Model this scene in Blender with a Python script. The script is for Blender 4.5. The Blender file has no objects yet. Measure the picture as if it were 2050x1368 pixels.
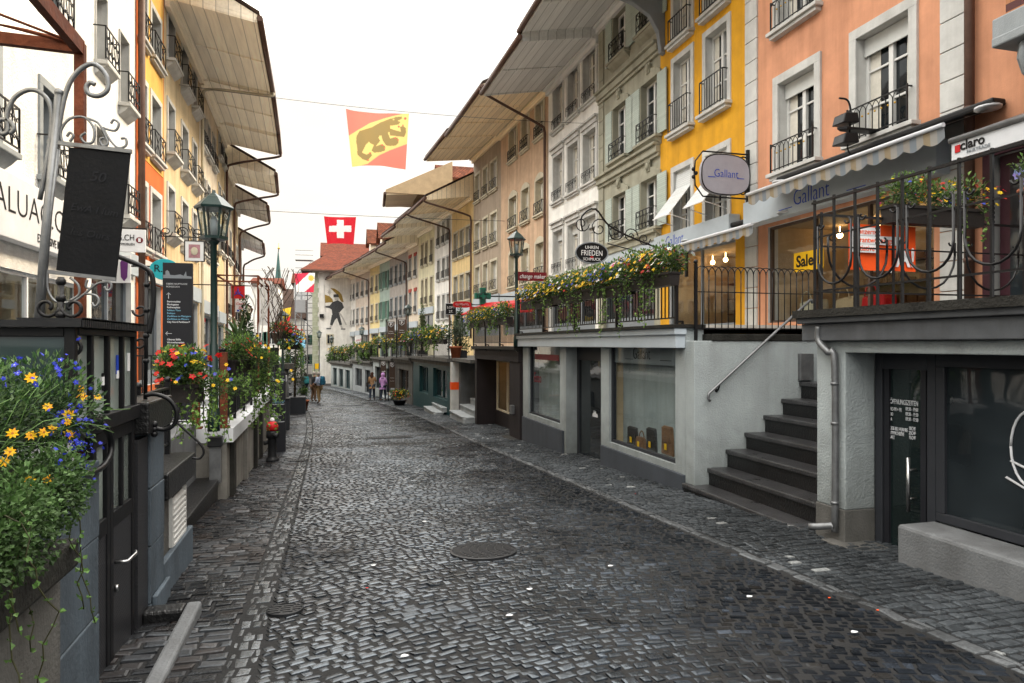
import bpy, math, random
import numpy as np
from math import radians, sin, cos, tan, atan, atan2, pi, sqrt
from mathutils import Vector, Matrix
random.seed(7)
rnd = random.Random(11)
C = bpy.context.scene.collection

# ------------------------------------------------------------------ survey of the place
EYE, F, CX, HY, YAW = 1.71, 1367.0, 1025.0, 690.0, radians(15.15)
RX, LX = 8.7, -4.2                       # house fronts right / left of the street
def bend(y): return 0.002*max(0.0, y-18)**2
def bendL(y): return 0.0013*max(0.0, y-18)**2
def bx(x0, y): return x0-(bend(y) if x0 > 0 else bendL(y))
def rz(y):
    if y < 18: return -0.05*y
    if y < 45: return -0.9-0.033*(y-18)
    return -1.791-0.02*(min(y, 95)-45)
FW = Vector((sin(YAW), cos(YAW), 0)); RT = Vector((cos(YAW), -sin(YAW), 0))
CAM = Vector((0, 0, EYE))
def ray(u, v): return FW + RT*((u-CX)/F) + Vector((0, 0, (HY-v)/F))
def aty(u, v, y): d = ray(u, v); return CAM + d*(y/d.y)
def atx(u, v, x): d = ray(u, v); return CAM + d*(x/d.x)
def atb(u, v, x0):                       # on the vertical sheet x = x0 - bend(y)
    d = ray(u, v); t = abs(x0/d.x)
    for _ in range(80):
        t = 0.5*t + 0.5*bx(x0, d.y*t)/d.x
    return CAM + d*t
def atbs(u, v, x0, hi=90.0):
    d = ray(u, v); a, b = 0.5, hi/d.y
    f = lambda t: d.x*t-bx(x0, d.y*t)
    s = 1 if f(a) > 0 else -1
    n = 400
    lo = a
    for i in range(1, n+1):
        t = a+(b-a)*i/n
        if f(t)*s < 0:
            hi_ = t
            for _ in range(40):
                m = (lo+hi_)/2
                if f(m)*s < 0: hi_ = m
                else: lo = m
            return CAM + d*lo
        lo = t
    return CAM + d*b
def atroad(u, v):
    d = ray(u, v); t = 5.0
    for _ in range(100):
        t = 0.5*t+0.5*(rz(d.y*t)-EYE)/d.z
    return CAM + d*t

# ------------------------------------------------------------------ materials
MATS = {}
def nodes(name):
    m = bpy.data.materials.new(name); m.use_nodes = True
    nt = m.node_tree; nt.nodes.clear()
    out = nt.nodes.new('ShaderNodeOutputMaterial')
    return m, nt, out
def N(nt, t, **kw):
    n = nt.nodes.new(t)
    for k, v in kw.items():
        if k in n.inputs: n.inputs[k].default_value = v
        else: setattr(n, k, v)
    return n
def L(nt, a, ao, b, bi): nt.links.new(a.outputs[ao], b.inputs[bi])
def mixc(nt, a, b, fac, mode='MIX'):
    n = nt.nodes.new('ShaderNodeMix'); n.data_type = 'RGBA'; n.blend_type = mode
    for idx, val in ((0, fac), (6, a), (7, b)):
        if hasattr(val, 'outputs') or isinstance(val, tuple) and len(val) == 2 and hasattr(val[0], 'outputs'):
            nd, o = val if isinstance(val, tuple) else (val, 0)
            nt.links.new(nd.outputs[o], n.inputs[idx])
        else:
            n.inputs[idx].default_value = val if idx == 0 else (*val, 1) if len(val) == 3 else val
    return (n, 2)
def basic(name, col, rough=0.6, var=0.25, scale=3.0, bump=0.15, bscale=40.0, metal=0.0, streak=0.0, spec=None, attr=False, splash=None):
    if name in MATS: return MATS[name]
    if spec is None: spec = .5 if metal > 0 or rough < .45 else .22
    m, nt, out = nodes(name)
    p = N(nt, 'ShaderNodeBsdfPrincipled'); p.inputs['Roughness'].default_value = rough
    p.inputs['Metallic'].default_value = metal; p.inputs['Specular IOR Level'].default_value = spec
    L(nt, p, 0, out, 0)
    tc = N(nt, 'ShaderNodeTexCoord')
    n1 = N(nt, 'ShaderNodeTexNoise', Scale=scale, Detail=6.0, Roughness=0.65); L(nt, tc, 'Object', n1, 'Vector')
    r = N(nt, 'ShaderNodeMapRange'); r.inputs[1].default_value = .3; r.inputs[2].default_value = .7
    r.inputs[3].default_value = 1-var; r.inputs[4].default_value = 1+var*.6
    L(nt, n1, 'Fac', r, 0)
    if attr:
        at = N(nt, 'ShaderNodeAttribute'); at.attribute_name = 'Col'; base = (at, 0)
        c = mixc(nt, (at, 0), (1, 1, 1), 0.0)
    else:
        c = None
    hs = N(nt, 'ShaderNodeHueSaturation'); L(nt, r, 0, hs, 'Value')
    if attr: nt.links.new(c[0].outputs[c[1]], hs.inputs['Color'])
    else: hs.inputs['Color'].default_value = (*col, 1)
    cur = (hs, 0)
    if streak > 0:
        mp = N(nt, 'ShaderNodeMapping'); mp.inputs['Scale'].default_value = (2.2, 2.2, .18); L(nt, tc, 'Object', mp, 0)
        n3 = N(nt, 'ShaderNodeTexNoise', Scale=1.6, Detail=5.0, Roughness=.6); L(nt, mp, 0, n3, 'Vector')
        rr = N(nt, 'ShaderNodeMapRange'); rr.inputs[1].default_value = .44; rr.inputs[2].default_value = .70
        rr.inputs[3].default_value = 0; rr.inputs[4].default_value = streak; L(nt, n3, 'Fac', rr, 0)
        cur = mixc(nt, cur, (col[0]*.45, col[1]*.42, col[2]*.4), (rr, 0))
    if splash:
        sx = N(nt, 'ShaderNodeSeparateXYZ'); L(nt, tc, 'Object', sx, 0)
        n5 = N(nt, 'ShaderNodeTexNoise', Scale=5.0, Detail=6.0); L(nt, tc, 'Object', n5, 'Vector')
        ad = N(nt, 'ShaderNodeMath', operation='MULTIPLY_ADD'); L(nt, n5, 'Fac', ad, 0); ad.inputs[1].default_value = -1.1; L(nt, sx, 'Z', ad, 2)
        rs = N(nt, 'ShaderNodeMapRange'); rs.inputs[1].default_value = splash[0]-.55; rs.inputs[2].default_value = splash[1]-.55; rs.inputs[3].default_value = .75; rs.inputs[4].default_value = 0; L(nt, ad, 0, rs, 0)
        cur = mixc(nt, cur, (col[0]*.32, col[1]*.31, col[2]*.29), (rs, 0))
    nt.links.new(cur[0].outputs[cur[1]], p.inputs['Base Color'])
    if bump > 0:
        n2 = N(nt, 'ShaderNodeTexNoise', Scale=bscale, Detail=4.0); L(nt, tc, 'Object', n2, 'Vector')
        b = N(nt, 'ShaderNodeBump', Strength=bump, Distance=.02); L(nt, n2, 'Fac', b, 'Height'); L(nt, b, 0, p, 'Normal')
        rr = N(nt, 'ShaderNodeMapRange'); rr.inputs[3].default_value = max(.04, rough-.1); rr.inputs[4].default_value = min(1, rough+.1)
        L(nt, n1, 'Fac', rr, 0); L(nt, rr, 0, p, 'Roughness')
    MATS[name] = m
    return m
def plaster(name, col, bump=.25, streak=.25, scale=1.2, bscale=55): return basic(name, col, .85, .22, scale, bump, bscale, 0, streak, .25)
def glassmat(name, tint=(.02, .026, .03), rough=.03):
    m, nt, out = nodes(name)
    p = N(nt, 'ShaderNodeBsdfPrincipled'); p.inputs['Roughness'].default_value = rough
    oi = N(nt, 'ShaderNodeObjectInfo'); tc = N(nt, 'ShaderNodeTexCoord')
    n = N(nt, 'ShaderNodeTexNoise', Scale=1.3, Detail=2.0); L(nt, tc, 'Object', n, 'Vector')
    rp = N(nt, 'ShaderNodeMapRange'); rp.inputs[3].default_value = .35; rp.inputs[4].default_value = 2.6; L(nt, oi, 'Random', rp, 0)
    mu = N(nt, 'ShaderNodeMath', operation='MULTIPLY'); L(nt, rp, 0, mu, 0); L(nt, n, 'Fac', mu, 1)
    hs = N(nt, 'ShaderNodeHueSaturation'); hs.inputs['Color'].default_value = (*tint, 1); L(nt, mu, 0, hs, 'Value')
    L(nt, hs, 0, p, 'Base Color')
    n2 = N(nt, 'ShaderNodeTexNoise', Scale=2.0, Detail=1.0); L(nt, tc, 'Object', n2, 'Vector')
    b = N(nt, 'ShaderNodeBump', Strength=.05, Distance=.1); L(nt, n2, 'Fac', b, 'Height'); L(nt, b, 0, p, 'Normal')
    L(nt, p, 0, out, 0); MATS[name] = m
    return m
def clearglass(name, refl=.08, tint=(.85, .9, .9)):
    m, nt, out = nodes(name)
    t = N(nt, 'ShaderNodeBsdfTransparent'); t.inputs[0].default_value = (*tint, 1)
    g = N(nt, 'ShaderNodeBsdfGlossy'); g.inputs['Roughness'].default_value = .02
    lw = N(nt, 'ShaderNodeLayerWeight'); lw.inputs[0].default_value = .5
    pw = N(nt, 'ShaderNodeMath', operation='POWER'); L(nt, lw, 'Facing', pw, 0); pw.inputs[1].default_value = 4.5
    ad = N(nt, 'ShaderNodeMath', operation='MULTIPLY_ADD'); L(nt, pw, 0, ad, 0); ad.inputs[1].default_value = .85; ad.inputs[2].default_value = .04+refl
    mx = N(nt, 'ShaderNodeMixShader'); L(nt, ad, 0, mx, 0); L(nt, t, 0, mx, 1); L(nt, g, 0, mx, 2); L(nt, mx, 0, out, 0)
    MATS[name] = m; return m
def emis(name, col, s):
    m, nt, out = nodes(name)
    e = N(nt, 'ShaderNodeEmission'); e.inputs[0].default_value = (*col, 1); e.inputs[1].default_value = s
    L(nt, e, 0, out, 0); MATS[name] = m; return m
def leafmat(name, trans=.3, rough=.55):
    m, nt, out = nodes(name)
    at = N(nt, 'ShaderNodeAttribute'); at.attribute_name = 'Col'
    p = N(nt, 'ShaderNodeBsdfPrincipled'); p.inputs['Roughness'].default_value = rough; L(nt, at, 0, p, 'Base Color')
    p.inputs['Specular IOR Level'].default_value = .35
    t = N(nt, 'ShaderNodeBsdfTranslucent'); L(nt, at, 0, t, 0)
    mx = N(nt, 'ShaderNodeMixShader'); mx.inputs[0].default_value = trans
    L(nt, p, 0, mx, 1); L(nt, t, 0, mx, 2); L(nt, mx, 0, out, 0); MATS[name] = m; return m
def boards(name, col, period=.2, axis='Y', rough=.6, dark=.45, var=.2):
    m, nt, out = nodes(name)
    p = N(nt, 'ShaderNodeBsdfPrincipled'); p.inputs['Roughness'].default_value = rough; L(nt, p, 0, out, 0)
    tc = N(nt, 'ShaderNodeTexCoord'); sx = N(nt, 'ShaderNodeSeparateXYZ'); L(nt, tc, 'Object', sx, 0)
    dv = N(nt, 'ShaderNodeMath', operation='DIVIDE'); L(nt, sx, axis, dv, 0); dv.inputs[1].default_value = period
    fr = N(nt, 'ShaderNodeMath', operation='FRACT'); L(nt, dv, 0, fr, 0)
    fl = N(nt, 'ShaderNodeMath', operation='FLOOR'); L(nt, dv, 0, fl, 0)
    wn = N(nt, 'ShaderNodeTexWhiteNoise'); wn.noise_dimensions = '1D'; L(nt, fl, 0, wn, 'W')
    ra = N(nt, 'ShaderNodeMapRange'); ra.inputs[3].default_value = 1-var; ra.inputs[4].default_value = 1+var*.5; L(nt, wn, 0, ra, 0)
    gp = N(nt, 'ShaderNodeMath', operation='COMPARE'); L(nt, fr, 0, gp, 0); gp.inputs[1].default_value = .5; gp.inputs[2].default_value = .455
    mp = N(nt, 'ShaderNodeMapping'); mp.inputs['Scale'].default_value = (.5, 6, 6) if axis != 'X' else (6, 6, .5); L(nt, tc, 'Object', mp, 0)
    ns = N(nt, 'ShaderNodeTexNoise', Scale=2.0, Detail=6.0); L(nt, mp, 0, ns, 'Vector')
    rb = N(nt, 'ShaderNodeMapRange'); rb.inputs[3].default_value = .75; rb.inputs[4].default_value = 1.2; L(nt, ns, 'Fac', rb, 0)
    mu = N(nt, 'ShaderNodeMath', operation='MULTIPLY'); L(nt, ra, 0, mu, 0); L(nt, rb, 0, mu, 1)
    hs = N(nt, 'ShaderNodeHueSaturation'); hs.inputs['Color'].default_value = (*col, 1); L(nt, mu, 0, hs, 'Value')
    c = mixc(nt, tuple(x*dark for x in col), (hs, 0), (gp, 0))
    nt.links.new(c[0].outputs[c[1]], p.inputs['Base Color'])
    b = N(nt, 'ShaderNodeBump', Strength=.5, Distance=.01); L(nt, gp, 0, b, 'Height'); L(nt, b, 0, p, 'Normal')
    MATS[name] = m; return m
def tiles(name, col):
    m, nt, out = nodes(name)
    p = N(nt, 'ShaderNodeBsdfPrincipled'); p.inputs['Roughness'].default_value = .85; p.inputs['Specular IOR Level'].default_value = .08; L(nt, p, 0, out, 0)
    tc = N(nt, 'ShaderNodeTexCoord')
    br = N(nt, 'ShaderNodeTexBrick', Scale=1.0); br.inputs['Brick Width'].default_value = .22; br.inputs['Row Height'].default_value = .2
    br.inputs['Mortar Size'].default_value = .018; br.inputs['Color1'].default_value = (*col, 1)
    br.inputs['Color2'].default_value = (col[0]*.5, col[1]*.55, col[2]*.6, 1); br.inputs['Mortar'].default_value = (col[0]*.15, col[1]*.15, col[2]*.15, 1)
    sx = N(nt, 'ShaderNodeSeparateXYZ'); L(nt, tc, 'Object', sx, 0); cb = N(nt, 'ShaderNodeCombineXYZ')
    a = N(nt, 'ShaderNodeMath', operation='ADD'); L(nt, sx, 'Y', a, 0); L(nt, sx, 'Z', a, 1)
    L(nt, sx, 'X', cb, 'X'); L(nt, a, 0, cb, 'Y'); L(nt, cb, 0, br, 'Vector')
    ns = N(nt, 'ShaderNodeTexNoise', Scale=1.5, Detail=6.0); L(nt, tc, 'Object', ns, 'Vector')
    rb = N(nt, 'ShaderNodeMapRange'); rb.inputs[3].default_value = .45; rb.inputs[4].default_value = 1.6; L(nt, ns, 'Fac', rb, 0)
    hs = N(nt, 'ShaderNodeHueSaturation'); L(nt, br, 'Color', hs, 'Color'); L(nt, rb, 0, hs, 'Value'); L(nt, hs, 0, p, 'Base Color')
    b = N(nt, 'ShaderNodeBump', Strength=.8, Distance=.03); L(nt, br, 'Color', b, 'Height'); L(nt, b, 0, p, 'Normal')
    MATS[name] = m; return m
def cobblemat(name, r0=.22, r1=.55, gain=1.0, wet=1.3):
    m, nt, out = nodes(name)
    p = N(nt, 'ShaderNodeBsdfPrincipled'); L(nt, p, 0, out, 0)
    at = N(nt, 'ShaderNodeAttribute'); at.attribute_name = 'Col'
    tc = N(nt, 'ShaderNodeTexCoord')
    n0 = N(nt, 'ShaderNodeTexNoise', Scale=.55, Detail=4.0, Roughness=.6); L(nt, tc, 'Object', n0, 'Vector')
    n1 = N(nt, 'ShaderNodeTexNoise', Scale=38.0, Detail=6.0, Roughness=.7); L(nt, tc, 'Object', n1, 'Vector')
    rr = N(nt, 'ShaderNodeMapRange'); rr.inputs[1].default_value = .38; rr.inputs[2].default_value = .62
    rr.inputs[3].default_value = r0; rr.inputs[4].default_value = r1; L(nt, n0, 'Fac', rr, 0)
    r2 = N(nt, 'ShaderNodeMapRange'); r2.inputs[3].default_value = -.12; r2.inputs[4].default_value = .14; L(nt, n1, 'Fac', r2, 0)
    ad = N(nt, 'ShaderNodeMath', operation='ADD'); L(nt, rr, 0, ad, 0); L(nt, r2, 0, ad, 1); L(nt, ad, 0, p, 'Roughness')
    rv = N(nt, 'ShaderNodeMapRange'); rv.inputs[1].default_value = .3; rv.inputs[2].default_value = .7
    rv.inputs[3].default_value = .55*gain; rv.inputs[4].default_value = 1.5*gain; L(nt, n1, 'Fac', rv, 0)
    rw = N(nt, 'ShaderNodeMapRange'); rw.inputs[1].default_value = .35; rw.inputs[2].default_value = .68
    rw.inputs[3].default_value = .6; rw.inputs[4].default_value = 1.35; L(nt, n0, 'Fac', rw, 0)
    mu = N(nt, 'ShaderNodeMath', operation='MULTIPLY'); L(nt, rv, 0, mu, 0); L(nt, rw, 0, mu, 1)
    hs = N(nt, 'ShaderNodeHueSaturation'); L(nt, at, 0, hs, 'Color'); L(nt, mu, 0, hs, 'Value'); L(nt, hs, 0, p, 'Base Color')
    b = N(nt, 'ShaderNodeBump', Strength=.4, Distance=.010); L(nt, n1, 'Fac', b, 'Height'); L(nt, b, 0, p, 'Normal')
    sx = N(nt, 'ShaderNodeSeparateXYZ'); L(nt, tc, 'Object', sx, 0)          # wetter towards the worn middle of the lane
    w1 = N(nt, 'ShaderNodeMath', operation='SUBTRACT'); L(nt, sx, 'X', w1, 0); w1.inputs[1].default_value = .9
    w2 = N(nt, 'ShaderNodeMath', operation='ABSOLUTE'); L(nt, w1, 0, w2, 0)
    w3 = N(nt, 'ShaderNodeMapRange'); w3.inputs[1].default_value = .5; w3.inputs[2].default_value = 3.0; w3.inputs[3].default_value = .16; w3.inputs[4].default_value = -.14; L(nt, w2, 0, w3, 0)
    n4 = N(nt, 'ShaderNodeTexNoise', Scale=.8, Detail=5.0, Roughness=.65); L(nt, tc, 'Object', n4, 'Vector')
    w4 = N(nt, 'ShaderNodeMath', operation='ADD'); L(nt, n4, 'Fac', w4, 0); L(nt, w3, 0, w4, 1)
    w5 = N(nt, 'ShaderNodeMapRange'); w5.inputs[1].default_value = .42; w5.inputs[2].default_value = .72; w5.inputs[3].default_value = .12; w5.inputs[4].default_value = wet; L(nt, w4, 0, w5, 0)
    L(nt, w5, 0, p, 'Specular IOR Level'); p.inputs['Specular Tint'].default_value = (.74, .87, 1, 1)
    MATS[name] = m; return m
def paint(name):                         # colour comes from the mesh's own painted colours
    m, nt, out = nodes(name)
    p = N(nt, 'ShaderNodeBsdfPrincipled'); p.inputs['Roughness'].default_value = .75
    at = N(nt, 'ShaderNodeAttribute'); at.attribute_name = 'Col'; L(nt, at, 0, p, 'Base Color')
    tr = N(nt, 'ShaderNodeBsdfTranslucent'); L(nt, at, 0, tr, 0)
    mx = N(nt, 'ShaderNodeMixShader'); mx.inputs[0].default_value = .4 if 'cloth' in name else 0
    L(nt, p, 0, mx, 1); L(nt, tr, 0, mx, 2); L(nt, mx, 0, out, 0)
    MATS[name] = m; return m
def M(n): return MATS[n]

basic('iron', (.005, .005, .006), .42, .3, 8, .12, 60, spec=.3)
basic('darkmetal', (.014, .0145, .016), .45, .25, 4, .06, 60)
basic('anthracite', (.026, .028, .033), .55, .12, 2, .04, 60)
basic('galv', (.17, .175, .18), .42, .3, 7, .1, 30, .6)
basic('steel', (.45, .45, .45), .3, .2, 8, .05, 40, 1.0)
basic('rust', (.14, .040, .018), .75, .5, 6, .3, 30)
basic('copperpipe', (.10, .055, .04), .5, .35, 3, .1, 20)
basic('lampgreen', (.006, .024, .021), .35, .3, 6, .08, 40)
basic('wframe', (.62, .62, .60), .5, .1, 3, .03, 40)
basic('greyframe', (.20, .22, .24), .5, .12, 3, .03, 40)
basic('stone_grey', (.26, .28, .29), .8, .2, 2.5, .25, 60, 0, .3)
basic('stone_pale', (.52, .52, .50), .8, .18, 2.5, .2, 60, 0, .3)
basic('stone_cream', (.55, .50, .38), .8, .18, 2.5, .2, 60, 0, .25)
basic('stone_tread_lit', (.034, .034, .036), .3, .5, 4, .5, 45, 0, .5)  # paler copy of the stair stone: light on the wet tops put into colour
basic('stone_blue', (.075, .095, .115), .6, .35, 3, .25, 30, 0, .5)
basic('stone_wet', (.0085, .0085, .009), .34, .5, 3, .5, 45, 0, .4, spec=.35)
basic('concrete', (.10, .097, .09), .8, .35, 2, .4, 50, 0, .55)
basic('concrete_pale', (.13, .135, .14), .75, .3, 2, .35, 50, 0, .45)
basic('concrete_dark', (.022, .021, .018), .7, .6, 4, .6, 40, 0, .6)
basic('black', (.004, .004, .005), .5, .2, 5, .05, 40, spec=.25)
basic('slate', (.005, .0055, .007), .6, .35, 5, .12, 40, spec=.12)
basic('signdark', (.014, .0145, .018), .5, .12, 3, .03, 40, spec=.25)
basic('white', (.72, .72, .72), .6, .08, 3, .03, 40)
basic('offwhite', (.55, .56, .58), .55, .1, 3, .05, 40)
basic('fascia', (.40, .45, .49), .5, .12, 1.5, .04, 40)
basic('red', (.45, .012, .015), .5, .2, 4, .05, 40)
basic('plumdoor', (.05, .018, .025), .45, .3, 4, .05, 40)
basic('concrete_left', (.20, .19, .17), .8, .35, 2, .4, 50, 0, .6)
basic('tanboard', (.40, .29, .17), .7, .2)
basic('darkred', (.16, .012, .018), .5, .2, 4, .05, 40)
basic('orange', (.80, .085, .01), .6, .15, 4, .08, 15)
basic('yellow', (.72, .42, .01), .6, .15, 4, .05, 40)
basic('blue', (.02, .06, .42), .5, .15, 4, .05, 40)
basic('turq', (.02, .33, .38), .5, .15, 4, .05, 40)
basic('pharma', (.0, .13, .075), .4, .3, 6, .1, 30)
basic('gold', (.55, .33, .05), .35, .2, 6, .05, 40, .9)
basic('bounce_paving', (.50, .47, .42), .8, .2, 2, .2, 40)  # unseen terrace tops made pale to bounce light up to the eaves
basic('terracotta', (.28, .085, .04), .75, .25, 5, .15, 40)
basic('brownsign', (.075, .05, .038), .5, .15, 4, .05, 40)
basic('brownplaster', (.018, .014, .015), .7, .25, 2, .15, 50, 0, .3)
basic('plinthgrey', (.05, .057, .068), .75, .2, 2, .35, 70, 0, .3)
basic('palewall', (.33, .365, .37), .85, .16, 1.5, .5, 45, 0, .32, splash=(-.2, 1.0))
basic('tealpaint', (.012, .045, .05), .5, .3, 3, .1, 40)
basic('slabgrey', (.085, .09, .097), .6, .3, 2, .15, 40, 0, .4)
basic('lavender', (.34, .33, .37), .5, .1)
basic('bark', (.07, .05, .035), .85, .4, 6, .5, 25)
basic('birch', (.55, .53, .50), .7, .3, 8, .2, 25)
basic('trough', (.018, .015, .014), .55, .3, 5, .1, 40)
basic('skin', (.50, .27, .19), .55, .15, 8, .05, 60)
basic('leather', (.16, .085, .045), .5, .35, 6, .15, 40)
basic('leather_dark', (.02, .018, .018), .4, .3, 6, .15, 40)
basic('wood', (.14, .07, .035), .6, .35, 6, .2, 20)
basic('dirt', (.012, .012, .0125), .8, .4, 3, .5, 40)
glassmat('glass'); glassmat('glass_pale', (.27, .31, .285), .08); glassmat('glass_green', (.03, .05, .05))  # glass_pale: reflections in the cellar panes put into the tint
clearglass('shopglass', .015); clearglass('lampglass', .05, (.75, .8, .8))
basic('blind', (.55, .56, .54), .7, .1, 3, .05, 40)
basic('curtain', (.60, .57, .50), .9, .15, 6, .1, 40)
boards('soffit_cream', (.98, .90, .74), .32, 'Y', .6, .6, .1)
boards('soffit_gold', (.98, .82, .58), .26, 'Y', .6, .55, .12)
boards('soffit_grey', (.66, .66, .65), .3, 'Y', .6, .55, .12)
boards('soffit_dim', (.62, .59, .54), .25, 'Y', .6, .45)
boards('shutter_green', (.40, .46, .41), .055, 'Z', .6, .35, .05)
boards('shutter_dark', (.05, .14, .10), .055, 'Z', .6, .35, .05)
boards('blind_slat', (.60, .62, .62), .05, 'Z', .6, .45, .05)
boards('planks', (.06, .035, .022), .12, 'X', .6, .3)
tiles('rooftile', (.13, .030, .013)); tiles('rooftile_dark', (.06, .036, .026)); tiles('shingle', (.15, .05, .028))
leafmat('leaf', .3); leafmat('petal', .35, .6); paint('flagcloth'); paint('mural')
cobblemat('cobble', .08, .36, .22); cobblemat('pave', .16, .45, .30, .9); cobblemat('gutterstone', .05, .25, .55, 2.2); cobblemat('pave_right', .2, .5, .62, .8)
emis('warmlamp', (1, .62, .28), 28); emis('warmglow', (1, .5, .15), 1.1)
basic('warmwall', (.42, .31, .19), .8, .2, 3, .05, 40)

# ------------------------------------------------------------------ mesh builder
INFO = {}                                # object -> world matrix of its thing
class MB:
    def __init__(s): s.V = []; s.F = []; s.K = []; s.I = []; s.S = []
    def add(s, vs, fs, col=None, mi=0, smooth=False):
        b = len(s.V); s.V.extend([tuple(v) for v in vs])
        for f in fs:
            s.F.append(tuple(b+i for i in f)); s.K.append(col); s.I.append(mi); s.S.append(smooth)
        return s
    def quad(s, a, b, c, d, col=None, mi=0): return s.add((a, b, c, d), ((0, 1, 2, 3),), col, mi)
    def box(s, x0, x1, y0, y1, z0, z1, col=None, mi=0):
        v = [(x, y, z) for x in (x0, x1) for y in (y0, y1) for z in (z0, z1)]
        return s.add(v, ((0, 1, 3, 2), (4, 6, 7, 5), (0, 4, 5, 1), (2, 3, 7, 6), (0, 2, 6, 4), (1, 5, 7, 3)), col, mi)
    def obox(s, c, ax, ay, az, col=None, mi=0):      # centre and three half-axis vectors
        c, ax, ay, az = map(Vector, (c, ax, ay, az))
        v = [c+ax*i+ay*j+az*k for i in (-1, 1) for j in (-1, 1) for k in (-1, 1)]
        return s.add(v, ((0, 1, 3, 2), (4, 6, 7, 5), (0, 4, 5, 1), (2, 3, 7, 6), (0, 2, 6, 4), (1, 5, 7, 3)), col, mi)
    def bar(s, a, b, w, h=None, up=(0, 0, 1), col=None, mi=0):
        a, b = Vector(a), Vector(b); h = h or w; d = b-a
        if d.length < 1e-6: return s
        u = Vector(up); x = d.cross(u)
        if x.length < 1e-5: x = d.cross(Vector((1, 0, 0)))
        x.normalize(); u = x.cross(d).normalized()
        return s.obox((a+b)/2, d/2, x*w/2, u*h/2, col, mi)
    def prism(s, pts, off, col=None, mi=0):           # planar outline (3d points) pushed along off
        n = len(pts); off = Vector(off); p = [Vector(q) for q in pts]
        vs = p+[q+off for q in p]
        fs = [tuple(range(n-1, -1, -1)), tuple(range(n, 2*n))]+[(i, (i+1) % n, n+(i+1) % n, n+i) for i in range(n)]
        return s.add(vs, fs, col, mi)
    def tube(s, pts, r, n=6, closed=False, col=None, mi=0, caps=True):
        P = [Vector(p) for p in pts]; m = len(P)
        if m < 2: return s
        R = r if isinstance(r, (list, tuple)) else [r]*m
        vs = []; prev = None
        for i in range(m):
            if closed: d = P[(i+1) % m]-P[i-1]
            else: d = P[min(i+1, m-1)]-P[max(i-1, 0)]
            if d.length < 1e-9: d = Vector((0, 0, 1))
            d.normalize()
            if prev is None:
                a = Vector((0, 0, 1)) if abs(d.z) < .9 else Vector((1, 0, 0))
                x = d.cross(a).normalized()
            else:
                x = prev-d*prev.dot(d)
                x = x.normalized() if x.length > 1e-6 else d.orthogonal().normalized()
            prev = x; y = d.cross(x)
            for k in range(n):
                t = 2*pi*k/n; vs.append(P[i]+x*(R[i]*cos(t))+y*(R[i]*sin(t)))
        fs = []
        for i in range(m if closed else m-1):
            j = (i+1) % m
            for k in range(n): fs.append((i*n+k, i*n+(k+1) % n, j*n+(k+1) % n, j*n+k))
        s.add(vs, fs, col, mi, True)
        if caps and not closed:
            b = len(s.V)-len(vs)
            s.F.append(tuple(b+k for k in range(n-1, -1, -1))); s.K.append(col); s.I.append(mi); s.S.append(False)
            s.F.append(tuple(b+(m-1)*n+k for k in range(n))); s.K.append(col); s.I.append(mi); s.S.append(False)
        return s
    def lathe(s, prof, c, n=12, col=None, mi=0, smooth=True, ph=0.0):
        c = Vector(c); vs = [c+Vector((r*cos(2*pi*k/n+ph), r*sin(2*pi*k/n+ph), z)) for r, z in prof for k in range(n)]
        fs = [(i*n+k, i*n+(k+1) % n, (i+1)*n+(k+1) % n, (i+1)*n+k) for i in range(len(prof)-1) for k in range(n)]
        fs += [tuple(range(n-1, -1, -1)), tuple((len(prof)-1)*n+k for k in range(n))]
        s.add(vs, fs, col, mi, smooth); s.S[-1] = s.S[-2] = False
        return s
    def ball(s, c, r, n=8, sc=(1, 1, 1), col=None, mi=0):
        c = Vector(c); m = max(4, n//2+1); vs = []
        for i in range(m+1):
            a = pi*i/m
            for k in range(n):
                t = 2*pi*k/n
                vs.append(c+Vector((r*sc[0]*max(sin(a), 1e-3)*cos(t), r*sc[1]*max(sin(a), 1e-3)*sin(t), r*sc[2]*cos(a))))
        s.add(vs, [(i*n+k, (i+1)*n+k, (i+1)*n+(k+1) % n, i*n+(k+1) % n) for i in range(m) for k in range(n)], col, mi, True)
        return s
    def build(s, name, mat, parent=None, local=False, label=None, bevel=0):
        me = bpy.data.meshes.new(name); V = s.V
        if parent is not None and not local:
            im = INFO[parent].inverted(); V = [tuple(im @ Vector(v)) for v in V]
        me.from_pydata(V, [], s.F)
        mats = mat if isinstance(mat, (list, tuple)) else [mat]
        for m in mats: me.materials.append(MATS[m] if isinstance(m, str) else m)
        me.polygons.foreach_set('material_index', s.I); me.polygons.foreach_set('use_smooth', s.S)
        if any(k is not None for k in s.K):
            at = me.color_attributes.new('Col', 'FLOAT_COLOR', 'CORNER')
            arr = []
            for f, k in zip(s.F, s.K):
                k = k or (.5, .5, .5); arr.extend([k[0], k[1], k[2], 1.0]*len(f))
            at.data.foreach_set('color', arr)
        me.update()
        o = bpy.data.objects.new(name, me); C.objects.link(o)
        if parent is not None: o.parent = parent; INFO[o] = INFO[parent]
        else: INFO[o] = Matrix.Identity(4)
        if label: o['label'] = label
        if bevel:
            b = o.modifiers.new('bevel', 'BEVEL'); b.width = bevel; b.segments = 2; b.limit_method = 'ANGLE'
        return o
def thing(name, label, cat, loc=(0, 0, 0), rot=0.0, group=None):
    o = bpy.data.objects.new(name, None); C.objects.link(o); o.empty_display_size = .1
    o.location = loc; o.rotation_euler = (0, 0, rot)
    o['label'] = label; o['category'] = cat
    if group: o['group'] = group
    INFO[o] = Matrix.Translation(Vector(loc)) @ Matrix.Rotation(rot, 4, 'Z')
    return o
def tag(o, label, cat, group=None):
    o['label'] = label; o['category'] = cat
    if group: o['group'] = group
    return o
def struct(o): o['kind'] = 'structure'; return o
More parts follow.
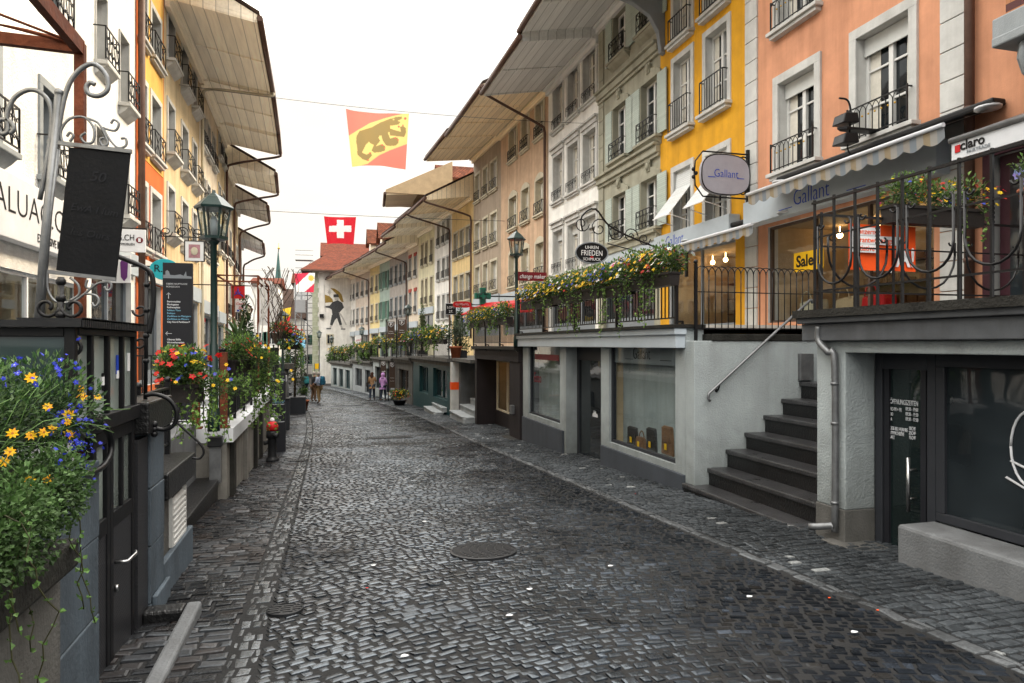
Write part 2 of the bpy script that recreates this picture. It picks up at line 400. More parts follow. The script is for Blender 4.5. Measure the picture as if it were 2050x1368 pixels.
def dup(root, loc, rot, label, group=None):
    r = root.copy(); C.objects.link(r); r.location = loc; r.rotation_euler = (0, 0, rot); r['label'] = label
    if group: r['group'] = group
    for ch in list(root.children):
        c = ch.copy(); C.objects.link(c); c.parent = r
        for g in list(ch.children):
            d = g.copy(); C.objects.link(d); d.parent = c
    return r
def lettering(txt, org, xd, size, mat, parent=None, up=(0, 0, 1), align='LEFT', ext=.002, squeeze=1.0, name='lettering', shear=0.0, off=0.0):
    cu = bpy.data.curves.new('txt', 'FONT'); cu.body = txt; cu.size = size; cu.align_x = align; cu.extrude = ext; cu.shear = shear; cu.offset = off
    cu.resolution_u = 3
    t = bpy.data.objects.new('txt', cu); me = bpy.data.meshes.new_from_object(t)
    xd = Vector(xd).normalized(); up = Vector(up).normalized(); zd = xd.cross(up); org = Vector(org)
    im = INFO[parent].inverted() if parent is not None else Matrix.Identity(4)
    for v in me.vertices:
        v.co = im @ (org+xd*(v.co.x*squeeze)+up*v.co.y+zd*v.co.z)
    me.materials.clear(); me.materials.append(MATS[mat])
    bpy.data.objects.remove(t); bpy.data.curves.remove(cu)
    me.name = name; o = bpy.data.objects.new(name, me); C.objects.link(o)
    if parent is not None: o.parent = parent; INFO[o] = INFO[parent]
    return o
def painted(name, mat, P, nu, nv, fn, parent=None, local=False):   # P(s,t) -> point, fn(s,t) -> colour; one cloth or wall painting
    V = [tuple(P(i/nu, j/nv)) for j in range(nv+1) for i in range(nu+1)]
    Fs = [(j*(nu+1)+i, j*(nu+1)+i+1, (j+1)*(nu+1)+i+1, (j+1)*(nu+1)+i) for j in range(nv) for i in range(nu)]
    if parent is not None and not local:
        im = INFO[parent].inverted(); V = [tuple(im @ Vector(v)) for v in V]
    me = bpy.data.meshes.new(name); me.from_pydata(V, [], Fs); me.materials.append(MATS[mat])
    at = me.color_attributes.new('Col', 'FLOAT_COLOR', 'POINT'); arr = []
    for j in range(nv+1):
        for i in range(nu+1):
            k = fn(i/nu, j/nv); arr.extend([k[0], k[1], k[2], 1.0])
    at.data.foreach_set('color', arr)
    me.polygons.foreach_set('use_smooth', [True]*len(Fs)); me.update()
    o = bpy.data.objects.new(name, me); C.objects.link(o)
    if parent is not None: o.parent = parent; INFO[o] = INFO[parent]
    else: INFO[o] = Matrix.Identity(4)
    return o
def inpoly(x, y, P):
    r = False; j = len(P)-1
    for i in range(len(P)):
        a, b = P[i], P[j]
        if (a[1] > y) != (b[1] > y) and x < (b[0]-a[0])*(y-a[1])/(b[1]-a[1])+a[0]: r = not r
        j = i
    return r
def arc(c, r, a0, a1, n, X=(1, 0, 0), Y=(0, 0, 1)):
    c, X, Y = Vector(c), Vector(X), Vector(Y)
    return [c+X*(r*cos(a0+(a1-a0)*i/n))+Y*(r*sin(a0+(a1-a0)*i/n)) for i in range(n+1)]
def spiral(c, r0, r1, a0, a1, n, X=(1, 0, 0), Y=(0, 0, 1)):
    c, X, Y = Vector(c), Vector(X), Vector(Y); out = []
    for i in range(n+1):
        t = i/n; a = a0+(a1-a0)*t; r = r0+(r1-r0)*t
        out.append(c+X*(r*cos(a))+Y*(r*sin(a)))
    return out
def smoothpath(pts, k=4):
    P = [Vector(p) for p in pts]; out = []
    for i in range(len(P)-1):
        p0 = P[max(i-1, 0)]; p1 = P[i]; p2 = P[i+1]; p3 = P[min(i+2, len(P)-1)]
        for j in range(k):
            t = j/k
            out.append(.5*((2*p1)+(p2-p0)*t+(2*p0-5*p1+4*p2-p3)*t*t+(3*p1-p0-3*p2+p3)*t**3))
    out.append(P[-1]); return out
# ------------------------------------------------------------------ ground, road, pavements
def sheet(name, x0, x1, ys, dz, mat):
    b = MB()
    for a, c in zip(ys[:-1], ys[1:]):
        b.quad((x0-bend(a), a, rz(a)+dz), (x1-bend(a), a, rz(a)+dz), (x1-bend(c), c, rz(c)+dz), (x0-bend(c), c, rz(c)+dz))
    return struct(b.build(name, mat))
ys = [-25+2.5*i for i in range(55)]
g = MB()
yy = [-900, -25]+ys[1:]+[900]
for a, c in zip(yy[:-1], yy[1:]):
    w = 700; za, zc = rz(max(a, -25))-.06, rz(max(c, -25))-.06
    g.quad((-w, a, za), (w, a, za), (w, c, zc), (-w, c, zc))
struct(g.build('ground', 'dirt'))
def setts(name, xa, xb, y0, y1, pitch, wid, colf, mat, bow=0.0, jit=.36, h=.008, along=False, seed=1, xfun=None, base=True):
    r = random.Random(seed); V = []; Fs = []; cols = []
    y = y0
    def zz(x, yv): return rz(yv)
    row = 0
    span = xb-xa
    while y < y1:
        p = pitch*r.uniform(.84, 1.16)
        x = xa+r.uniform(-.5, 0)*wid
        while x < xb:
            w = wid*r.uniform(.6, 1.4)
            xl, xr_ = max(x, xa), min(x+w, xb)
            if xr_-xl > wid*.3:
                cy = y+p/2; cx = (xl+xr_)/2
                s = (cx-xa)/span
                oy = bow*(1-(2*s-1)**2) + .035*sin(cx*2.3+cy*.9)+.03*sin(cx*5.1-cy*1.7) if bow else .012*sin(cx*3+cy)
                sl = (bow*(-4)*(2*s-1)/span + .08*cos(cx*2.3+cy*.9)) if bow else 0
                gx = .004+.006*r.random(); hx = (xr_-xl)/2-gx*.5; hy = p/2-gx*.6
                ang = atan(sl)+r.uniform(-1, 1)*.05; ca, sa = cos(ang), sin(ang)
                tx, ty = r.gauss(0, .055), r.gauss(0, .055); dz = r.gauss(0, .003)
                bx = bend(cy); b = len(V); ins = .014
                c0 = zz(cx, cy+oy)
                gr = (rz(cy+.5)-rz(cy-.5))
                j = [(r.uniform(-1, 1)*jit*hx*.35, r.uniform(-1, 1)*jit*hy*.35) for _ in range(4)]
                for lev in (0, 1, 2):
                    k = (0, ins*.55, ins*1.6)[lev]
                    for q, (sx, sy) in enumerate(((-1, -1), (1, -1), (1, 1), (-1, 1))):
                        u = sx*(hx-k)+j[q][0]; v = sy*(hy-k)+j[q][1]
                        X = cx+u*ca-v*sa; Y = u*sa+v*ca
                        z = c0+gr*Y+(-.022, h*.62+tx*u+ty*v+dz, h+tx*u+ty*v+dz)[lev]
                        V.append((X-bx, cy+oy+Y, z))
                Fs.append((b+8, b+9, b+10, b+11)); 
                for q in range(4):
                    n = (q+1) % 4
                    Fs.append((b+q, b+n, b+4+n, b+4+q)); Fs.append((b+4+q, b+4+n, b+8+n, b+8+q))
                k = colf(r, cx, cy)
                cols.extend([k]*9)
            x += w
        y += p; row += 1
    me = bpy.data.meshes.new(name); me.from_pydata(V, [], Fs); me.materials.append(MATS[mat])
    at = me.color_attributes.new('Col', 'FLOAT_COLOR', 'CORNER')
    a = np.repeat(np.array(cols, dtype=np.float32), 4, axis=0); a = np.concatenate([a, np.ones((len(a), 1), np.float32)], 1)
    at.data.foreach_set('color', a.ravel()); me.polygons.foreach_set('use_smooth', [False]*len(Fs)); me.update()
    o = bpy.data.objects.new(name, me); C.objects.link(o); return struct(o)
def c_road(r, x, y):
    q = r.random(); k = r.uniform(.6, 1.5)
    if q > .9995: return (.45, .46, .47)
    if q > .93: return (.080*k, .098*k, .13*k)
    if q > .8: return (.045*k, .042*k, .040*k)
    return (.027*k, .033*k, .044*k)
def c_pl(r, x, y):
    q = r.random(); k = r.uniform(.7, 1.4)
    if q > .985: return (.20, .20, .21)
    if q > .7: return (.062*k, .050*k, .046*k)
    return (.046*k, .046*k, .050*k)
def c_pr(r, x, y):
    q = r.random(); k = r.uniform(.7, 1.3)
    if q > .985: return (.30, .31, .31)
    return (.058*k, .064*k, .070*k)
def c_kerb(r, x, y):
    k = r.uniform(.7, 1.3); return (.10*k, .105*k, .11*k)
def c_gut(r, x, y):  # paler stone colour stands for the wet shine along the gutter
    k = r.uniform(.5, 1.6); return (.11*k, .115*k, .12*k)
setts('road', -.40, 3.76, 1.2, 66, .080, .097, c_road, 'cobble', bow=.55, seed=3)
setts('gutter', -.585, -.405, 1.2, 66, .13, .088, c_gut, 'gutterstone', jit=.35, h=.004, seed=5)
setts('left_pavement', -2.3, -.59, 1.0, 66, .105, .17, c_pl, 'pave', jit=.25, h=.012, seed=6)
setts('right_kerb', 3.77, 3.90, 1.2, 66, .19, .125, c_kerb, 'pave_right', jit=.2, h=.018, seed=9)
setts('right_pavement', 3.905, 6.6, 1.0, 66, .095, .12, c_pr, 'pave_right', jit=.22, h=.016, seed=8)
sheet('road_joints', -2.4, 6.8, ys, .001, 'dirt')

# drain covers set into the cobbles
def cover(p, r, label, group=None):
    p = Vector(p); t = thing('manhole_cover', label, 'manhole cover', p); sl = rz(p.y+.5)-rz(p.y-.5)
    m = MB(); n = 28
    prof = [(r, -.01), (r, .022), (r*.93, .026), (r*.92, .018), (0.001, .018)]
    vs = [(p.x+q*cos(2*pi*k/n), p.y+q*sin(2*pi*k/n), p.z+z+sl*q*sin(2*pi*k/n)) for q, z in prof for k in range(n)]
    m.add(vs, [(i*n+k, i*n+(k+1) % n, (i+1)*n+(k+1) % n, (i+1)*n+k) for i in range(4) for k in range(n)])
    m.build('frame', 'darkmetal', t)
    g = MB(); s = -r*.86
    while s < r*.86:
        hw = sqrt(max(0, (r*.9)**2-s*s))
        k = -hw
        while k < hw-.02:
            g.box(p.x+k, p.x+min(k+.07, hw), p.y+s, p.y+s+.022, p.z+.017+sl*s, p.z+.024+sl*s); k += .085
        s += .045
    g.build('grating', 'darkmetal', t)
pm = atroad(968, 1106); cover(pm, .33, 'large round cast iron manhole cover in the middle of the road')
pm = atroad(570, 1225); cover(pm, .13, 'small round iron drain cover beside the left gutter')
def slots(u, v, w, d, label):
    p = atroad(u, v); t = thing('drain_grate', label, 'drain', p); m = MB(); sl = rz(p.y+.5)-rz(p.y-.5)
    k = int(w/.06)
    for i in range(k):
        x = p.x-w/2+i*w/k
        m.bar((x, p.y-d/2, p.z+.02-sl*d/2), (x, p.y+d/2, p.z+.02+sl*d/2), .032, .012)
    m.bar((p.x-w/2, p.y-d/2, p.z+.016-sl*d/2), (p.x+w/2, p.y-d/2, p.z+.016-sl*d/2), .03, .012); m.bar((p.x-w/2, p.y+d/2, p.z+.016+sl*d/2), (p.x+w/2, p.y+d/2, p.z+.016+sl*d/2), .03, .012)
    m.build('grating', 'darkmetal', t)
slots(600, 923, .36, .3, 'small square drain grate in the gutter near the hydrant')
slots(780, 877, 1.3, .5, 'wide rectangular iron grating across the middle of the road')
slots(700, 813, 1.4, .5, 'distant iron grating in the road before the walkers')

# scraps of litter
SC = [(850, 1048, 'white'), (810, 1320, 'white'), (1060, 1185, 'white'), (1020, 1238, 'white'), (1222, 1138, 'white'), (1500, 1200, 'white'), (748, 1137, 'offwhite'), (1710, 1272, 'white'), (1660, 1203, 'orange'), (1757, 1228, 'orange'), (1272, 992, 'red'), (735, 1183, 'red')]
WH = ['in the mid road left of the manhole', 'lying nearest the camera at the bottom', 'below the manhole cover', 'between the manhole and the bottom edge', 'right of the manhole cover', 'before the bench plinth on the right', 'left of centre near the gutter', 'in the right corner of the road', 'lying on the right cobbles', 'closest to the right corner', 'petal on the pavement by the bag shop', 'petal in the left half of the road']
for (u, v, mt), w in zip(SC, WH):
    p = atroad(u, v); m = MB(); a = rnd.uniform(0, 3); s = {'white': .028, 'offwhite': .026, 'orange': .012, 'red': .012}[mt]
    pts = [(p.x+s*k*cos(a+t), p.y+s*k*.7*sin(a+t), p.z+.022) for t, k in ((0, 1), (.9, .8), (2.0, 1.1), (3.3, .9), (4.4, 1.0), (5.4, .7))]
    m.prism(pts, (0, 0, .003)); o = m.build('litter', 'offwhite' if mt == 'white' else mt)
    tag(o, {'white': 'white paper scrap ', 'offwhite': 'greyish paper scrap ', 'orange': 'orange cigarette end ', 'red': 'red flower '}[mt]+w, 'litter', 'scraps lying on the cobbles')

# ------------------------------------------------------------------ houses
def wallgrid(mb, W, z0, z1, holes, depth, D, roofrise, mi=0):
    xs = sorted({0, W, *[h[0] for h in holes], *[h[1] for h in holes]}); zs = sorted({z0, z1, *[h[2] for h in holes], *[h[3] for h in holes]})
    for i in range(len(xs)-1):
        for j in range(len(zs)-1):
            a, b, c, d = xs[i], xs[i+1], zs[j], zs[j+1]
            mx, mz = (a+b)/2, (c+d)/2
            if any(h[0] < mx < h[1] and h[2] < mz < h[3] for h in holes): continue
            mb.quad((a, 0, c), (a, 0, d), (b, 0, d), (b, 0, c))
    for a, b, c, d in holes:
        y = -depth
        mb.quad((a, 0, c), (a, y, c), (a, y, d), (a, 0, d), mi=mi); mb.quad((b, 0, c), (b, 0, d), (b, y, d), (b, y, c), mi=mi)
        mb.quad((a, 0, d), (a, y, d), (b, y, d), (b, 0, d), mi=mi); mb.quad((a, 0, c), (b, 0, c), (b, y, c), (a, y, c), mi=mi)
    for x in (0, W):
        mb.add([(x, 0, z0), (x, -D, z0), (x, -D, z1), (x, -D/2, z1+roofrise), (x, 0, z1)], ((0, 1, 2, 3, 4),))
    mb.quad((0, -D, z0), (W, -D, z0), (W, -D, z1), (0, -D, z1))
def rail_parts(m, x0, x1, z0, z1, kind, yo=.10):
    r = .011
    if kind == 'bars' or kind == 'curl':
        m.bar((x0, yo, z1), (x1, yo, z1), .022); m.bar((x0, yo, z0+.05), (x1, yo, z0+.05), .02)
        for x in (x0, x1): m.bar((x, 0, z1), (x, yo, z1), .02); m.bar((x, yo, z0), (x, yo, z1), .022)
        n = max(4, int((x1-x0)/.105))
        if kind == 'bars':
            for i in range(1, n): x = x0+(x1-x0)*i/n; m.bar((x, yo, z0+.05), (x, yo, z1), .014)
        else:
            n = max(3, int((x1-x0)/.2)); w = (x1-x0)/n; h = z1-z0-.07
            for i in range(n):
                xa = x0+i*w; xc = xa+w/2
                m.bar((xa, yo, z0+.05), (xa, yo, z1), .014)
                for sg in (-1, 1):
                    m.tube(spiral((xc+sg*w*.22, yo, z0+.05+h*.70), w*.22, w*.06, 0 if sg > 0 else pi, (0 if sg > 0 else pi)+sg*5, 9), .009, 4)
                    m.tube(spiral((xc-sg*w*.2, yo, z0+.05+h*.28), w*.2, w*.06, pi if sg > 0 else 0, (pi if sg > 0 else 0)+sg*5, 9), .009, 4)
                m.tube([(xc-w*.4, yo, z0+.06), (xc, yo, z0+.05+h*.5), (xc+w*.4, yo, z1-.02)], .008, 4)
    elif kind == 'cross':
        m.bar((x0, yo, z1), (x1, yo, z1), .024); m.bar((x0, yo, z0+.04), (x1, yo, z0+.04), .02)
        for x in (x0, x1): m.bar((x, 0, z1), (x, yo, z1), .02); m.bar((x, yo, z0), (x, yo, z1), .022)
        n = max(2, int((x1-x0)/.4)); w = (x1-x0)/n
        for i in range(n):
            a, b = x0+i*w, x0+(i+1)*w
            m.bar((a, yo, z0+.04), (b, yo, z1), .014); m.bar((b, yo, z0+.04), (a, yo, z1), .014)
            m.bar((b, yo, z0+.04), (b, yo, z1), .014); m.bar(((a+b)/2, yo, z0+.04), ((a+b)/2, yo, z1), .012)
    elif kind == 'arch':
        n = max(5, int((x1-x0)/.13)); w = (x1-x0)/n
        m.bar((x0, yo, z1), (x1, yo, z1), .02); m.bar((x0, yo, z0+.04), (x1, yo, z0+.04), .018)
        for x in (x0, x1): m.bar((x, 0, z1), (x, yo, z1), .02); m.bar((x, yo, z0), (x, yo, z1+.03), .024)
        for i in range(n):
            a = x0+i*w; m.bar((a, yo, z0), (a, yo, z1-.12), .013)
            if i < n-1: m.tube(arc((a+w, yo, z1-.13), w, 0, pi, 8), .008, 4)
    elif kind == 'swag':
        n = 3; w = (x1-x0)/n
        m.bar((x0, yo, z1), (x1, yo, z1), .018)
        for i in range(n+1): m.bar((x0+i*w, yo, z0+.1), (x0+i*w, yo, z1+.02), .014)
        for i in range(n):
            m.tube(arc((x0+(i+.5)*w, yo, z1), w*.5, pi, 2*pi, 7), .010, 4)
            m.tube(spiral((x0+(i+.5)*w, yo, z1-w*.25), w*.22, .02, 0, 7, 9), .008, 4)
LOGO = []
def window(h, x0, x1, z0, z1, st, far=False):
    """st: surround material, surround width, sill material, frame material, railing kind, extras"""
    fr = MB(); d = -st.get('depth', .2); fw = .055
    xm = (x0+x1)/2; zt = z1
    bl = st.get('blind', 0)
    for a, b in ((x0, x0+fw), (x1-fw, x1)): fr.box(a, b, d, d+.06, z0, zt)
    fr.box(x0+fw, x1-fw, d+.001, d+.059, z0, z0+.07); fr.box(x0+fw, x1-fw, d+.001, d+.059, zt-fw, zt)
    fr.box(xm-.045, xm+.045, d+.002, d+.075, z0+.07, zt-fw)
    for t in st.get('bars', (.5,)):
        z = z0+(zt-z0)*t
        fr.box(x0+fw, xm-.045, d+.01, d+.05, z-.017, z+.017); fr.box(xm+.045, x1-fw, d+.01, d+.05, z-.017, z+.017)
    w = fr.build('window', st.get('frame', 'wframe'), h, True)
    g = MB(); g.quad((x0+.01, d+.012, z0+.01), (x1-.01, d+.012, z0+.01), (x1-.01, d+.012, zt-.01), (x0+.01, d+.012, zt-.01)); g.build('pane', st.get('glass', 'glass'), w, True)
    sw = st.get('sw', .11)
    if sw:
        s = MB(); pr = st.get('proud', .035); b = -.012
        if st.get('archtop'):
            rise = (x1-x0)*.22; n = 8
            inn = [(x1-(x1-x0)*i/n, z1-rise*0+0) for i in range(n+1)]
            out = [(x1+sw-(x1-x0+2*sw)*i/n, z1+sw*.6+rise*sin(pi*i/n)) for i in range(n+1)]
            s.prism([(p[0], b, p[1]) for p in inn[::-1]]+[(p[0], b, p[1]) for p in out], (0, pr-b, 0))
            s.box(x0-sw, x0, b, pr, z0, z1+sw*.6); s.box(x1, x1+sw, b, pr, z0, z1+sw*.6)
        else:
            s.box(x0-sw, x1+sw, b, pr, z1, z1+sw*1.05); s.box(x0-sw, x0, b, pr, z0, z1); s.box(x1, x1+sw, b, pr, z0, z1)
            if st.get('hood'):
                s.box(x0-sw-.06, x1+sw+.06, b, .16, z1+sw*1.05+.16, z1+sw*1.05+.23); s.box(x0-sw-.02, x1+sw+.02, b, .09, z1+sw*1.05+.002, z1+sw*1.05+.158)
        s.build('surround', st.get('sm', 'stone_pale'), w, True, bevel=0 if far else .006)
    if st.get('headmat'):
        m = MB(); m.box(x0-sw*.5, x1+sw*.5, .002, .06, z1+.01, z1+.28); m.build('window_head', st['headmat'], w, True)
    si = MB(); pj = st.get('sillproj', .14)
    si.box(x0-sw-.04, x1+sw+.04, -.012, pj, z0-.075, z0-.002); si.box(x0-sw+.01, x1+sw-.01, -.012, pj-.05, z0-.15, z0-.077)
    if st.get('balcony'):
        si.box(x0-sw-.05, x1+sw+.05, -.012, pj+.08, z0-.08, z0-.003)
        si.prism([(x0-sw, 0, z0-.082), (x0-sw, pj+.05, z0-.082), (x0-sw, pj-.02, z0-.16), (x0-sw, 0, z0-.27)], (x1-x0+2*sw, 0, 0))
    si.build('sill', st.get('sm', 'stone_pale'), w, True, bevel=0 if far else .01)
    k = st.get('rail')
    if k:
        m = MB(); hh = st.get('railh', .5); ins = st.get('railin', -.02)
        yo = (pj+.05) if st.get('balcony') else st.get('railyo', pj-.04)
        rail_parts(m, x0+ins, x1-ins, z0+.01, z0+hh, k if not far else ('bars' if k in ('bars', 'arch') else 'cross'), yo)
        rl = m.build('railing', 'iron', w, True)
        if k == 'arch':
            m = MB(); n = max(5, int((x1-x0)/.13)); ww = (x1-x0)/n
            for i in range(n-1): m.ball((x0+(i+1)*ww, yo+.015, z0+hh-.19), .018, 6)
            m.build('gilt_ball', 'gold', w, True)
    if bl:
        m = MB(); m.box(x0+.01, x1-.01, d+.08, d+.11, z1-bl, z1-.01); m.build('roller_blind', st.get('blindmat', 'blind'), w, True)
    if st.get('tilt'):
        m = MB(); zb = z0+(z1-z0)*.28; zm = z1-.45
        m.prism([(x0+.02, -.08, z1), (x0+.02, -.055, z1), (x0+.02, -.02, zm), (x0+.02, .62, zb), (x0+.02, .60, zb), (x0+.02, -.045, zm)], (x1-x0-.04, 0, 0))
        m.build('awning_blind', 'blind_slat', w, True)
        m = MB()
        for x in (x0+.03, x1-.03): m.bar((x, 0, z0+.35), (x, .6, zb+.01), .015)
        m.bar((x0, .61, zb), (x1, .61, zb), .025); m.build('blind_arm', 'white', w, True)
    if st.get('shutter'):
        sm = st['shutter']; sww = (x1-x0)/2
        for sg in (-1, 1):
            m = MB(); xh = x0-sw*.3 if sg < 0 else x1+sw*.3
            a, b = (xh-sww, xh) if sg < 0 else (xh, xh+sww)
            m.box(a, b, .05, .085, z0, z1-.02); m.build('shutter', sm, w, True)
    if st.get('curtain'):
        m = MB(); cw = (x1-x0)*.2
        for a, b in ((x0+fw, x0+fw+cw), (x1-fw-cw, x1-fw)):
            for i in range(5):
                xa = a+(b-a)*i/5; xb = a+(b-a)*(i+1)/5
                m.quad((xa, d+.016, z0+.08), (xb, d+.022, z0+.08), (xb, d+.022, z1-.06), (xa, d+.016, z1-.06))
        m.build('curtain', 'curtain', w, True)
    if st.get('keystone'):
        m = MB(); zc = z1+sw*.6+(x1-x0)*.22
        m.box(xm-.09, xm+.09, .036, .10, zc-.12, zc+.16); m.ball((xm, .11, zc+.02), .09, 8, (1, .5, 1.3)); m.tube(spiral((xm-.1, .09, zc+.12), .05, .02, 0, 6, 8), .02, 4); m.tube(spiral((xm+.1, .09, zc+.12), .05, .02, pi, pi-6, 8), .02, 4)
        m.build('keystone', st.get('sm', 'stone_pale'), w, True)
    return w
def house(name, label, side, ua, ub, wall, cols, rows, st, tip=None, oh=2.65, soffit='soffit_cream', zb=2.05, extra=None, roof='rooftile_dark', far=False, ya=None, yb=None, zt=None, ze=None, pipe=None, shop=True, D=8, fascia=None, group=None, quoin=None, gable=True):
    X = RX if side == 'R' else LX
    if ya is None: ya = atbs(ua, 600, X).y
    if yb is None: yb = atbs(ub, 600, X).y
    A = Vector((bx(X, ya), ya, 0)); B = Vector((bx(X, yb), yb, 0))
    if side == 'R': o, e = A, B
    else: o, e = B, A
    W = (e-o).length; rot = atan2(e.y-o.y, e.x-o.x)
    h = thing(name, label, 'house', (o.x, o.y, zb), rot, group)
    im = INFO[h].inverted()
    def lx(u):                            # pixel column -> distance along this front
        d = ray(u, 690); nrm = Vector((-(e-o).y, (e-o).x, 0)); t = nrm.dot(o-CAM)/nrm.dot(d)
        return (im @ (CAM+d*t)).x
    def lz(u, v):
        d = ray(u, v); nrm = Vector((-(e-o).y, (e-o).x, 0)); t = nrm.dot(o-CAM)/nrm.dot(d)
        return (im @ (CAM+d*t)).z
    if tip is not None:
        q = atbs(tip[0], tip[1], X+(-oh if side == 'R' else oh)); ze = q.z-zb
    elif ze is not None: ze -= zb
    zt = ze+(.35 if zt is None else zt)
    cw = []
    for c in cols:
        a, b = lx(c[0]), lx(c[1]); cw.append((min(a, b), max(a, b)))
    holes = []; wins = []
    for ri, rw in enumerate(rows):
        za, zc = lz(rw[0], rw[1]), lz(rw[0], rw[2])
        stt = dict(st); stt.update(rw[3] if len(rw) > 3 else {})
        for ci, (a, b) in enumerate(cw):
            if 'only' in stt and ci not in stt['only']: continue
            if zc > zt-.15: continue
            top = min(za, zt-.12)
            if top-zc < .5: continue
            holes.append((a, b, zc, top)); wins.append((a, b, zc, top, stt))
    sh = None
    if extra: holes += extra(W)
    if shop:
        s0 = min([w[2] for w in wins]+[3.6])-.75
        sh = (.35, W-.35, .12, min(2.6, s0))
        if sh[3] > .9: holes.append(sh)
        else: sh = None
    mb = MB(); wallgrid(mb, W, -3.0 if zb > 0 else -2.0, zt, holes, st.get('depth', .2), D, D*.32, 1)
    mb.build('wall', [wall, st.get('sm', 'stone_pale')], h, True)
    for w in wins: window(h, *w, far=far)
    if sh:
        a, b, c, d = sh; m = MB(); n = max(2, int((b-a)/1.3))
        for i in range(n+1):
            x = a+(b-a)*i/n; m.box(max(a, x-.04), min(b, x+.04), -.19, -.1, c, d)
        m.box(a, b, -.185, -.105, d-.08, d-.002); m.box(a, b, -.185, -.105, c+.002, c+.35)
        w = m.build('shop_window', 'greyframe', h, True)
        m = MB(); m.quad((a, -.15, c), (b, -.15, c), (b, -.15, d), (a, -.15, d)); m.build('pane', 'glass', w, True)
        m = MB(); m.box(a-.2, b+.2, -.01, .10, d+.04, d+.5); m.build('fascia', fascia or 'fascia', h, True)
    if quoin:
        for side_x in quoin[1]:
            m = MB(); qw = quoin[2]; x = 0 if side_x == 0 else W-qw; z = 0; i = 0
            while z < zt-.3:
                m.box(x+.002, x+qw-.002, -.01, .04, z, z+.42); z += .435; i += 1
            m.build('quoins', quoin[0], h, True, bevel=.006)
    # eaves, gutter, roof
    m = MB(); m.prism([(0.0, -.3, zt+.003), (0.0, oh, ze), (0.0, oh, ze+.10), (0.0, -.3, zt+.12)], (W, 0, 0)); m.build('eaves', soffit, h, True)
    m = MB(); m.box(0.01, W-.01, oh+.002, oh+.035, ze-.05, ze+.17); m.build('fascia_board', soffit if gable else 'white', h, True); m = MB(); m.box(.01, W-.01, .02, .14, zt-.30, zt-.03); m.box(.01, W-.01, .142, .26, zt-.14, zt-.035); m.build('eaves_moulding', soffit, h, True)
    nb = max(1, round(W/2.6)); dz = (zt-ze)/oh
    for i in range(nb+1):
        x = min(max(W*i/nb, .05), W-.05); m = MB(); m.prism([(x-.04, .3, zt-.3*dz-.002), (x-.04, oh-.02, ze+.02*dz-.002), (x-.04, oh-.02, ze+.02*dz-.05), (x-.04, .3, zt-.3*dz-.07)], (.08, 0, 0)); m.build('batten', soffit, h, True)
    m = MB(); m.tube([(-.05, oh+.11, ze+.06), (W+.05, oh+.11, ze+.06)], .085, 8); m.build('gutter', 'copperpipe' if pipe != 'galv' else 'galv', h, True)
    m = MB(); sl = .55
    m.prism([(-.03, oh+.10, ze+.16), (-.03, oh+.10, ze+.26), (-.03, -D/2, ze+.26+(oh+D/2)*sl), (-.03, -D-.5, ze+.26), (-.03, -D-.5, ze+.16), (-.03, -D/2, ze+.16+(oh+D/2)*sl)], (W+.06, 0, 0))
    rf = m.build('roof', roof, h, True)
    gx = .0 if side == 'R' else W-.03
    m = MB(); m.prism([(gx, -.3, zt+.125), (gx, oh, ze+.105), (gx, oh+.05, ze+.165), (gx, -D/2, ze+.155+(oh+D/2)*sl), (gx, -D/2, zt+.125)], (.03, 0, 0)); m.build('gable_boards', soffit, h, True)
    if pipe:
        m = MB(); xp = .12 if pipe[0] == 'n' else W-.12; zd = lz(pipe[1], pipe[2]) if len(pipe) > 2 else zt-1.2
        zd = min(zd, zt-.3)
        m.tube(smoothpath([(xp, oh+.10, ze+.02), (xp, oh+.05, ze-.14), (xp, oh*.6, zd+(ze-zd)*.5), (xp, .35, zd+.10), (xp, .13, zd-.15), (xp, .12, zd-1.2), (xp, .12, .0)], 4), .055, 8)
        m.build('downpipe', pipe[3] if len(pipe) > 3 else 'copperpipe', h, True)
    return h, W, zt, ze, lx, lz, cw

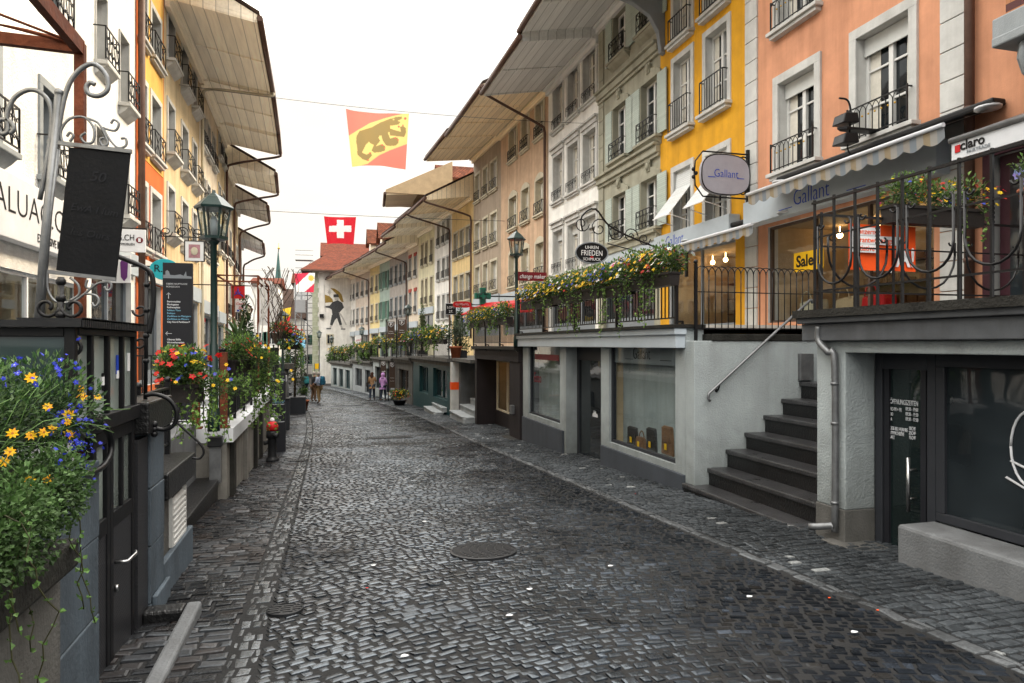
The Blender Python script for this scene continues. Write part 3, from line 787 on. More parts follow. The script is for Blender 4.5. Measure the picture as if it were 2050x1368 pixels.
def shopbay(h, rect, depth, wall='warmwall', mull=2, frame='greyframe', y0=0.0, glass='shopglass', lamps=0, seed=0, floor='wood', shelf=0):
    """a lit shop room behind clear glass, in the local frame of its house"""
    a, b, c, d = rect; e = .02; dy = -depth
    m = MB(); yf = y0-.16
    m.quad((a-e, dy, c-e), (b+e, dy, c-e), (b+e, dy, d+e), (a-e, dy, d+e)); m.quad((a-e, dy, c-e), (a-e, dy, d+e), (a-e, yf, d+e), (a-e, yf, c-e))
    m.quad((b+e, dy, c-e), (b+e, yf, c-e), (b+e, yf, d+e), (b+e, dy, d+e)); m.quad((a-e, dy, d+e), (b+e, dy, d+e), (b+e, yf, d+e), (a-e, yf, d+e))
    m.build('shop_room', wall, h, True)
    m = MB(); m.quad((a-e, dy, c-e), (a-e, yf, c-e), (b+e, yf, c-e), (b+e, dy, c-e)); m.build('display_floor', floor, h, True)
    m = MB(); f = .05
    m.box(a, a+f, y0-.12, y0-.05, c, d); m.box(b-f, b, y0-.12, y0-.05, c, d); m.box(a+f, b-f, y0-.119, y0-.051, d-f, d); m.box(a+f, b-f, y0-.119, y0-.051, c, c+f)
    for i in range(1, mull): x = a+(b-a)*i/mull; m.box(x-.025, x+.025, y0-.118, y0-.052, c+f, d-f)
    w = m.build('shop_window', frame, h, True)
    m = MB(); m.quad((a+.02, y0-.085, c+.02), (b-.02, y0-.085, c+.02), (b-.02, y0-.085, d-.02), (a+.02, y0-.085, d-.02)); m.build('pane', glass, w, True)
    r = random.Random(seed)
    if shelf:
        m = MB()
        for i in range(shelf):
            z = c+.35+(d-c-.7)*i/max(1, shelf); m.box(a+.08, b-.08, dy+.02, dy+.32, z, z+.03)
            x = a+.15
            while x < b-.3:
                ww = r.uniform(.08, .22); hh = r.uniform(.08, .26)
                if r.random() < .8: m.box(x, x+ww, dy+.06, dy+.25, z+.031, z+.03+hh)
                x += ww+r.uniform(.02, .1)
        m.build('shelf', 'wood', h, True)
    if lamps:
        m = MB()
        for i in range(lamps):
            x = a+(b-a)*(i+.5)/lamps; m.ball((x, dy*.55+y0*.45, d-.18), .06, 8); m.bar((x, dy*.55+y0*.45, d-.12), (x, dy*.55+y0*.45, d), .012)
        m.build('ceiling_lamp', 'warmlamp', h, True)
# ------------------------------------------------------------------ right-hand houses, near to far
plaster('w_orange', (.60, .285, .165), .15, .4); plaster('w_yellow', (.64, .32, .018), .15, .4); plaster('w_green', (.33, .32, .25), .25, .4)
plaster('w_white', (.80, .79, .75), .15, .22); plaster('w_brown', (.56, .39, .26), .5, .45, 1.5, 30); plaster('w_greybrown', (.36, .29, .22), .4, .45)
plaster('w_yellow2', (.74, .56, .28), .2, .3); plaster('w_white2', (.78, .76, .71), .2, .3); plaster('w_yg', (.68, .64, .44), .2, .3)
plaster('w_cream', (.62, .53, .42), .2, .3); plaster('w_grey', (.36, .33, .30), .2, .3); plaster('w_sage', (.33, .41, .36), .2, .3)
plaster('w_yellow3', (.68, .56, .28), .2, .3); plaster('w_beige', (.58, .50, .42), .2, .3); plaster('w_rough', (.68, .67, .64), .9, .15, 1.5, 26)
plaster('w_lyellow', (.72, .42, .10), .15, .25); plaster('w_lorange', (.56, .13, .03), .15, .25); plaster('w_lbeige', (.60, .47, .28), .3, .5); plaster('w_lcream', (.66, .58, .46), .3, .5)
A = house
oh = A('orange_house', 'bright orange plastered house with pale grey quoins and two windows per floor', 'R', 1937, 1494, 'w_orange',
       [(1560, 1633), (1717, 1822)], [(1547, 177, 352), (1547, -112, 72)],
       dict(sm='stone_pale', curtain=1, sw=.16, rail='arch', railh=.55, bars=(.34, .68), depth=.24, blind=.3, sillproj=.18, proud=.045, railin=-.08), ze=12.2, oh=2.0, soffit='soffit_dim', extra=lambda W: [(.55, W-.75, .10, 2.05)], shop=False, quoin=('stone_pale', (0, 1), .42))
H, W, zt, ze, lx, lz, cw = oh
shopbay(H, (.55, W-.75, .10, 2.05), 2.4, mull=3, lamps=4, seed=3, shelf=3, frame='brownsign')
HO = H
m = MB(); m.box(.25, W-.3, .02, .28, 2.12, 2.62); fa = m.build('fascia', 'fascia', H, True, bevel=.01)
P0 = INFO[H] @ Vector((W*.5, .284, 2.22)); xd = INFO[H].to_3x3() @ Vector((-1, 0, 0))
lettering('Gallant', INFO[H] @ Vector((W*.64, .284, 2.25)), xd, .42, 'blue', H, squeeze=.8, off=-.006)
m = MB(); m.box(W*.72, W*.645, .281, .285, 2.235, 2.25); m.box(W*.38, W*.30, .281, .285, 2.235, 2.25); m.build('underline', 'blue', H, True)
# house with the fair-trade shop: strip of plaster, brick oriel on a stone bracket
H, W, zt, ze, lx, lz, cw = A('brick_house', 'house with striped brick oriel on a carved stone bracket at the right edge', 'R', 2250, 1939, 'w_orange', [], [], {}, ze=12.2, oh=2.0, soffit='soffit_dim', shop=False, ya=3.0,
       extra=lambda W: [(W-1.75, W-.35, .02, 2.2), (.4, W-2.1, .3, 2.2)])
basic('brickstripe', (.30, .085, .05), .8, .25, 6, .2, 60)
def brickstripes():
    m_, nt, out = nodes('striped_brick'); p = N(nt, 'ShaderNodeBsdfPrincipled'); p.inputs['Roughness'].default_value = .8; L(nt, p, 0, out, 0)
    tc = N(nt, 'ShaderNodeTexCoord'); sx = N(nt, 'ShaderNodeSeparateXYZ'); L(nt, tc, 'Object', sx, 0)
    ad = N(nt, 'ShaderNodeMath', operation='ADD'); L(nt, sx, 'X', ad, 0); L(nt, sx, 'Y', ad, 1)
    cb = N(nt, 'ShaderNodeCombineXYZ'); L(nt, ad, 0, cb, 'X'); L(nt, sx, 'Z', cb, 'Y')
    br = N(nt, 'ShaderNodeTexBrick', Scale=1.0); br.inputs['Brick Width'].default_value = .25; br.inputs['Row Height'].default_value = .09; br.inputs['Mortar Size'].default_value = .006
    L(nt, cb, 0, br, 'Vector'); br.inputs['Color1'].default_value = (1, 1, 1, 1); br.inputs['Color2'].default_value = (.75, .75, .75, 1); br.inputs['Mortar'].default_value = (.5, .5, .5, 1)
    dv = N(nt, 'ShaderNodeMath', operation='DIVIDE'); L(nt, sx, 'Z', dv, 0); dv.inputs[1].default_value = .18; fr = N(nt, 'ShaderNodeMath', operation='FRACT'); L(nt, dv, 0, fr, 0)
    gt = N(nt, 'ShaderNodeMath', operation='GREATER_THAN'); L(nt, fr, 0, gt, 0); gt.inputs[1].default_value = .5
    c = mixc(nt, (.42, .17, .07), (.09, .022, .02), (gt, 0)); d = mixc(nt, c, (br, 0), 1.0, 'MULTIPLY'); nt.links.new(d[0].outputs[2], p.inputs['Base Color']); MATS['striped_brick'] = m_
brickstripes()
YR0 = lambda u, x: atx(u, 690, x).y
HB = H
q0 = YR0(1985, 7.85)-3.0
zs = lz(2000, 190)
m = MB(); m.box(.1, q0-.1, 0.0, .75, zs+.62, 9.5); ob = m.build('oriel', 'striped_brick', H, True)
m = MB(); m.box(.0, q0+.0, -.01, .85, zs+.36, zs+.62); m.box(.05, q0-.05, -.01, .92, zs+.24, zs+.36); m.build('oriel_sill', 'stone_grey', H, True, bevel=.02)
m = MB()
for xa in (q0-.75, q0-1.9):
    m.prism([(xa, 0, zs+.24), (xa, .75, zs+.24), (xa, .78, zs+.05), (xa, .70, zs-.12), (xa, .5, zs-.22), (xa, .32, zs-.42), (xa, .12, zs-.52), (xa, 0, zs-.55)], (.5, 0, 0))
    for k in range(3): m.tube([(xa+.1+.15*k, .775, zs+.22), (xa+.1+.15*k, .80, zs+.05), (xa+.1+.15*k, .72, zs-.13), (xa+.1+.15*k, .52, zs-.23), (xa+.1+.15*k, .33, zs-.44)], .05, 6)
m.build('bracket', 'stone_grey', H, True, bevel=.015)
m = MB(); m.box(W-.37, W-.26, .0, .06, .0, 2.25); m.box(W-1.86, W-1.74, .0, .06, .0, 2.25); m.box(W-1.86, W-.26, .001, .059, 2.2, 2.35); m.box(W-1.7, W-.4, -.14, -.08, .02, 2.2); dr = m.build('shop_door', 'plumdoor', H, True)
m = MB(); m.quad((W-1.55, -.07, .3), (W-.55, -.07, .3), (W-.55, -.07, 2.05), (W-1.55, -.07, 2.05)); m.build('pane', 'glass', dr, True)
shopbay(H, (.4, W-2.1, .3, 2.2), 1.5, mull=2, lamps=1, seed=5, shelf=2)
m = MB(); m.tube([(W-.1, .10, zt-.3), (W-.1, .10, .05)], .065, 10)
for k in range(5): m.lathe([(.075, 0), (.075, .06)], (W-.1, .10, .8+k*2.1), 10)
m.build('downpipe', 'copperpipe', H, True)

hY = A('yellow_house', 'vivid yellow house with white framed windows and tilted slat blinds', 'R', 1494, 1322, 'w_yellow',
       [(1350, 1384), (1414, 1457)], [(1346, 348, 482, dict(tilt=1)), (1341, 135, 275, dict(rail='bars', railh=.75)), (1341, -55, 98, dict(rail='bars', railh=.6))],
       dict(sm='stone_pale', curtain=1, sw=.14, bars=(.36, .68), depth=.22, sillproj=.2, railin=-.04), tip=(1112, 22), oh=2.6, zt=1.1, soffit='soffit_cream', extra=lambda W: [(.4, W-.5, .10, 2.0)], shop=False)
H, W, zt, ze, lx, lz, cw = hY
shopbay(H, (.4, W-.5, .10, 2.0), 2.0, mull=2, lamps=5, seed=9, shelf=3)
m = MB(); m.box(.2, W-.2, .02, .3, 2.05, 2.5); m.build('fascia', 'fascia', H, True, bevel=.01)
xd = INFO[H].to_3x3() @ Vector((-1, 0, 0))
lettering('Gallant', INFO[H] @ Vector((W*.78, .304, 2.15)), xd, .40, 'blue', H, squeeze=.8, off=-.006)
m = MB(); m.box(W*.86, W*.78, .301, .305, 2.135, 2.15); m.box(W*.49, W*.4, .301, .305, 2.135, 2.15); m.build('underline', 'blue', H, True)
zc = lz(1310, 15)
m = MB(); x = W-.3
m.box(x, x+.2, 0, 2.5, zc-.13, zc+.13); m.prism([(x+.02, y, z) for y, z in [(0, zc-1.55), (.12, zc-1.5), (.2, zc-.95), (.45, zc-.55), (.9, zc-.3), (1.5, zc-.131), (1.25, zc-.131), (.65, zc-.131), (.25, zc-.131), (0, zc-.131)][::-1]], (.16, 0, 0))
m.build('eaves_bracket', 'greyframe', H, True, bevel=.015)

hG = A('ornate_house', 'grey green house with pale shutters, arched windows and stone cornices', 'R', 1322, 1200, 'w_green',
       [(1230, 1256), (1286, 1319)], [(1228, 396, 486), (1228, 222, 328), (1228, 38, 128)],
       dict(sm='w_green', sw=.16, rail='curl', railh=.55, bars=(.35, .7), depth=.2, shutter='shutter_green', balcony=1, archtop=1, keystone=1, frame='wframe', proud=.06), tip=(1088, 1), zt=.55, soffit='soffit_grey', quoin=('w_green', (1,), .4))
H, W, zt, ze, lx, lz, cw = hG
for v1 in (503, 352, 176):
    z = lz(1228, v1); m = MB()
    m.box(-.0, W, .0, .14, z-.10, z+.10); m.box(.0, W, .0, .22, z+.10, z+.18); m.box(0, W, 0, .08, z-.2, z-.1)
    m.build('cornice', 'w_green', H, True, bevel=.02)
A('white_house', 'white plastered house with moulded window hoods on three floors', 'R', 1200, 1098, 'w_white',
  [(1109, 1127), (1138, 1158), (1169, 1194)], [(1109, 466, 552, dict(hood=1, blind=.35)), (1109, 318, 408, dict(hood=1)), (1109, 172, 266)],
  dict(sm='stone_pale', curtain=1, sw=.13, rail='swag', railh=.42, bars=(.4, .72), depth=.26, proud=.04), tip=(1045, 82), zt=.5, soffit='soffit_grey')
A('brown_house', 'rough pinkish brown house with arched cream window frames', 'R', 1098, 1003, 'w_brown',
  [(1020, 1035), (1045, 1059), (1073, 1089)], [(1020, 512, 576, dict(archtop=1)), (1020, 400, 461, dict(archtop=1)), (1020, 262, 326, dict(rail='curl'))],
  dict(sm='stone_cream', sw=.12, rail='cross', railh=.5, bars=(.5,), depth=.22, curtain=1, frame='stone_cream'), tip=(970, 177), zt=.35, soffit='soffit_gold', pipe=('n', 1094, 258), gable=True)
A('greybrown_house', 'narrow grey brown house under deep golden eaves', 'R', 1003, 948, 'w_greybrown',
  [(952, 961), (968, 977), (983, 995)], [(952, 537, 590), (952, 450, 504), (952, 354, 406)],
  dict(sm='stone_cream', sw=.12, rail='cross', railh=.5, bars=(.5,), depth=.2, curtain=1), tip=(900, 267), zt=.35, soffit='soffit_gold')
A('tall_yellow_house', 'warm yellow house with plain stone window frames beside the grey brown house', 'R', 948, 905, 'w_yellow2',
  [(909, 917), (921, 929), (933, 942)], [(909, 556, 606), (909, 470, 520)],
  dict(sm='stone_cream', sw=.1, rail='bars', railh=.5, bars=(.5,), depth=.2), tip=(860, 395), zt=.45, soffit='soffit_gold', pipe=('n', 945, 436), far=True)
A('slim_white_house', 'slim white house with triple narrow windows on each floor', 'R', 905, 870, 'w_white2',
  [(876, 881), (886, 891), (895, 901)], [(876, 594, 640), (876, 523, 562), (876, 452, 494)],
  dict(sm='stone_pale', sw=.1, rail='bars', railh=.5, bars=(.5,), depth=.2), tip=(806, 440), zt=.4, soffit='soffit_cream', pipe=('n', 866, 482), far=True)
A('pale_yellow_house', 'pale yellow green house with triple windows beyond the slim white house', 'R', 870, 838, 'w_yg',
  [(844, 848), (852, 856), (862, 867)], [(844, 562, 611), (844, 491, 534)],
  dict(sm='stone_cream', sw=.1, rail='bars', railh=.5, bars=(.5,), depth=.2), tip=(778, 468), zt=.4, soffit='soffit_cream', far=True)
RF = [('red_arch_house', 'cream house with red arched window heads', 838, 817, 'w_cream', 756, 500, 'stone_pale', None, 2),
      ('grey_house', 'grey stone house with tall close set windows', 817, 780, 'w_grey', 735, 514, 'stone_grey', None, 4),
      ('sage_house', 'sage green house with dark green shutters', 780, 760, 'w_sage', 712, 527, 'w_sage', 'shutter_dark', 2),
      ('lemon_house', 'distant lemon yellow house before the pale pair', 760, 741, 'w_yellow3', 697, 535, 'stone_cream', None, 2),
      ('beige_house', 'distant beige house between lemon house and end white house', 741, 712, 'w_beige', 676, 549, 'stone_pale', None, 3),
      ('end_white_house', 'last narrow white house touching the mural wall', 712, 700, 'w_white2', 667, 556, 'stone_pale', None, 2)]
basic('redarch', (.35, .06, .04), .7, .2, 5, .1, 40)
for nm, lb, a, b, wl, tu, tv, sm, shut, nw in RF:
    w = a-b; cs = [(b+w*(i+.22)/nw, b+w*(i+.68)/nw) for i in range(nw)]
    u0 = (a+b)/2; q = atbs(u0, 600, RX); Z = (q-CAM).dot(FW); k = F/Z
    st = dict(headmat=('redarch' if 'red' in nm else None), sm=sm, sw=.1, rail='bars', railh=.45, bars=(.5,), depth=.2)
    if shut: st['shutter'] = shut; st['rail'] = None
    zz = [(2.0+rz(q.y)+4.1, 1.55), (rz(q.y)+8.8, 1.5), (rz(q.y)+11.2, 1.3)]
    rows = [(u0, HY-(z0+h-EYE)*k, HY-(z0-EYE)*k) for z0, h in zz]
    A(nm, lb, 'R', a, b, wl, cs, rows, st, tip=(tu, tv), oh=2.4, zt=.35, soffit='soffit_cream', far=True, zb=rz(q.y)+2.3, pipe=('n',) if 'grey' in nm or 'beige' in nm else None)

# steep dormers on the right-hand roofs
def dormer(u, v, w, y, label, deep=3.0):
    p = aty(u, v, y); t = thing('roof_dormer', label, 'dormer', p)
    x, z = p.x, p.z
    m = MB(); m.prism([(x, y, z-w*.8), (x, y+w, z-w*.8), (x, y+w, z), (x, y+w/2, z+w*.55), (x, y, z)], (deep, 0, 0)); m.build('dormer_wall', 'soffit_gold', t)
    m = MB()
    for s in (0, 1):
        a = (x-.35, y-.2, z-.1) if s == 0 else (x-.35, y+w+.2, z-.1)
        m.prism([a, (x-.35, y+w/2, z+w*.62), (x-.35, y+w/2, z+w*.62+.14), (a[0], a[1], a[2]+.14)], (deep+.5, 0, 0))
    m.build('dormer_roof', 'shingle', t)
    m = MB(); m.box(x-.04, x-.0, y+w*.3, y+w*.7, z-w*.5, z-.05); m.build('window', 'white', t)
dormer(884, 356, 1.5, 47, 'golden boarded dormer with brown shingles above the slim white house')
dormer(765, 478, 2.4, 62, 'red shingled dormer on the roofs before the tile roof')
dormer(742, 488, 2.4, 70, 'far red shingled dormer nearest the mural house')
# overhanging upper roof seen above the slim white house
p = atbs(771, 415, RX-3.0); 
t = thing('projecting_roof', 'golden soffit of a higher roof jutting out above the lower eaves', 'roof', p)
m = MB(); q = atbs(838, 345, RX-2.6)
m.prism([(p.x, p.y, p.z), (p.x-.25, p.y-4.0, p.z), (p.x+3.6, p.y-4.0, p.z+.25), (p.x+3.6, p.y, p.z+.25)], (0, 0, .12)); m.build('soffit', 'soffit_gold', t)
m = MB(); m.prism([(p.x-.3, p.y-4.1, p.z+.13), (p.x-.3, p.y-4.1, p.z+.3), (p.x+4, p.y-4.1, p.z+2.4), (p.x+4, p.y-4.1, p.z+.13)], (.3, 4.4, 0)); m.build('roof_tiles', 'tanboard', t)
m = MB(); m.tube([(p.x-.1, p.y, p.z+.08), (p.x-.35, p.y-4.1, p.z+.08)], .09, 8); m.build('gutter', 'copperpipe', t)

# ------------------------------------------------------------------ left-hand houses
SL = dict(sm='stone_pale', sw=.12, bars=(.4, .7), depth=.24, sillproj=.16)
H, W, zt, ze, lx, lz, cw = A('roughcast_house', 'white roughcast house with the shop nameboard at the left edge', 'L', -420, 170, 'w_rough',
  [(-165, -100), (-50, -8), (82, 112)], [(80, 168, 352), (80, -190, 20)],
  dict(SL, sm='stone_grey', rail='curl', railh=.6, balcony=1, railin=-.15, frame='greyframe', glass='glass_green'), ze=12.5, oh=1.9, zb=.6, shop=False, D=5, extra=lambda W: [(.2, W-.5, .35, 2.15)])
HL = H
shopbay(H, (.2, W-.5, .35, 2.15), 1.6, mull=3, frame='white', wall='stone_cream', seed=4, shelf=2, glass='shopglass')
m = MB(); m.box(.05, W-.2, .02, .20, 2.5, 3.36); m.build('nameboard', 'offwhite', H, True, bevel=.01)
xd = INFO[H].to_3x3() @ Vector((-1, 0, 0))
pt = lambda u, v: INFO[H] @ Vector((lx(u), .204, lz(u, v)))
a = lx(118)
lettering('VALUAG.CH', INFO[H] @ Vector((a+.0, .205, 2.84)), xd, .50, 'black', H, align='RIGHT', squeeze=1.12, off=-.008)
lettering('EXKLUSIVE IMMOBILIEN', INFO[H] @ Vector((lx(42), .205, 2.58)), xd, .17, 'black', H, squeeze=.85)
H, W, zt, ze, lx, lz, cw = A('tall_white_house', 'tall white house with gilt window balconies and quoin lines', 'L', 170, 271, 'w_white',
  [(190, 212), (238, 256)], [(190, -30, 120, dict(only=(0,))), (238, 62, 205, dict(only=(1,))), (190, 252, 400, dict(only=(0,))), (238, 300, 430, dict(only=(1,)))],
  dict(SL, sm='stone_pale', rail='curl', railh=.62, balcony=1, sw=.03, railin=-.1), ze=12.5, oh=1.9, zb=.6, D=5)
H, W, zt, ze, lx, lz, cw = A('two_tone_house', 'orange house with yellow upper wall and stone framed windows', 'L', 271, 328, 'w_lorange',
  [(279, 292), (302, 320)], [(302, 385, 505), (302, 190, 310), (302, 14, 112)],
  dict(SL, rail='cross', railh=.6, sw=.13, railin=-.1), ze=12.6, oh=1.9, zb=.6, fascia='stone_pale', D=5)
zy = lz(300, 330)
hol = [(a-.13, b+.13) for a, b in cw]
m = MB(); za = zy
xs = [0.12]+[v for ab in sorted(hol) for v in ab]+[W-.35]
for i in range(0, len(xs), 2): m.box(xs[i], xs[i+1], -.01, .012, za, zt-.6)
rw = [(385, 505), (190, 310), (14, 112)]
for a, b in hol:
    zz = sorted([za]+[v for r in rw for v in (lz(302, r[1])-.16, lz(302, r[0])+.14) if v > za]+[zt-.6])
    if (len(zz) % 2) == 1: zz = zz[1:]
    lo = za
    for r in rw[::-1]:
        pass
    spans = []; cur = za
    for r in rw:
        l, t_ = lz(302, r[1])-.16, lz(302, r[0])+.14
        if t_ < za: continue
        if l > cur: spans.append((cur, l))
        cur = max(cur, t_)
    if cur < zt-.6: spans.append((cur, zt-.6))
    for c, d in spans: m.box(a+.003, b-.003, -.01, .0115, c, d)
m.build('upper_wall', 'w_lyellow', H, True)
m = MB(); m.tube([(W-.05, .12, zt), (W-.05, .12, .3)], .075, 10); m.build('downpipe', 'copperpipe', H, True)
ZEL = atbs(529, 128, LX+2.3).z
A('beige_corner_house', 'weathered beige house with stone balconies under the largest left eaves', 'L', 328, 399, 'w_lbeige',
  [(335, 348), (363, 375), (385, 393)], [(335, 372, 468), (335, 202, 305), (335, 10, 118)],
  dict(SL, rail='cross', railh=.6, balcony=1, sw=.11, railin=-.1), tip=(529, 128), oh=2.3, zb=.5, zt=.4, soffit='soffit_cream', pipe=('n', 402, 192, 'stone_cream'))
A('pale_cream_house', 'pale cream house with three window bays beyond the beige house', 'L', 399, 434, 'w_lcream',
  [(403, 410), (414, 420), (425, 430)], [(403, 445, 505), (403, 350, 405), (403, 222, 290)],
  dict(SL, rail='cross', railh=.5, sw=.1, railin=-.1), ze=ZEL-.04, oh=2.3, zb=.2, zt=.4, soffit='soffit_cream', far=True)
A('stained_cream_house', 'stained cream house behind the green street lamp', 'L', 434, 452, 'w_lbeige', yb=33.4, cols=[(437, 441), (445, 449)], rows=[(437, 450, 500), (437, 370, 415), (437, 255, 310)],
  st=dict(SL, rail='cross', railh=.5, sw=.1), ze=ZEL-.10, oh=2.3, zb=0, zt=.4, soffit='soffit_cream', pipe=('n', 452, 340), far=True)
LF = [('hipped_house', 'house whose eaves end in a boarded gable over the lane', 33.5, 37.5, 'w_lcream', 9.6, 2.1, 'soffit_cream'),
      ('narrow_left_house', 'narrow house with dim boarded eaves further along the left', 37.6, 42, 'w_lbeige', 8.85, 1.6, 'soffit_dim'),
      ('grey_eaves_house', 'house with broad grey boarded eaves seen above the pergola', 42.1, 46.5, 'w_grey', 7.5, 1.25, 'soffit_grey')]
for nm, lb, a, b, wl, tp, o_, sf in LF:
    ya_, yb_ = a, b; uu = lambda y: CX+F*((Vector((bx(LX, y), y, 0))).dot(RT)/(Vector((bx(LX, y), y, 0))).dot(FW)); a, b = uu(ya_), uu(yb_)
    q = Vector((bx(LX, (ya_+yb_)/2), (ya_+yb_)/2, 0)); k = F/(q-CAM).dot(FW); w = b-a
    rows = [((a+b)/2, HY-(z0+1.5-EYE)*k, HY-(z0-EYE)*k) for z0 in (rz(q.y)+4.6, rz(q.y)+7.3)]
    A(nm, lb, 'L', a, b, wl, ya=ya_, yb=yb_, cols=[(a+w*.15, a+w*.4), (a+w*.6, a+w*.85)], rows=rows, st=dict(SL, rail='cross', railh=.5, sw=.1), ze=tp, oh=o_, zb=rz(q.y)+1.2, zt=.5, soffit=sf, far=True, pipe=('n',))
H, W, zt, ze, lx, lz, cw = A('low_grey_house', 'low pale house at the far end of the left row', 'L', 486, 500, 'w_white2', [], [], {}, ze=3.9, oh=.5, zb=-1.5, far=True, roof='rooftile', shop=False, ya=46.6, yb=80)
# ------------------------------------------------------------------ plants
GREENS = [(.045, .10, .020), (.075, .15, .028), (.115, .20, .04), (.15, .25, .055), (.035, .07, .02)]
def rv(r): 
    while True:
        v = Vector((r.uniform(-1, 1), r.uniform(-1, 1), r.uniform(-1, 1)))
        if .05 < v.length < 1: return v.normalized()
def leaf(m, p, d, ln, wd, col, r, fold=.25):
    d = d.normalized(); s = d.cross(rv(r)).normalized(); n = s.cross(d)
    a = p; b = p+d*ln*.5+s*wd*.5+n*wd*fold; c = p+d*ln-n*ln*.12; e = p+d*ln*.5-s*wd*.5+n*wd*fold
    md = p+d*ln*.5
    m.add((a, b, c, e, md), ((0, 1, 4), (1, 2, 4), (4, 2, 3), (0, 4, 3)), col)
def flower(m, p, nrm, rad, col, k=6, r=rnd, eye=(.35, .12, .01)):
    nrm = nrm.normalized(); x = nrm.orthogonal().normalized(); y = nrm.cross(x); a0 = r.uniform(0, 6)
    for i in range(k):
        a = a0+2*pi*i/k; w = pi/k*.95
        d = x*cos(a)+y*sin(a); q1 = x*cos(a-w)+y*sin(a-w); q2 = x*cos(a+w)+y*sin(a+w)
        cc = tuple(c*r.uniform(.8, 1.15) for c in col)
        m.add((p+nrm*.002, p+q1*rad*.62+nrm*rad*.15, p+d*rad+nrm*rad*r.uniform(-.1, .25), p+q2*rad*.62+nrm*rad*.15), ((0, 1, 2, 3),), cc)
    if eye: m.add([p+nrm*rad*.14+(x*cos(t)+y*sin(t))*rad*.22 for t in (0, 1.05, 2.1, 3.14, 4.2, 5.2)], ((0, 1, 2, 3, 4, 5),), eye)
YEL, RED, BLU, WHT, PNK, ORG = (.75, .48, .01), (.5, .012, .015), (.05, .07, .42), (.7, .7, .68), (.55, .08, .22), (.7, .2, .01)
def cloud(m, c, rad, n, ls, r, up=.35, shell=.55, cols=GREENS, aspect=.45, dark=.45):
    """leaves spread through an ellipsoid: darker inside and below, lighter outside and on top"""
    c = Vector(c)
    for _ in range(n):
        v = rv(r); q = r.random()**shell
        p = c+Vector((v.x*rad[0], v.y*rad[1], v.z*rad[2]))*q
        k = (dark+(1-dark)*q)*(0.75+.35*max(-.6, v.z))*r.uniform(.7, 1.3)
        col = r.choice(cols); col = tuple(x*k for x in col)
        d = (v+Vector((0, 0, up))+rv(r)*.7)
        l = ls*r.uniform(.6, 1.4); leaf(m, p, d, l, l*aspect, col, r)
def strand(m, st, p, ln, r, ls, sway=.10, cols=GREENS):
    q = Vector(p); pts = [q.copy()]
    d = Vector((r.uniform(-1, 1)*.5, r.uniform(-1, 1)*.5, .2))
    n = max(4, int(ln/.06))
    for i in range(n):
        d = (d*.75+Vector((r.uniform(-1, 1)*sway*3, r.uniform(-1, 1)*sway*3, -.6))).normalized()*(ln/n)
        q = q+d; pts.append(q.copy())
        for _ in range(2):
            k = r.uniform(.7, 1.5); col = tuple(x*k for x in r.choice(cols[1:4]))
            l = ls*r.uniform(.7, 1.3); leaf(m, q, rv(r)+Vector((0, 0, .1)), l, l*.8, col, r)
    st.tube(pts, .003, 3, col=(.05, .05, .02))
def flowerbox(p, a, ln, label, seed, mixf, nl=700, ls=.045, nf=60, fr=.022, trail=3, tl=.4, h=.26, group=None, box=True, up=.22, wide=.2, trailside=None, cat='flower box'):
    """trough with foliage and blossoms; p centre of trough top, a direction along it"""
    r = random.Random(seed); p = Vector(p); a = Vector(a).normalized(); s = Vector((-a.y, a.x, 0))
    t = thing('flower_box', label, cat, p-Vector((0, 0, .18)), 0, group)
    if box:
        m = MB(); m.prism([p+s*w+Vector((0, 0, z))-a*ln/2 for w, z in ((-.09, 0), (.09, 0), (.07, -.19), (-.07, -.19))], a*ln); m.prism([p+s*w+Vector((0, 0, z))-a*(ln/2+.015) for w, z in ((-.105, .003), (.105, .003), (.105, -.03), (-.105, -.03))][::1], a*(ln+.03))
        m.build('trough', 'trough', t)
    m = MB(); st = MB(); fl = MB()
    k = max(2, int(ln/.3))
    for i in range(k):
        c = p+a*ln*((i+.5)/k-.5)+s*r.uniform(-.04, .04)+Vector((0, 0, h*.45))
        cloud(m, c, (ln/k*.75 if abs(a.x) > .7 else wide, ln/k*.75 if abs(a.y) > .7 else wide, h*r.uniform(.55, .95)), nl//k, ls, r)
    for i in range(trail):
        q = p+a*ln*r.uniform(-.5, .5)+s*(trailside*.12 if trailside else r.choice((-.1, .1)))
        strand(m, st, q, tl*r.uniform(.5, 1.3), r, ls*.9)
    for i in range(nf):
        col, wgt = mixf[0]
        x = r.random(); acc = 0
        for col, wgt in mixf:
            acc += wgt
            if x < acc: break
        g = r.gauss(0, 1); v = Vector((0, 0, .4))+s*r.uniform(-1, 1)+a*r.uniform(-.5, .5)
        tt = r.uniform(-.55, .55)
        # clumps of one colour
        tt = (round(tt*4+ (hash(col) % 7)*.13)/4+r.uniform(-.09, .09))*.95
        q = p+a*ln*tt+s*v.dot(s)*(wide+.04)+Vector((0, 0, h*r.uniform(.15, 1.25)*(1-.35*abs(v.dot(s)))))
        flower(fl, q, v+Vector((0, 0, .3)), fr*r.uniform(.7, 1.35), col, 6 if col in (YEL, ORG) else 5, r, (.3, .12, .01) if col != BLU else None)
    m.build('foliage', 'leaf', t)
    if st.V: st.build('stem', 'leaf', t)
    if fl.V: fl.build('blossoms', 'petal', t)
    return t
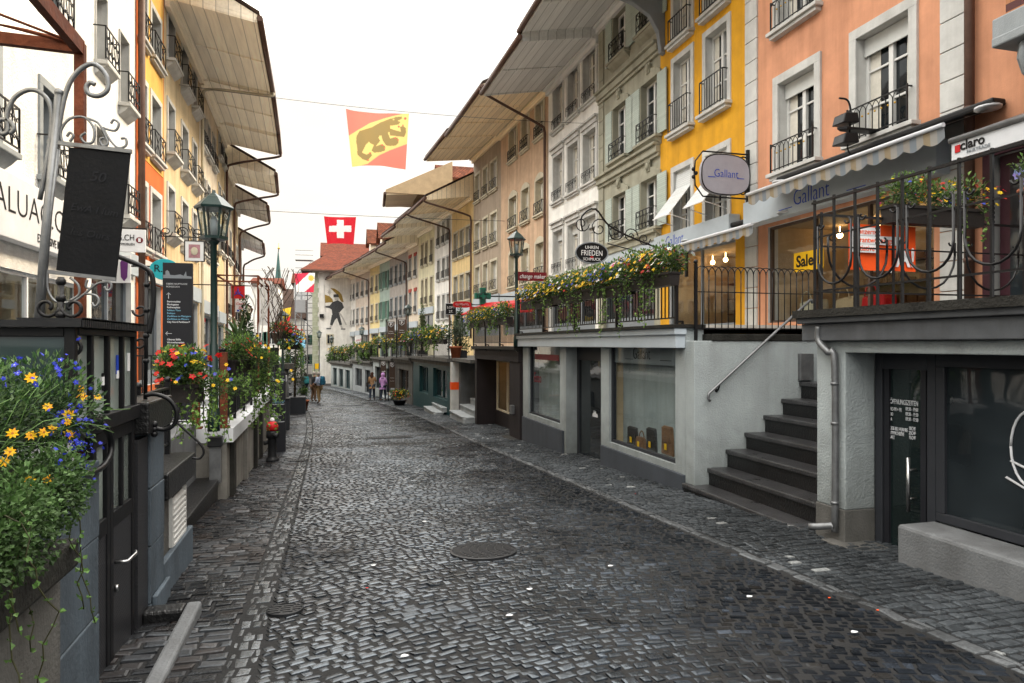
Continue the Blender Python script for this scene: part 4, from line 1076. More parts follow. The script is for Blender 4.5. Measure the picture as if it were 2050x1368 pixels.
def bush(p, rad, h, label, seed, nl=900, ls=.06, name='shrub', cat='shrub', cols=GREENS, pot=None, cone=False, group=None, fl=None, nf=0):
    r = random.Random(seed); p = Vector(p); t = thing(name, label, cat, p, 0, group)
    z = 0
    if pot:
        m = MB(); ph, pr, pm_ = pot
        if pm_ == 'box': m.prism([p+Vector((x*pr, y*pr, 0)) for x, y in ((-.85, -.85), (.85, -.85), (.85, .85), (-.85, .85))], (0, 0, ph)); m.build('planter', 'anthracite', t, bevel=.01)
        else: m.lathe([(pr*.7, 0), (pr, ph*.85), (pr*1.1, ph*.86), (pr*1.1, ph), (pr*.9, ph), (pr*.85, ph*.9)], p, 14); m.build('pot', pm_, t)
        z = ph
    m = MB(); m.tube([p+Vector((0, 0, z-.05)), p+Vector((.01, 0, z+h*.35)), p+Vector((0, .02, z+h*.8))], [rad*.09+.01, rad*.07+.008, .006], 5)
    for _ in range(6): v = rv(r); m.tube([p+Vector((0, 0, z+h*r.uniform(.15, .5))), p+Vector((v.x*rad*.7, v.y*rad*.7, z+h*r.uniform(.5, .9)))], [.012, .005], 4)
    m.build('trunk', 'bark', t)
    m = MB()
    if cone:
        for i in range(10):
            f = i/9; rr = rad*(1-f*.85)*r.uniform(.85, 1.1)
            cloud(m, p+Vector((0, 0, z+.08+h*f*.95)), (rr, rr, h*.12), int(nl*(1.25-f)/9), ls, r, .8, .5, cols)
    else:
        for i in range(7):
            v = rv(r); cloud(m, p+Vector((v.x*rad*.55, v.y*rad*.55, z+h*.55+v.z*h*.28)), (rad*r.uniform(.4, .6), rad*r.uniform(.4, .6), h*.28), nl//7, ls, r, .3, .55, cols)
    m.build('crown', 'leaf', t)
    if nf:
        m = MB()
        for _ in range(nf): v = rv(r); flower(m, p+Vector((v.x*rad, v.y*rad, z+h*.55+v.z*h*.5)), v+Vector((0, -.3, .3)), .035*r.uniform(.7, 1.3), r.choice(fl), 5, r)
        m.build('blossoms', 'petal', t)
    return t

# ------------------------------------------------------------------ right side: the shops under the terrace
YR = lambda u, x: atx(u, 690, x).y
def railing(name, label, a, b, z0, z1, gap=.115, post=2.0, hooks=True, hook_side=-1, top='flat'):
    a, b = Vector((a[0], a[1], 0)), Vector((b[0], b[1], 0)); d = b-a; ln = d.length; d.normalize(); s = Vector((-d.y, d.x, 0))*hook_side
    za = lambda t: (z0[0]+(z0[1]-z0[0])*t/ln) if isinstance(z0, tuple) else z0
    h = z1
    t = thing(name, label, 'railing', (a.x, a.y, za(0)))
    m = MB()
    P = lambda x, z: a+d*x+Vector((0, 0, za(x)+z))
    m.bar(P(0, h), P(ln, h), .04, .02); m.bar(P(0, .1), P(ln, .1), .028, .02)
    m.build('rail', 'iron', t)
    m = MB(); n = int(ln/gap)
    for i in range(1, n): m.bar(P(ln*i/n, .1), P(ln*i/n, h-.01), .016)
    m.build('baluster', 'iron', t)['kind'] = 'stuff'
    k = max(1, round(ln/post))
    for i in range(k+1):
        m = MB(); x = ln*i/k
        m.bar(P(x, -.12), P(x, h+.06), .045); m.ball(P(x, h+.08), .032, 6)
        if hooks:
            q = P(x, -.14); m.bar(q, q-s*-.0+s*.10, .03); m.bar(P(x, .05)+s*.10, P(x, -.30)+s*.10, .03); m.tube(spiral(P(x, -.3)+s*.07, .05, .02, 0, 5, 8, s, (0, 0, 1)), .012, 5); m.bar(P(x, .04), P(x, .04)+s*.1, .03)
        m.build('post', 'iron', t)
    return t
def steps(name, label, cat, x_list, z_list, y0, y1, zbase, back, mat='stone_wet', over=.03, group=None):
    t = thing(name, label, cat, (x_list[0], (y0+y1)/2, zbase), 0, group)
    for i, (x, z) in enumerate(zip(x_list, z_list)):
        e = (x_list+[back])[i+1]+.04
        ya, yb = y0-(.10 if i == 0 else 0), y1+(.22 if i == 0 else .0)
        m = MB(); m.box(x+over, back if i == len(x_list)-1 else e, ya+.01, yb-.01, zbase-.4 if i == 0 else z_list[i-1]-.02, z-.065)
        st = m.build('step', mat, t)
        m = MB()
        n = 7
        pts = [(x+rnd.uniform(-.006, .006)+(.12 if (i == 0 and k == 0) else 0), ya+(yb-ya)*k/n, 0) for k in range(n+1)]
        top = [Vector((p[0], p[1], z-.063)) for p in pts]+[Vector((e+.05, yb, z-.063)), Vector((e+.05, ya, z-.063))]
        m.prism(top, (0, 0, .065)); m.build('tread', 'stone_tread_lit' if mat == 'stone_wet' else mat, st, bevel=.015)
    return t
def gallant_shop():
    x0 = 5.1; yA, yB = 9.05, YR(1047, x0)
    h = thing('bag_shop', 'pale grey street level bag shop with two display windows below the terrace', 'shop', (x0, yA, -.5), pi/2)
    W = yB-yA; lx = lambda u: YR(u, x0)-yA
    lz = lambda u, v: atx(u, v, x0).z+.5
    zt = lz(1363, 657)
    w1 = (lx(1352), lx(1219), lz(1217, 884), lz(1217, 686)); w2 = (lx(1121), lx(1058), w1[2]+.02, w1[3]); dr = (lx(1203), lx(1133), -.6+.15, lz(1180, 692))
    holes = [w1, w2, dr]
    mb = MB(); wallgrid(mb, W, -.9, zt, holes, .12, .3, 0); mb.build('wall', 'palewall', h, True)
    for a, b in ((-.0, dr[0]-.08), (dr[1]+.12, W-.05)): m = MB(); m.box(a, b, -.008, .05, -.9, w1[2]-.10); m.build('plinth', 'plinthgrey', h, True, bevel=.012)
    m = MB(); m.box(.0, W+.02, .0, .16, zt-.30, zt-.001); m.box(-.04, W+.02, .0, .20, zt-.10, zt-.002); m.build('cornice', 'fascia', h, True, bevel=.01)
    m = MB(); m.box(-.06, W+.04, -.3, .25, zt, zt+.05); m.build('terrace_slab', 'concrete_dark', h, True); m = MB(); m.box(-.06, W+.04, -3.6, -.302, zt, zt+.048); m.build('bounce_paving', 'bounce_paving', h, True)  # rear slab out of view, added pale as a reflector for the soffits
    # windows
    for k, wn in enumerate((w1, w2)):
        shopbay(h, wn, 1.5, wall='warmwall' if k == 0 else 'concrete_pale', mull=1, frame='anthracite', lamps=3, seed=k, floor='white')
    a, b, c, d = w1
    m = MB(); m.box(a+.05, b-.05, -.16, -.10, d-.37, d-.05); np_ = m.build('name_panel', 'greyframe', h, True)
    xd = (0, -1, 0); org = lambda x, z, y=.0: INFO[h] @ Vector((x, y, z))
    lettering('Gallant', org(a+(b-a)*.67, d-.29, -.096), xd, .30, 'black', h, squeeze=.78, off=-.004)
    m = MB(); m.box(a+(b-a)*.80, a+(b-a)*.67, -.097, -.093, d-.30, d-.29); m.box(a+(b-a)*.27, a+(b-a)*.12, -.097, -.093, d-.30, d-.29); m.build('underline', 'black', h, True)
    m = MB(); m.box(a+.35, a+.5, -1.2, -1.1, c, d-.4); m.build('display_post', 'yellow', h, True)
    m = MB(); m.box(a+.9, a+2.0, -1.49, -1.3, c+.1, d-.7); m.build('display_screen', 'greyframe', h, True)
    a, b, c, d = w2
    lettering('Ecco', org(b-.25, d-1.0, -.075), xd, .36, 'darkred', h, squeeze=.9)
    m = MB(); m.box(a+.3, b-.3, -.08, -.076, d-.42, d-.28); m.build('window_strip', 'darkred', h, True)
    m = MB(); m.box(b-.9, b-.6, -.5, -.4, c+.45, c+.9); m.build('display_card', 'white', h, True)
    # door
    a, b, c, d = dr
    m = MB(); m.box(a-.02, b+.02, -1.2, -.12, c-.35, c+.0); m.box(a-.1, b+.2, -.11, .06, c-.35, c+.05); m.build('threshold', 'concrete', h, True, bevel=.012)
    m = MB(); y = -.26
    for s0, s1 in ((a, a+.10), (b-.12, b)): m.box(s0, s1, y-.06, y, c, d)
    m.box(a+.1, b-.12, y-.059, y-.001, d-.32, d); m.box(a+.1, b-.12, y-.058, y-.002, c, c+.12)
    dd = m.build('door', 'anthracite', h, True)
    m = MB(); m.quad((a+.1, y-.03, c+.1), (b-.1, y-.03, c+.1), (b-.1, y-.03, d-.3), (a+.1, y-.03, d-.3)); m.build('pane', 'glass', dd, True)
    m = MB()
    xm = (a+b)/2; zm = c+1.15
    m.prism([(xm+.14, y-.027, zm), (xm-.14, y-.027, zm), (xm-.14, y-.027, zm+.05), (xm-.10, y-.027, zm+.08), (xm-.07, y-.027, zm+.06), (xm-.02, y-.027, zm+.13), (xm+.02, y-.027, zm+.08), (xm+.06, y-.027, zm+.14), (xm+.09, y-.027, zm+.07), (xm+.14, y-.027, zm+.06)], (0, .002, 0)); m.build('door_logo', 'offwhite', dd, True)
    m = MB(); m.box(a-.0, b, -.6, -.45, c, d+.1); m.quad((a, -.12, c), (a, -.45, c), (a, -.45, d), (a, -.12, d)); m.quad((b, -.12, c), (b, -.12, d), (b, -.45, d), (b, -.45, c)); m.quad((a, -.12, d), (a, -.45, d), (b, -.45, d), (b, -.12, d)); m.build('door_recess', 'palewall', h, True)
    # end wall by the stairs
    m = MB(); q = aty(1408, 676, yA)
    m.box(-.25, .0, -3.5, .0, -.95, q.z+.5-.05); m.build('end_wall', 'palewall', h, True, bevel=.01)
    m = MB(); m.box(-.27, .02, -3.5, -.28, q.z+.5-.05, q.z+.5+.05); m.build('end_coping', 'concrete_dark', h, True, bevel=.008)
    m = MB(); w_ = aty(1597, 762, yA-.25); w2_ = aty(1623, 708, yA-.25)
    m.box(-.32, -.252, -(w2_.x-x0), -(w_.x-x0), w_.z+.5, w2_.z+.5); m.build('meter_box', 'galv', h, True, bevel=.006)
    return h, yA, yB, q.z
HG, yGA, yGB, zEnd = gallant_shop()
TZ = atx(1363, 657, 5.1).z+.05
railing('terrace_railing', 'straight black iron terrace railing above the pale bag shop', (4.98, yGA+.05), (4.98, yGB), TZ, 1.0)
# bow-topped railing on the end wall
def hoops(a, b, z0, h, label, gap=.105):
    a, b = Vector(a), Vector(b); d = b-a; ln = d.length; d.normalize()
    t = thing('hoop_railing', label, 'railing', (a.x, a.y, z0)); n = int(ln/gap); w = ln/n
    P = lambda x, z: Vector((a.x, a.y, z0))+d*x+Vector((0, 0, z))
    for i in range(n-1):
        m = MB(); x = i*w; m.tube([P(x, .06), P(x, h-w*1.0)]+[P(x+w-w*cos(pi*k/8), h-w*1.0+w*sin(pi*k/8)) for k in range(9)]+[P(x+2*w, h-w*1.0-.02)], .008, 5); m.build('hoop', 'iron', t)
    m = MB(); m.bar(P(0, .08), P(ln, .08), .02); m.bar(P(0, h*.62), P(ln, h*.62), .014); m.build('rail', 'iron', t)
    for x in (0, ln):
        m = MB(); m.bar(P(x, -.2), P(x, h+.03), .04); m.ball(P(x, h+.06), .035, 8); m.build('post', 'iron', t)
hoops((5.2, yGA-.12, 0), (7.35, yGA-.12, 0), zEnd+.05, aty(1408, 533, yGA-.12).z-zEnd-.05, 'black bow topped railing of overlapping hoops on the end wall beside the stairs')
# stairs
XS = [aty(u, 800, yGA).x for u in (1362, 1397, 1433, 1470, 1507, 1542, 1578, 1614)]
ZS = [aty(u, v, yGA).z for u, v in ((1362, 966), (1397, 931), (1433, 895), (1470, 862), (1507, 828), (1542, 796), (1578, 763), (1614, 728))]
XS += [XS[-1]+.31, XS[-1]+.62]; ZS += [ZS[-1]+.24, TZ-.02]
steps('stone_stairs', 'worn dark stone stairs climbing to the terrace beside the pale wall', 'stairs', XS, ZS, 6.16, yGA-.25, -.55, 8.4)
a, b = aty(1424, 784, yGA-.33), aty(1622, 601, yGA-.33)
t = thing('handrail', 'sloping metal handrail on the pale wall beside the stairs', 'handrail', a)
m = MB(); dd_ = (b-a); m.tube([a+Vector((-.02, 0, -.14)), a+Vector((-.05, 0, -.10)), a+Vector((-.04, 0, -.03)), a, b, b+Vector((.03, 0, 0)), b+Vector((.04, 0, -.05))], .021, 8); m.build('rail', 'galv', t)
for f in (.08, .93):
    m = MB(); q = a+dd_*f; m.tube([q+Vector((0, 0, -.02)), q+Vector((0, .03, -.09)), q+Vector((0, .085, -.1))], .012, 6); m.ball(q+Vector((0, .08, -.1)), .03, 8, (1, .3, 1)); m.build('bracket', 'iron', t)
p = aty(1612, 660, yGA+.3); t = thing('red_board', 'red board standing at the head of the stairs', 'board', (p.x, p.y, TZ))
m = MB(); q0, q1 = aty(1588, 705, yGA+.3), aty(1640, 640, yGA+.3); m.box(q0.x+.3, q1.x+.25, p.y-.5, p.y-.47, TZ-.45, TZ+.06); m.build('panel', 'red', t); m = MB(); m.bar((p.x+.3, p.y-.45, TZ-.5), (p.x+.3, p.y-.45, TZ), .03); m.build('stay', 'iron', t)

# handbags in the display window
def handbag(u, v, w, hgt, mat, label, xx=5.62, flap=True, tag_=True):
    w *= 1.25; hgt *= 1.6; q = atx(u, v, xx); p = Vector((xx, q.y, q.z)); t = thing('handbag', label, 'handbag', p, 0, 'handbags in the display window')
    m = MB(); d = .05
    pts = [(-w/2, 0), (w/2, 0), (w*.46, hgt*.6), (w*.40, hgt), (-w*.40, hgt), (-w*.46, hgt*.6)]
    m.prism([(p.x-d, p.y+a, p.z+b) for a, b in pts], (2*d, 0, 0)); m.build('body', mat, t, bevel=.03)
    m = MB(); m.tube([(p.x, p.y+w*.25*cos(k*pi/10), p.z+hgt-.02+hgt*.55*sin(k*pi/10)) for k in range(11)], .012, 6); m.build('handle', mat, t)
    if flap: m = MB(); m.prism([(p.x-d-.012, p.y+a, p.z+b) for a, b in ((-w*.36, hgt*.45), (w*.36, hgt*.45), (w*.38, hgt*.95), (-w*.38, hgt*.95))], (.02, 0, 0)); m.build('flap', mat, t, bevel=.008)
    if tag_: m = MB(); m.box(p.x-d-.03, p.x-d-.024, p.y-.045, p.y+.03, p.z+hgt*.2, p.z+hgt*.2+.10); m.build('price_tag', 'yellow', t)
handbag(1258, 884, .55, .38, 'leather', 'large tan handbag at the left end of the display window', 5.75)
handbag(1270, 893, .38, .22, 'leather_dark', 'low black handbag beside the large tan one', 5.42, True)
handbag(1285, 900, .30, .14, 'leather', 'small tan pouch between the two black handbags', 5.40, False)
handbag(1308, 905, .32, .26, 'leather_dark', 'black handbag right of the tan pouch', 5.42)
handbag(1325, 903, .30, .34, 'leather', 'tall tan handbag on the display window right side', 5.62)
handbag(1340, 912, .34, .30, 'leather', 'tan handbag in the right corner of the display window', 5.42)

# the neighbour shop with the opening hours
def claro():
    x0 = 5.0; o = -2.0
    h = thing('barber_shop', 'grey street level shop with glass door, opening hours and low concrete plinth', 'shop', (x0, o, 0), pi/2)
    L_ = lambda y: y-o
    zsl = atx(1592, 627, 4.85).z
    m = MB(); m.box(0, L_(6.26), -3.8, .15, zsl-.12, zsl); m.box(0, L_(6.24), -.01, .10, zsl-.30, zsl-.122); m.build('terrace_slab', 'slabgrey', h, True, bevel=.01)
    m = MB(); m.box(0, L_(6.28), .10, .19, zsl-.06, zsl+.02); m.build('drip_edge', 'concrete_dark', h, True)
    m = MB(); m.box(L_(5.72), L_(6.13), -.36, 0, .05, zsl-.301); m.box(0, L_(6.13), -.36, -.001, zsl-.42, zsl-.302); m.build('pillar', 'palewall', h, True, bevel=.012)
    m = MB(); m.box(L_(5.715), L_(6.135), -.36, .012, -.8, .05); m.build('pillar_base', 'concrete', h, True, bevel=.01)
    m = MB(); m.box(L_(5.9), L_(6.13), -3.6, -.361, -.8, zsl-.13); m.build('end_wall', 'palewall', h, True)
    y = -.36; d0, d1 = L_(YR(1872, 5.36)), L_(5.72); zt = zsl-.42
    m = MB(); f = .09
    m.box(d0, d0+f, y-.06, y-.0, -.6, zt); m.box(d1-f, d1-.001, y-.06, y, -.6, zt); m.box(d0+f, d1-f, y-.059, y-.001, zt-.16, zt-.001); m.box(d0+f, d1-f, y-.058, y-.002, -.6, -.42)
    dr = m.build('door', 'anthracite', h, True, bevel=.006)
    m = MB(); m.box(d0+f+.02, d0+f+.08, y-.055, y-.01, -.42, zt-.16); m.box(d1-f-.08, d1-f-.02, y-.055, y-.01, -.42, zt-.16); m.build('leaf_frame', 'signdark', dr, True)
    m = MB(); m.quad((d0+f, y-.035, -.45), (d1-f, y-.035, -.45), (d1-f, y-.035, zt-.12), (d0+f, y-.035, zt-.12)); m.build('pane', 'glass_green', dr, True)
    za, zb_ = atx(1840, 920, 5.3).z, atx(1840, 1030, 5.3).z
    m = MB(); xh = d0+f+.14; m.tube([(xh, y+.07, zb_), (xh, y+.07, za)], .018, 10)
    for z in (zb_+.12, za-.12): m.tube([(xh, y+.07, z), (xh, y-.02, z)], .012, 8)
    m.build('handle', 'steel', dr, True)
    xd = (0, -1, 0); org = lambda yy, z: INFO[h] @ Vector((L_(yy), y-.03, z))
    for u, v, s, tx in ((1782, 808, .070, 'ÖFFNUNGSZEITEN'), (1781, 822, .052, 'MO-MI + FR'), (1813, 822, .05, '09:30 - 19:00'), (1781, 832, .05, 'DO'), (1813, 832, .05, '09:30 - 19:30'), (1781, 842, .05, 'SA'), (1813, 842, .05, '09:30 - 17:30'), (1781, 860, .05, 'KIDS BIS 14 JAHRE'), (1813, 860, .05, '     18CHF'), (1781, 869, .05, 'ERWACHSENE'), (1813, 869, .05, '     25CHF'), (1781, 878, .05, 'BART'), (1813, 878, .05, '     15CHF')):
        q = atx(u, v, 5.39); lettering(tx, org(q.y, q.z), xd, s, 'offwhite', dr, squeeze=.56 if s > .06 else .55)
    wy0, wy1 = 0.3, d0-.005; zb = atx(1905, 1052, 5.36).z
    m = MB(); m.box(wy0, wy1, y-.06, y-.001, zt-.12, zt-.002); m.box(wy0, wy1, y-.06, y-.001, zb, zb+.08); m.box(wy1-.09, wy1, y-.0605, y-.0005, zb+.08, zt-.12); m.box(wy0, wy0+.09, y-.06, y-.001, zb+.08, zt-.12)
    w = m.build('window', 'anthracite', h, True, bevel=.006)
    m = MB(); m.quad((wy0+.05, y-.035, zb+.04), (wy1-.05, y-.035, zb+.04), (wy1-.05, y-.035, zt-.1), (wy0+.05, y-.035, zt-.1)); m.build('pane', 'glass', w, True)
    # circular emblem lettering on the pane (cut by the picture edge)
    q = atx(2052, 900, 5.33); m = MB(); m.tube([INFO[h].inverted() @ (Vector((5.385, q.y, q.z))+Vector((0, .16*cos(k*pi/12), .30*sin(k*pi/12)))) for k in range(25)], .012, 4); m.tube([INFO[h].inverted() @ Vector((5.385, q.y+a, q.z+b)) for a, b in ((.20, -.26), (.05, -.32), (-.1, -.2), (.16, -.12))], .012, 4); m.build('pane_emblem', 'offwhite', w, True)
    m = MB(); m.box(0, L_(5.02), y, .06, -.7, atx(1815, 1047, 5.05).z); m.build('plinth', 'concrete_pale', h, True, bevel=.03)
    m = MB(); m.box(L_(4.9), L_(5.75), -.6, -.34, -.75, -.31); m.box(L_(4.95), L_(5.9), -.3, .14, -.75, -.268); m.build('threshold', 'concrete', h, True, bevel=.01)
    m = MB(); qx = L_(YR(1672, 4.95)); zt_ = zsl-.2
    m.tube(smoothpath([(qx+.18, .10, zt_+.05), (qx+.18, .10, zt_-.1), (qx+.05, .09, zt_-.22), (qx, .055, zt_-.36), (qx, .055, -.05), (qx+.02, .07, -.12), (qx+.20, .2, -.17)], 4), .035, 9)
    for z in (.1, .9, 1.3): m.lathe([(.041, 0), (.041, .03)], (qx, .055, z), 9)
    m.build('downpipe', 'galv', h, True)
    return zsl
zC = claro()
def loop_railing(a, b, z0, h, label, n):
    a, b = Vector((*a, 0)), Vector((*b, 0)); d = b-a; ln = d.length; d.normalize(); w = ln/n
    t = thing('scroll_railing', label, 'railing', (a.x, a.y, z0)); P = lambda x, z: Vector((a.x, a.y, z0))+d*x+Vector((0, 0, z))
    m = MB(); m.bar(P(-.03, h), P(ln+.03, h), .035, .022); m.bar(P(0, .22), P(ln, .22), .018); m.bar(P(0, h*.68), P(ln, h*.68), .016); m.build('rail', 'iron', t)
    for i in range(n+1):
        m = MB(); x = i*w
        m.bar(P(x, 0), P(x, h+.03), .021)
        if i % 2: 
            for k in range(5): m.bar(P(x, h*.52+k*.035), P(x, h*.52+k*.035+.02), .027)
        m.build('baluster', 'iron', t)
    for i in range(0, n-1, 2):
        m = MB(); x = (i+1)*w; r_ = w*.82
        top = h*.78
        for s in (-1, 1):
            sc = spiral(P(x+s*(r_-.04), top), .045, .018, 0 if s < 0 else pi, (0 if s < 0 else pi)+s*-1*-4.5, 9, d, (0, 0, 1))
            m.tube(sc, .010, 5)
        m.tube([P(x-r_, top+.0), P(x-r_, .28+r_)]+[P(x+r_*cos(pi+pi*k/10), .28+r_+r_*sin(pi+pi*k/10)) for k in range(11)]+[P(x+r_, .28+r_), P(x+r_, top)]+[], .0125, 6)
        m.build('loop', 'iron', t)
hC = atx(1632, 407, 4.95).z-zC
loop_railing((4.95, 6.1), (4.95, 1.0), zC, hC, 'ornate black railing with hanging loops along the street edge above the barber door', 18)
loop_railing((5.05, 6.12), (8.3, 6.12), zC, hC*.9, 'ornate black loop railing turned along the head of the stairs', 7)
# banner
yb = 6.20; c0, c1 = aty(1697, 540, yb), aty(1834, 455, yb)
t = thing('banner', 'orange campaign banner tied behind the ornate railing', 'banner', (c0.x, yb, c0.z))
m = MB(); W_ = c1.x-c0.x; H_ = c1.z-c0.z; nn = 14
for i in range(nn):
    xa, xb = c0.x+W_*i/nn, c0.x+W_*(i+1)/nn; f = lambda x: yb+.012*sin(x*9)
    m.quad((xa, f(xa), c0.z), (xb, f(xb), c0.z), (xb, f(xb), c1.z), (xa, f(xa), c1.z))
m.build('cloth', 'orange', t)
for k, (tx, sx, wd) in enumerate((('Konzern-', .06, .40), ('verantwortungs-', .06, .70), ('initiative', .06, .36))):
    z = c1.z-H_*(.22+.18*k)
    m = MB(); m.box(c0.x+W_*.05, c0.x+W_*(.05+wd), yb-.018, yb-.016, z-.02*1, z+H_*.15); m.build('text_block', 'white', t)
    lettering(tx, (c0.x+W_*.07, yb-.021, z), (1, 0, 0), .085, 'orange', t, squeeze=.95)
lettering('JA!', (c0.x+W_*.60, yb-.02, c0.z+H_*.10), (1, 0, 0), .30, 'white', t, squeeze=.95, off=.004)
# name awning of the fair trade shop
q0, q1 = atx(1905, 322, 7.5), atx(2120, 250, 7.5)
t = thing('nameboard_awning', 'grey marbled awning front with the fair trade shop name', 'awning', (7.5, q0.y, q0.z))
z0, z1 = q0.z, atx(1905, 286, 7.5).z
m = MB(); m.box(7.5, 7.53, 2.6, q0.y, z0, z1); m.build('valance', 'offwhite', t)
m = MB(); m.tube([(7.5, 2.6, z1+.02), (7.5, q0.y+.02, z1+.02)], .04, 8); m.prism([(7.5, 2.6, z1+.03), (8.65, 2.6, z1+.45), (8.65, q0.y, z1+.45), (7.5, q0.y, z1+.03)], (0, 0, .02)); m.build('canopy', 'galv', t)
q = atx(1922, 312, 7.495); lettering('claro', (7.494, q.y, z0+(z1-z0)*.42), (0, -1, 0), (z1-z0)*.72, 'black', t, off=.004)
q = atx(1926, 321, 7.495); lettering('FAIRTRADE', (7.494, q.y-.06, z0+(z1-z0)*.15), (0, -1, 0), (z1-z0)*.27, 'greyframe', t)
m = MB(); q = atx(1912, 312, 7.495); m.box(7.49, 7.497, q.y-.07, q.y, z0+(z1-z0)*.35, z0+(z1-z0)*.75); m.build('red_mark', 'red', t)
# striped awnings
def awning(x, ya, yb, z, label, drop, back, seed, zb):
    r = random.Random(seed); t = thing('striped_awning', label, 'awning', (x, (ya+yb)/2, z)); m = MB()
    n = int(abs(yb-ya)/.11); pal = [(.17, .185, .20), (.25, .24, .22), (.23, .18, .11), (.25, .24, .22), (.14, .165, .19), (.23, .21, .185)]
    for i in range(n):
        y0, y1 = ya+(yb-ya)*i/n, ya+(yb-ya)*(i+1)/n; k = pal[i % 6]; s = abs(sin(pi*(i % 3+.5)/3))
        for j in range(3):
            u0, u1 = y0+(y1-y0)*j/3, y0+(y1-y0)*(j+1)/3
            d = lambda q: drop*(.72+.28*abs(sin(pi*((q-ya)/.33))))
            m.quad((x, u0, z), (x+.015, u0, z-d(u0)), (x+.015, u1, z-d(u1)), (x, u1, z), k)
        m.quad((x, y0, z+.012), (x, y1, z+.012), (back, y1, zb), (back, y0, zb), k)
    m.build('canopy', 'mural', t)
    m = MB(); m.tube([(x-.01, ya, z+.01), (x-.01, yb, z+.01)], .032, 8); m.build('front_bar', 'offwhite', t)
    m = MB(); m.box(back-.22, back+.02, min(ya, yb)-.1, max(ya, yb)+.1, zb-.02, zb+.08); m.build('cassette', 'darkmetal', t, bevel=.03)
    m = MB()
    for y in (ya, yb): m.lathe([(.0, 0), (.16, 0), (.16, .03), (0, .03)], (back-.18, y, zb-.05), 12)
    m.build('end_cap', 'offwhite', t)
a, b = atx(1890, 262, 7.75), atx(1497, 391, 7.75); awning(7.75, a.y, b.y, b.z, 'long striped awning with scalloped edge on the orange house', .22, 8.66, 1, b.z+.33)
a, b = atx(1500, 455, 7.75), atx(1322, 502, 7.75); awning(7.75, a.y-.1, b.y, b.z, 'shorter striped awning with scalloped edge on the yellow house', .20, 8.66, 2, b.z+.30)
# sale sign on the shop glass
q0, q1 = atx(1591, 546, 8.58), atx(1650, 522, 8.58)
t = thing('sale_sign', 'yellow sale sign in the lit window of the orange house', 'sign', q0); m = MB(); m.box(8.56, 8.57, q1.y, q0.y, q0.z, q0.z+.36); m.build('board', 'yellow', t)
lettering('Sale', (8.557, q0.y-.07, q0.z+.09), (0, -1, 0), .30, 'black', t, off=.008)
# hanging oval sign
yS = 12.7; c0, c1 = aty(1402, 388, yS), aty(1498, 315, yS); cx, cz = (c0.x+c1.x)/2, (c0.z+c1.z)/2; rx, rzz = (c1.x-c0.x)/2, (c1.z-c0.z)/2
t = thing('oval_shop_sign', 'white rounded hanging sign with blue script on the yellow house', 'sign', (cx, yS, cz))
def sup(rx, rz_, e=2.8, n=32): return [(rx*math.copysign(abs(cos(2*pi*k/n))**(2/e), cos(2*pi*k/n)), rz_*math.copysign(abs(sin(2*pi*k/n))**(2/e), sin(2*pi*k/n))) for k in range(n)]
m = MB(); m.prism([(cx+a, yS-.06, cz+b) for a, b in sup(rx, rzz)], (0, .12, 0)); m.build('board', 'lavender', t, bevel=.01)
m = MB(); m.tube([(cx+a, yS-.055, cz+b) for a, b in sup(rx*1.0, rzz*1.0)], .013, 6, True); m.build('rim', 'iron', t)
lettering('Gallant', (cx+.0, yS-.066, cz-.06), (1, 0, 0), .24, 'blue', t, align='CENTER', squeeze=.85, off=-.003)
m = MB(); m.box(cx-rx*.75, cx-rx*.45, yS-.066, yS-.063, cz-.075, cz-.06); m.box(cx+rx*.45, cx+rx*.75, yS-.066, yS-.063, cz-.075, cz-.06); m.build('underline', 'blue', t)
m = MB()
for s in (-1, 1):
    m.tube([(8.65, yS, cz+s*(rzz+.05)), (cx-rx*.9, yS, cz+s*(rzz+.05)), (cx-rx-.12, yS, cz+s*(rzz*.6)), (cx-rx-.14, yS, cz)], .017, 6)
for k in range(4): m.tube(spiral((8.52, yS, cz-rzz+rzz*2*(k+.5)/4), .12, .03, 0, 8, 14), .016, 5)
m.box(8.6, 8.66, yS-.03, yS+.03, cz-rzz-.15, cz+rzz+.15)
for k in range(3): m.ball((cx-rx-.16+.06*(k % 2), yS, cz-.08+.08*k), .045, 6)
m.build('bracket', 'iron', t)
# flood lamp arm on the orange house
yL = YR(1765, 8.7); p = aty(1765, 268, yL); e = aty(1678, 268, yL)
t = thing('flood_lamp', 'black double flood lamp on a flat arm below the orange house window', 'lamp', p)
m = MB(); m.prism([(8.7, yL-.1, p.z), (8.7, yL+.1, p.z), (e.x+.1, yL+.08, p.z), (e.x-.02, yL, p.z), (e.x+.1, yL-.08, p.z)], (0, 0, .035)); m.tube(smoothpath([(e.x+.22, yL, p.z+.03), (e.x+.24, yL, p.z+.3), (e.x+.18, yL, p.z+.48), (e.x+.02, yL, p.z+.5)]), .016, 6); m.tube(smoothpath([(e.x+.22, yL, p.z), (e.x+.18, yL, p.z-.3), (e.x+.3, yL, p.z-.42)]), .012, 6); m.build('arm', 'iron', t)
for s in (1, -1):
    m = MB(); z = p.z+(.17 if s > 0 else -.15); m.prism([(e.x-.02, yL-.13, z-.10), (e.x+.30, yL-.13, z-.07), (e.x+.27, yL-.13, z+.09), (e.x+.03, yL-.13, z+.07)], (0, .26, 0)); m.build('lamp_head', 'iron', t, bevel=.02)
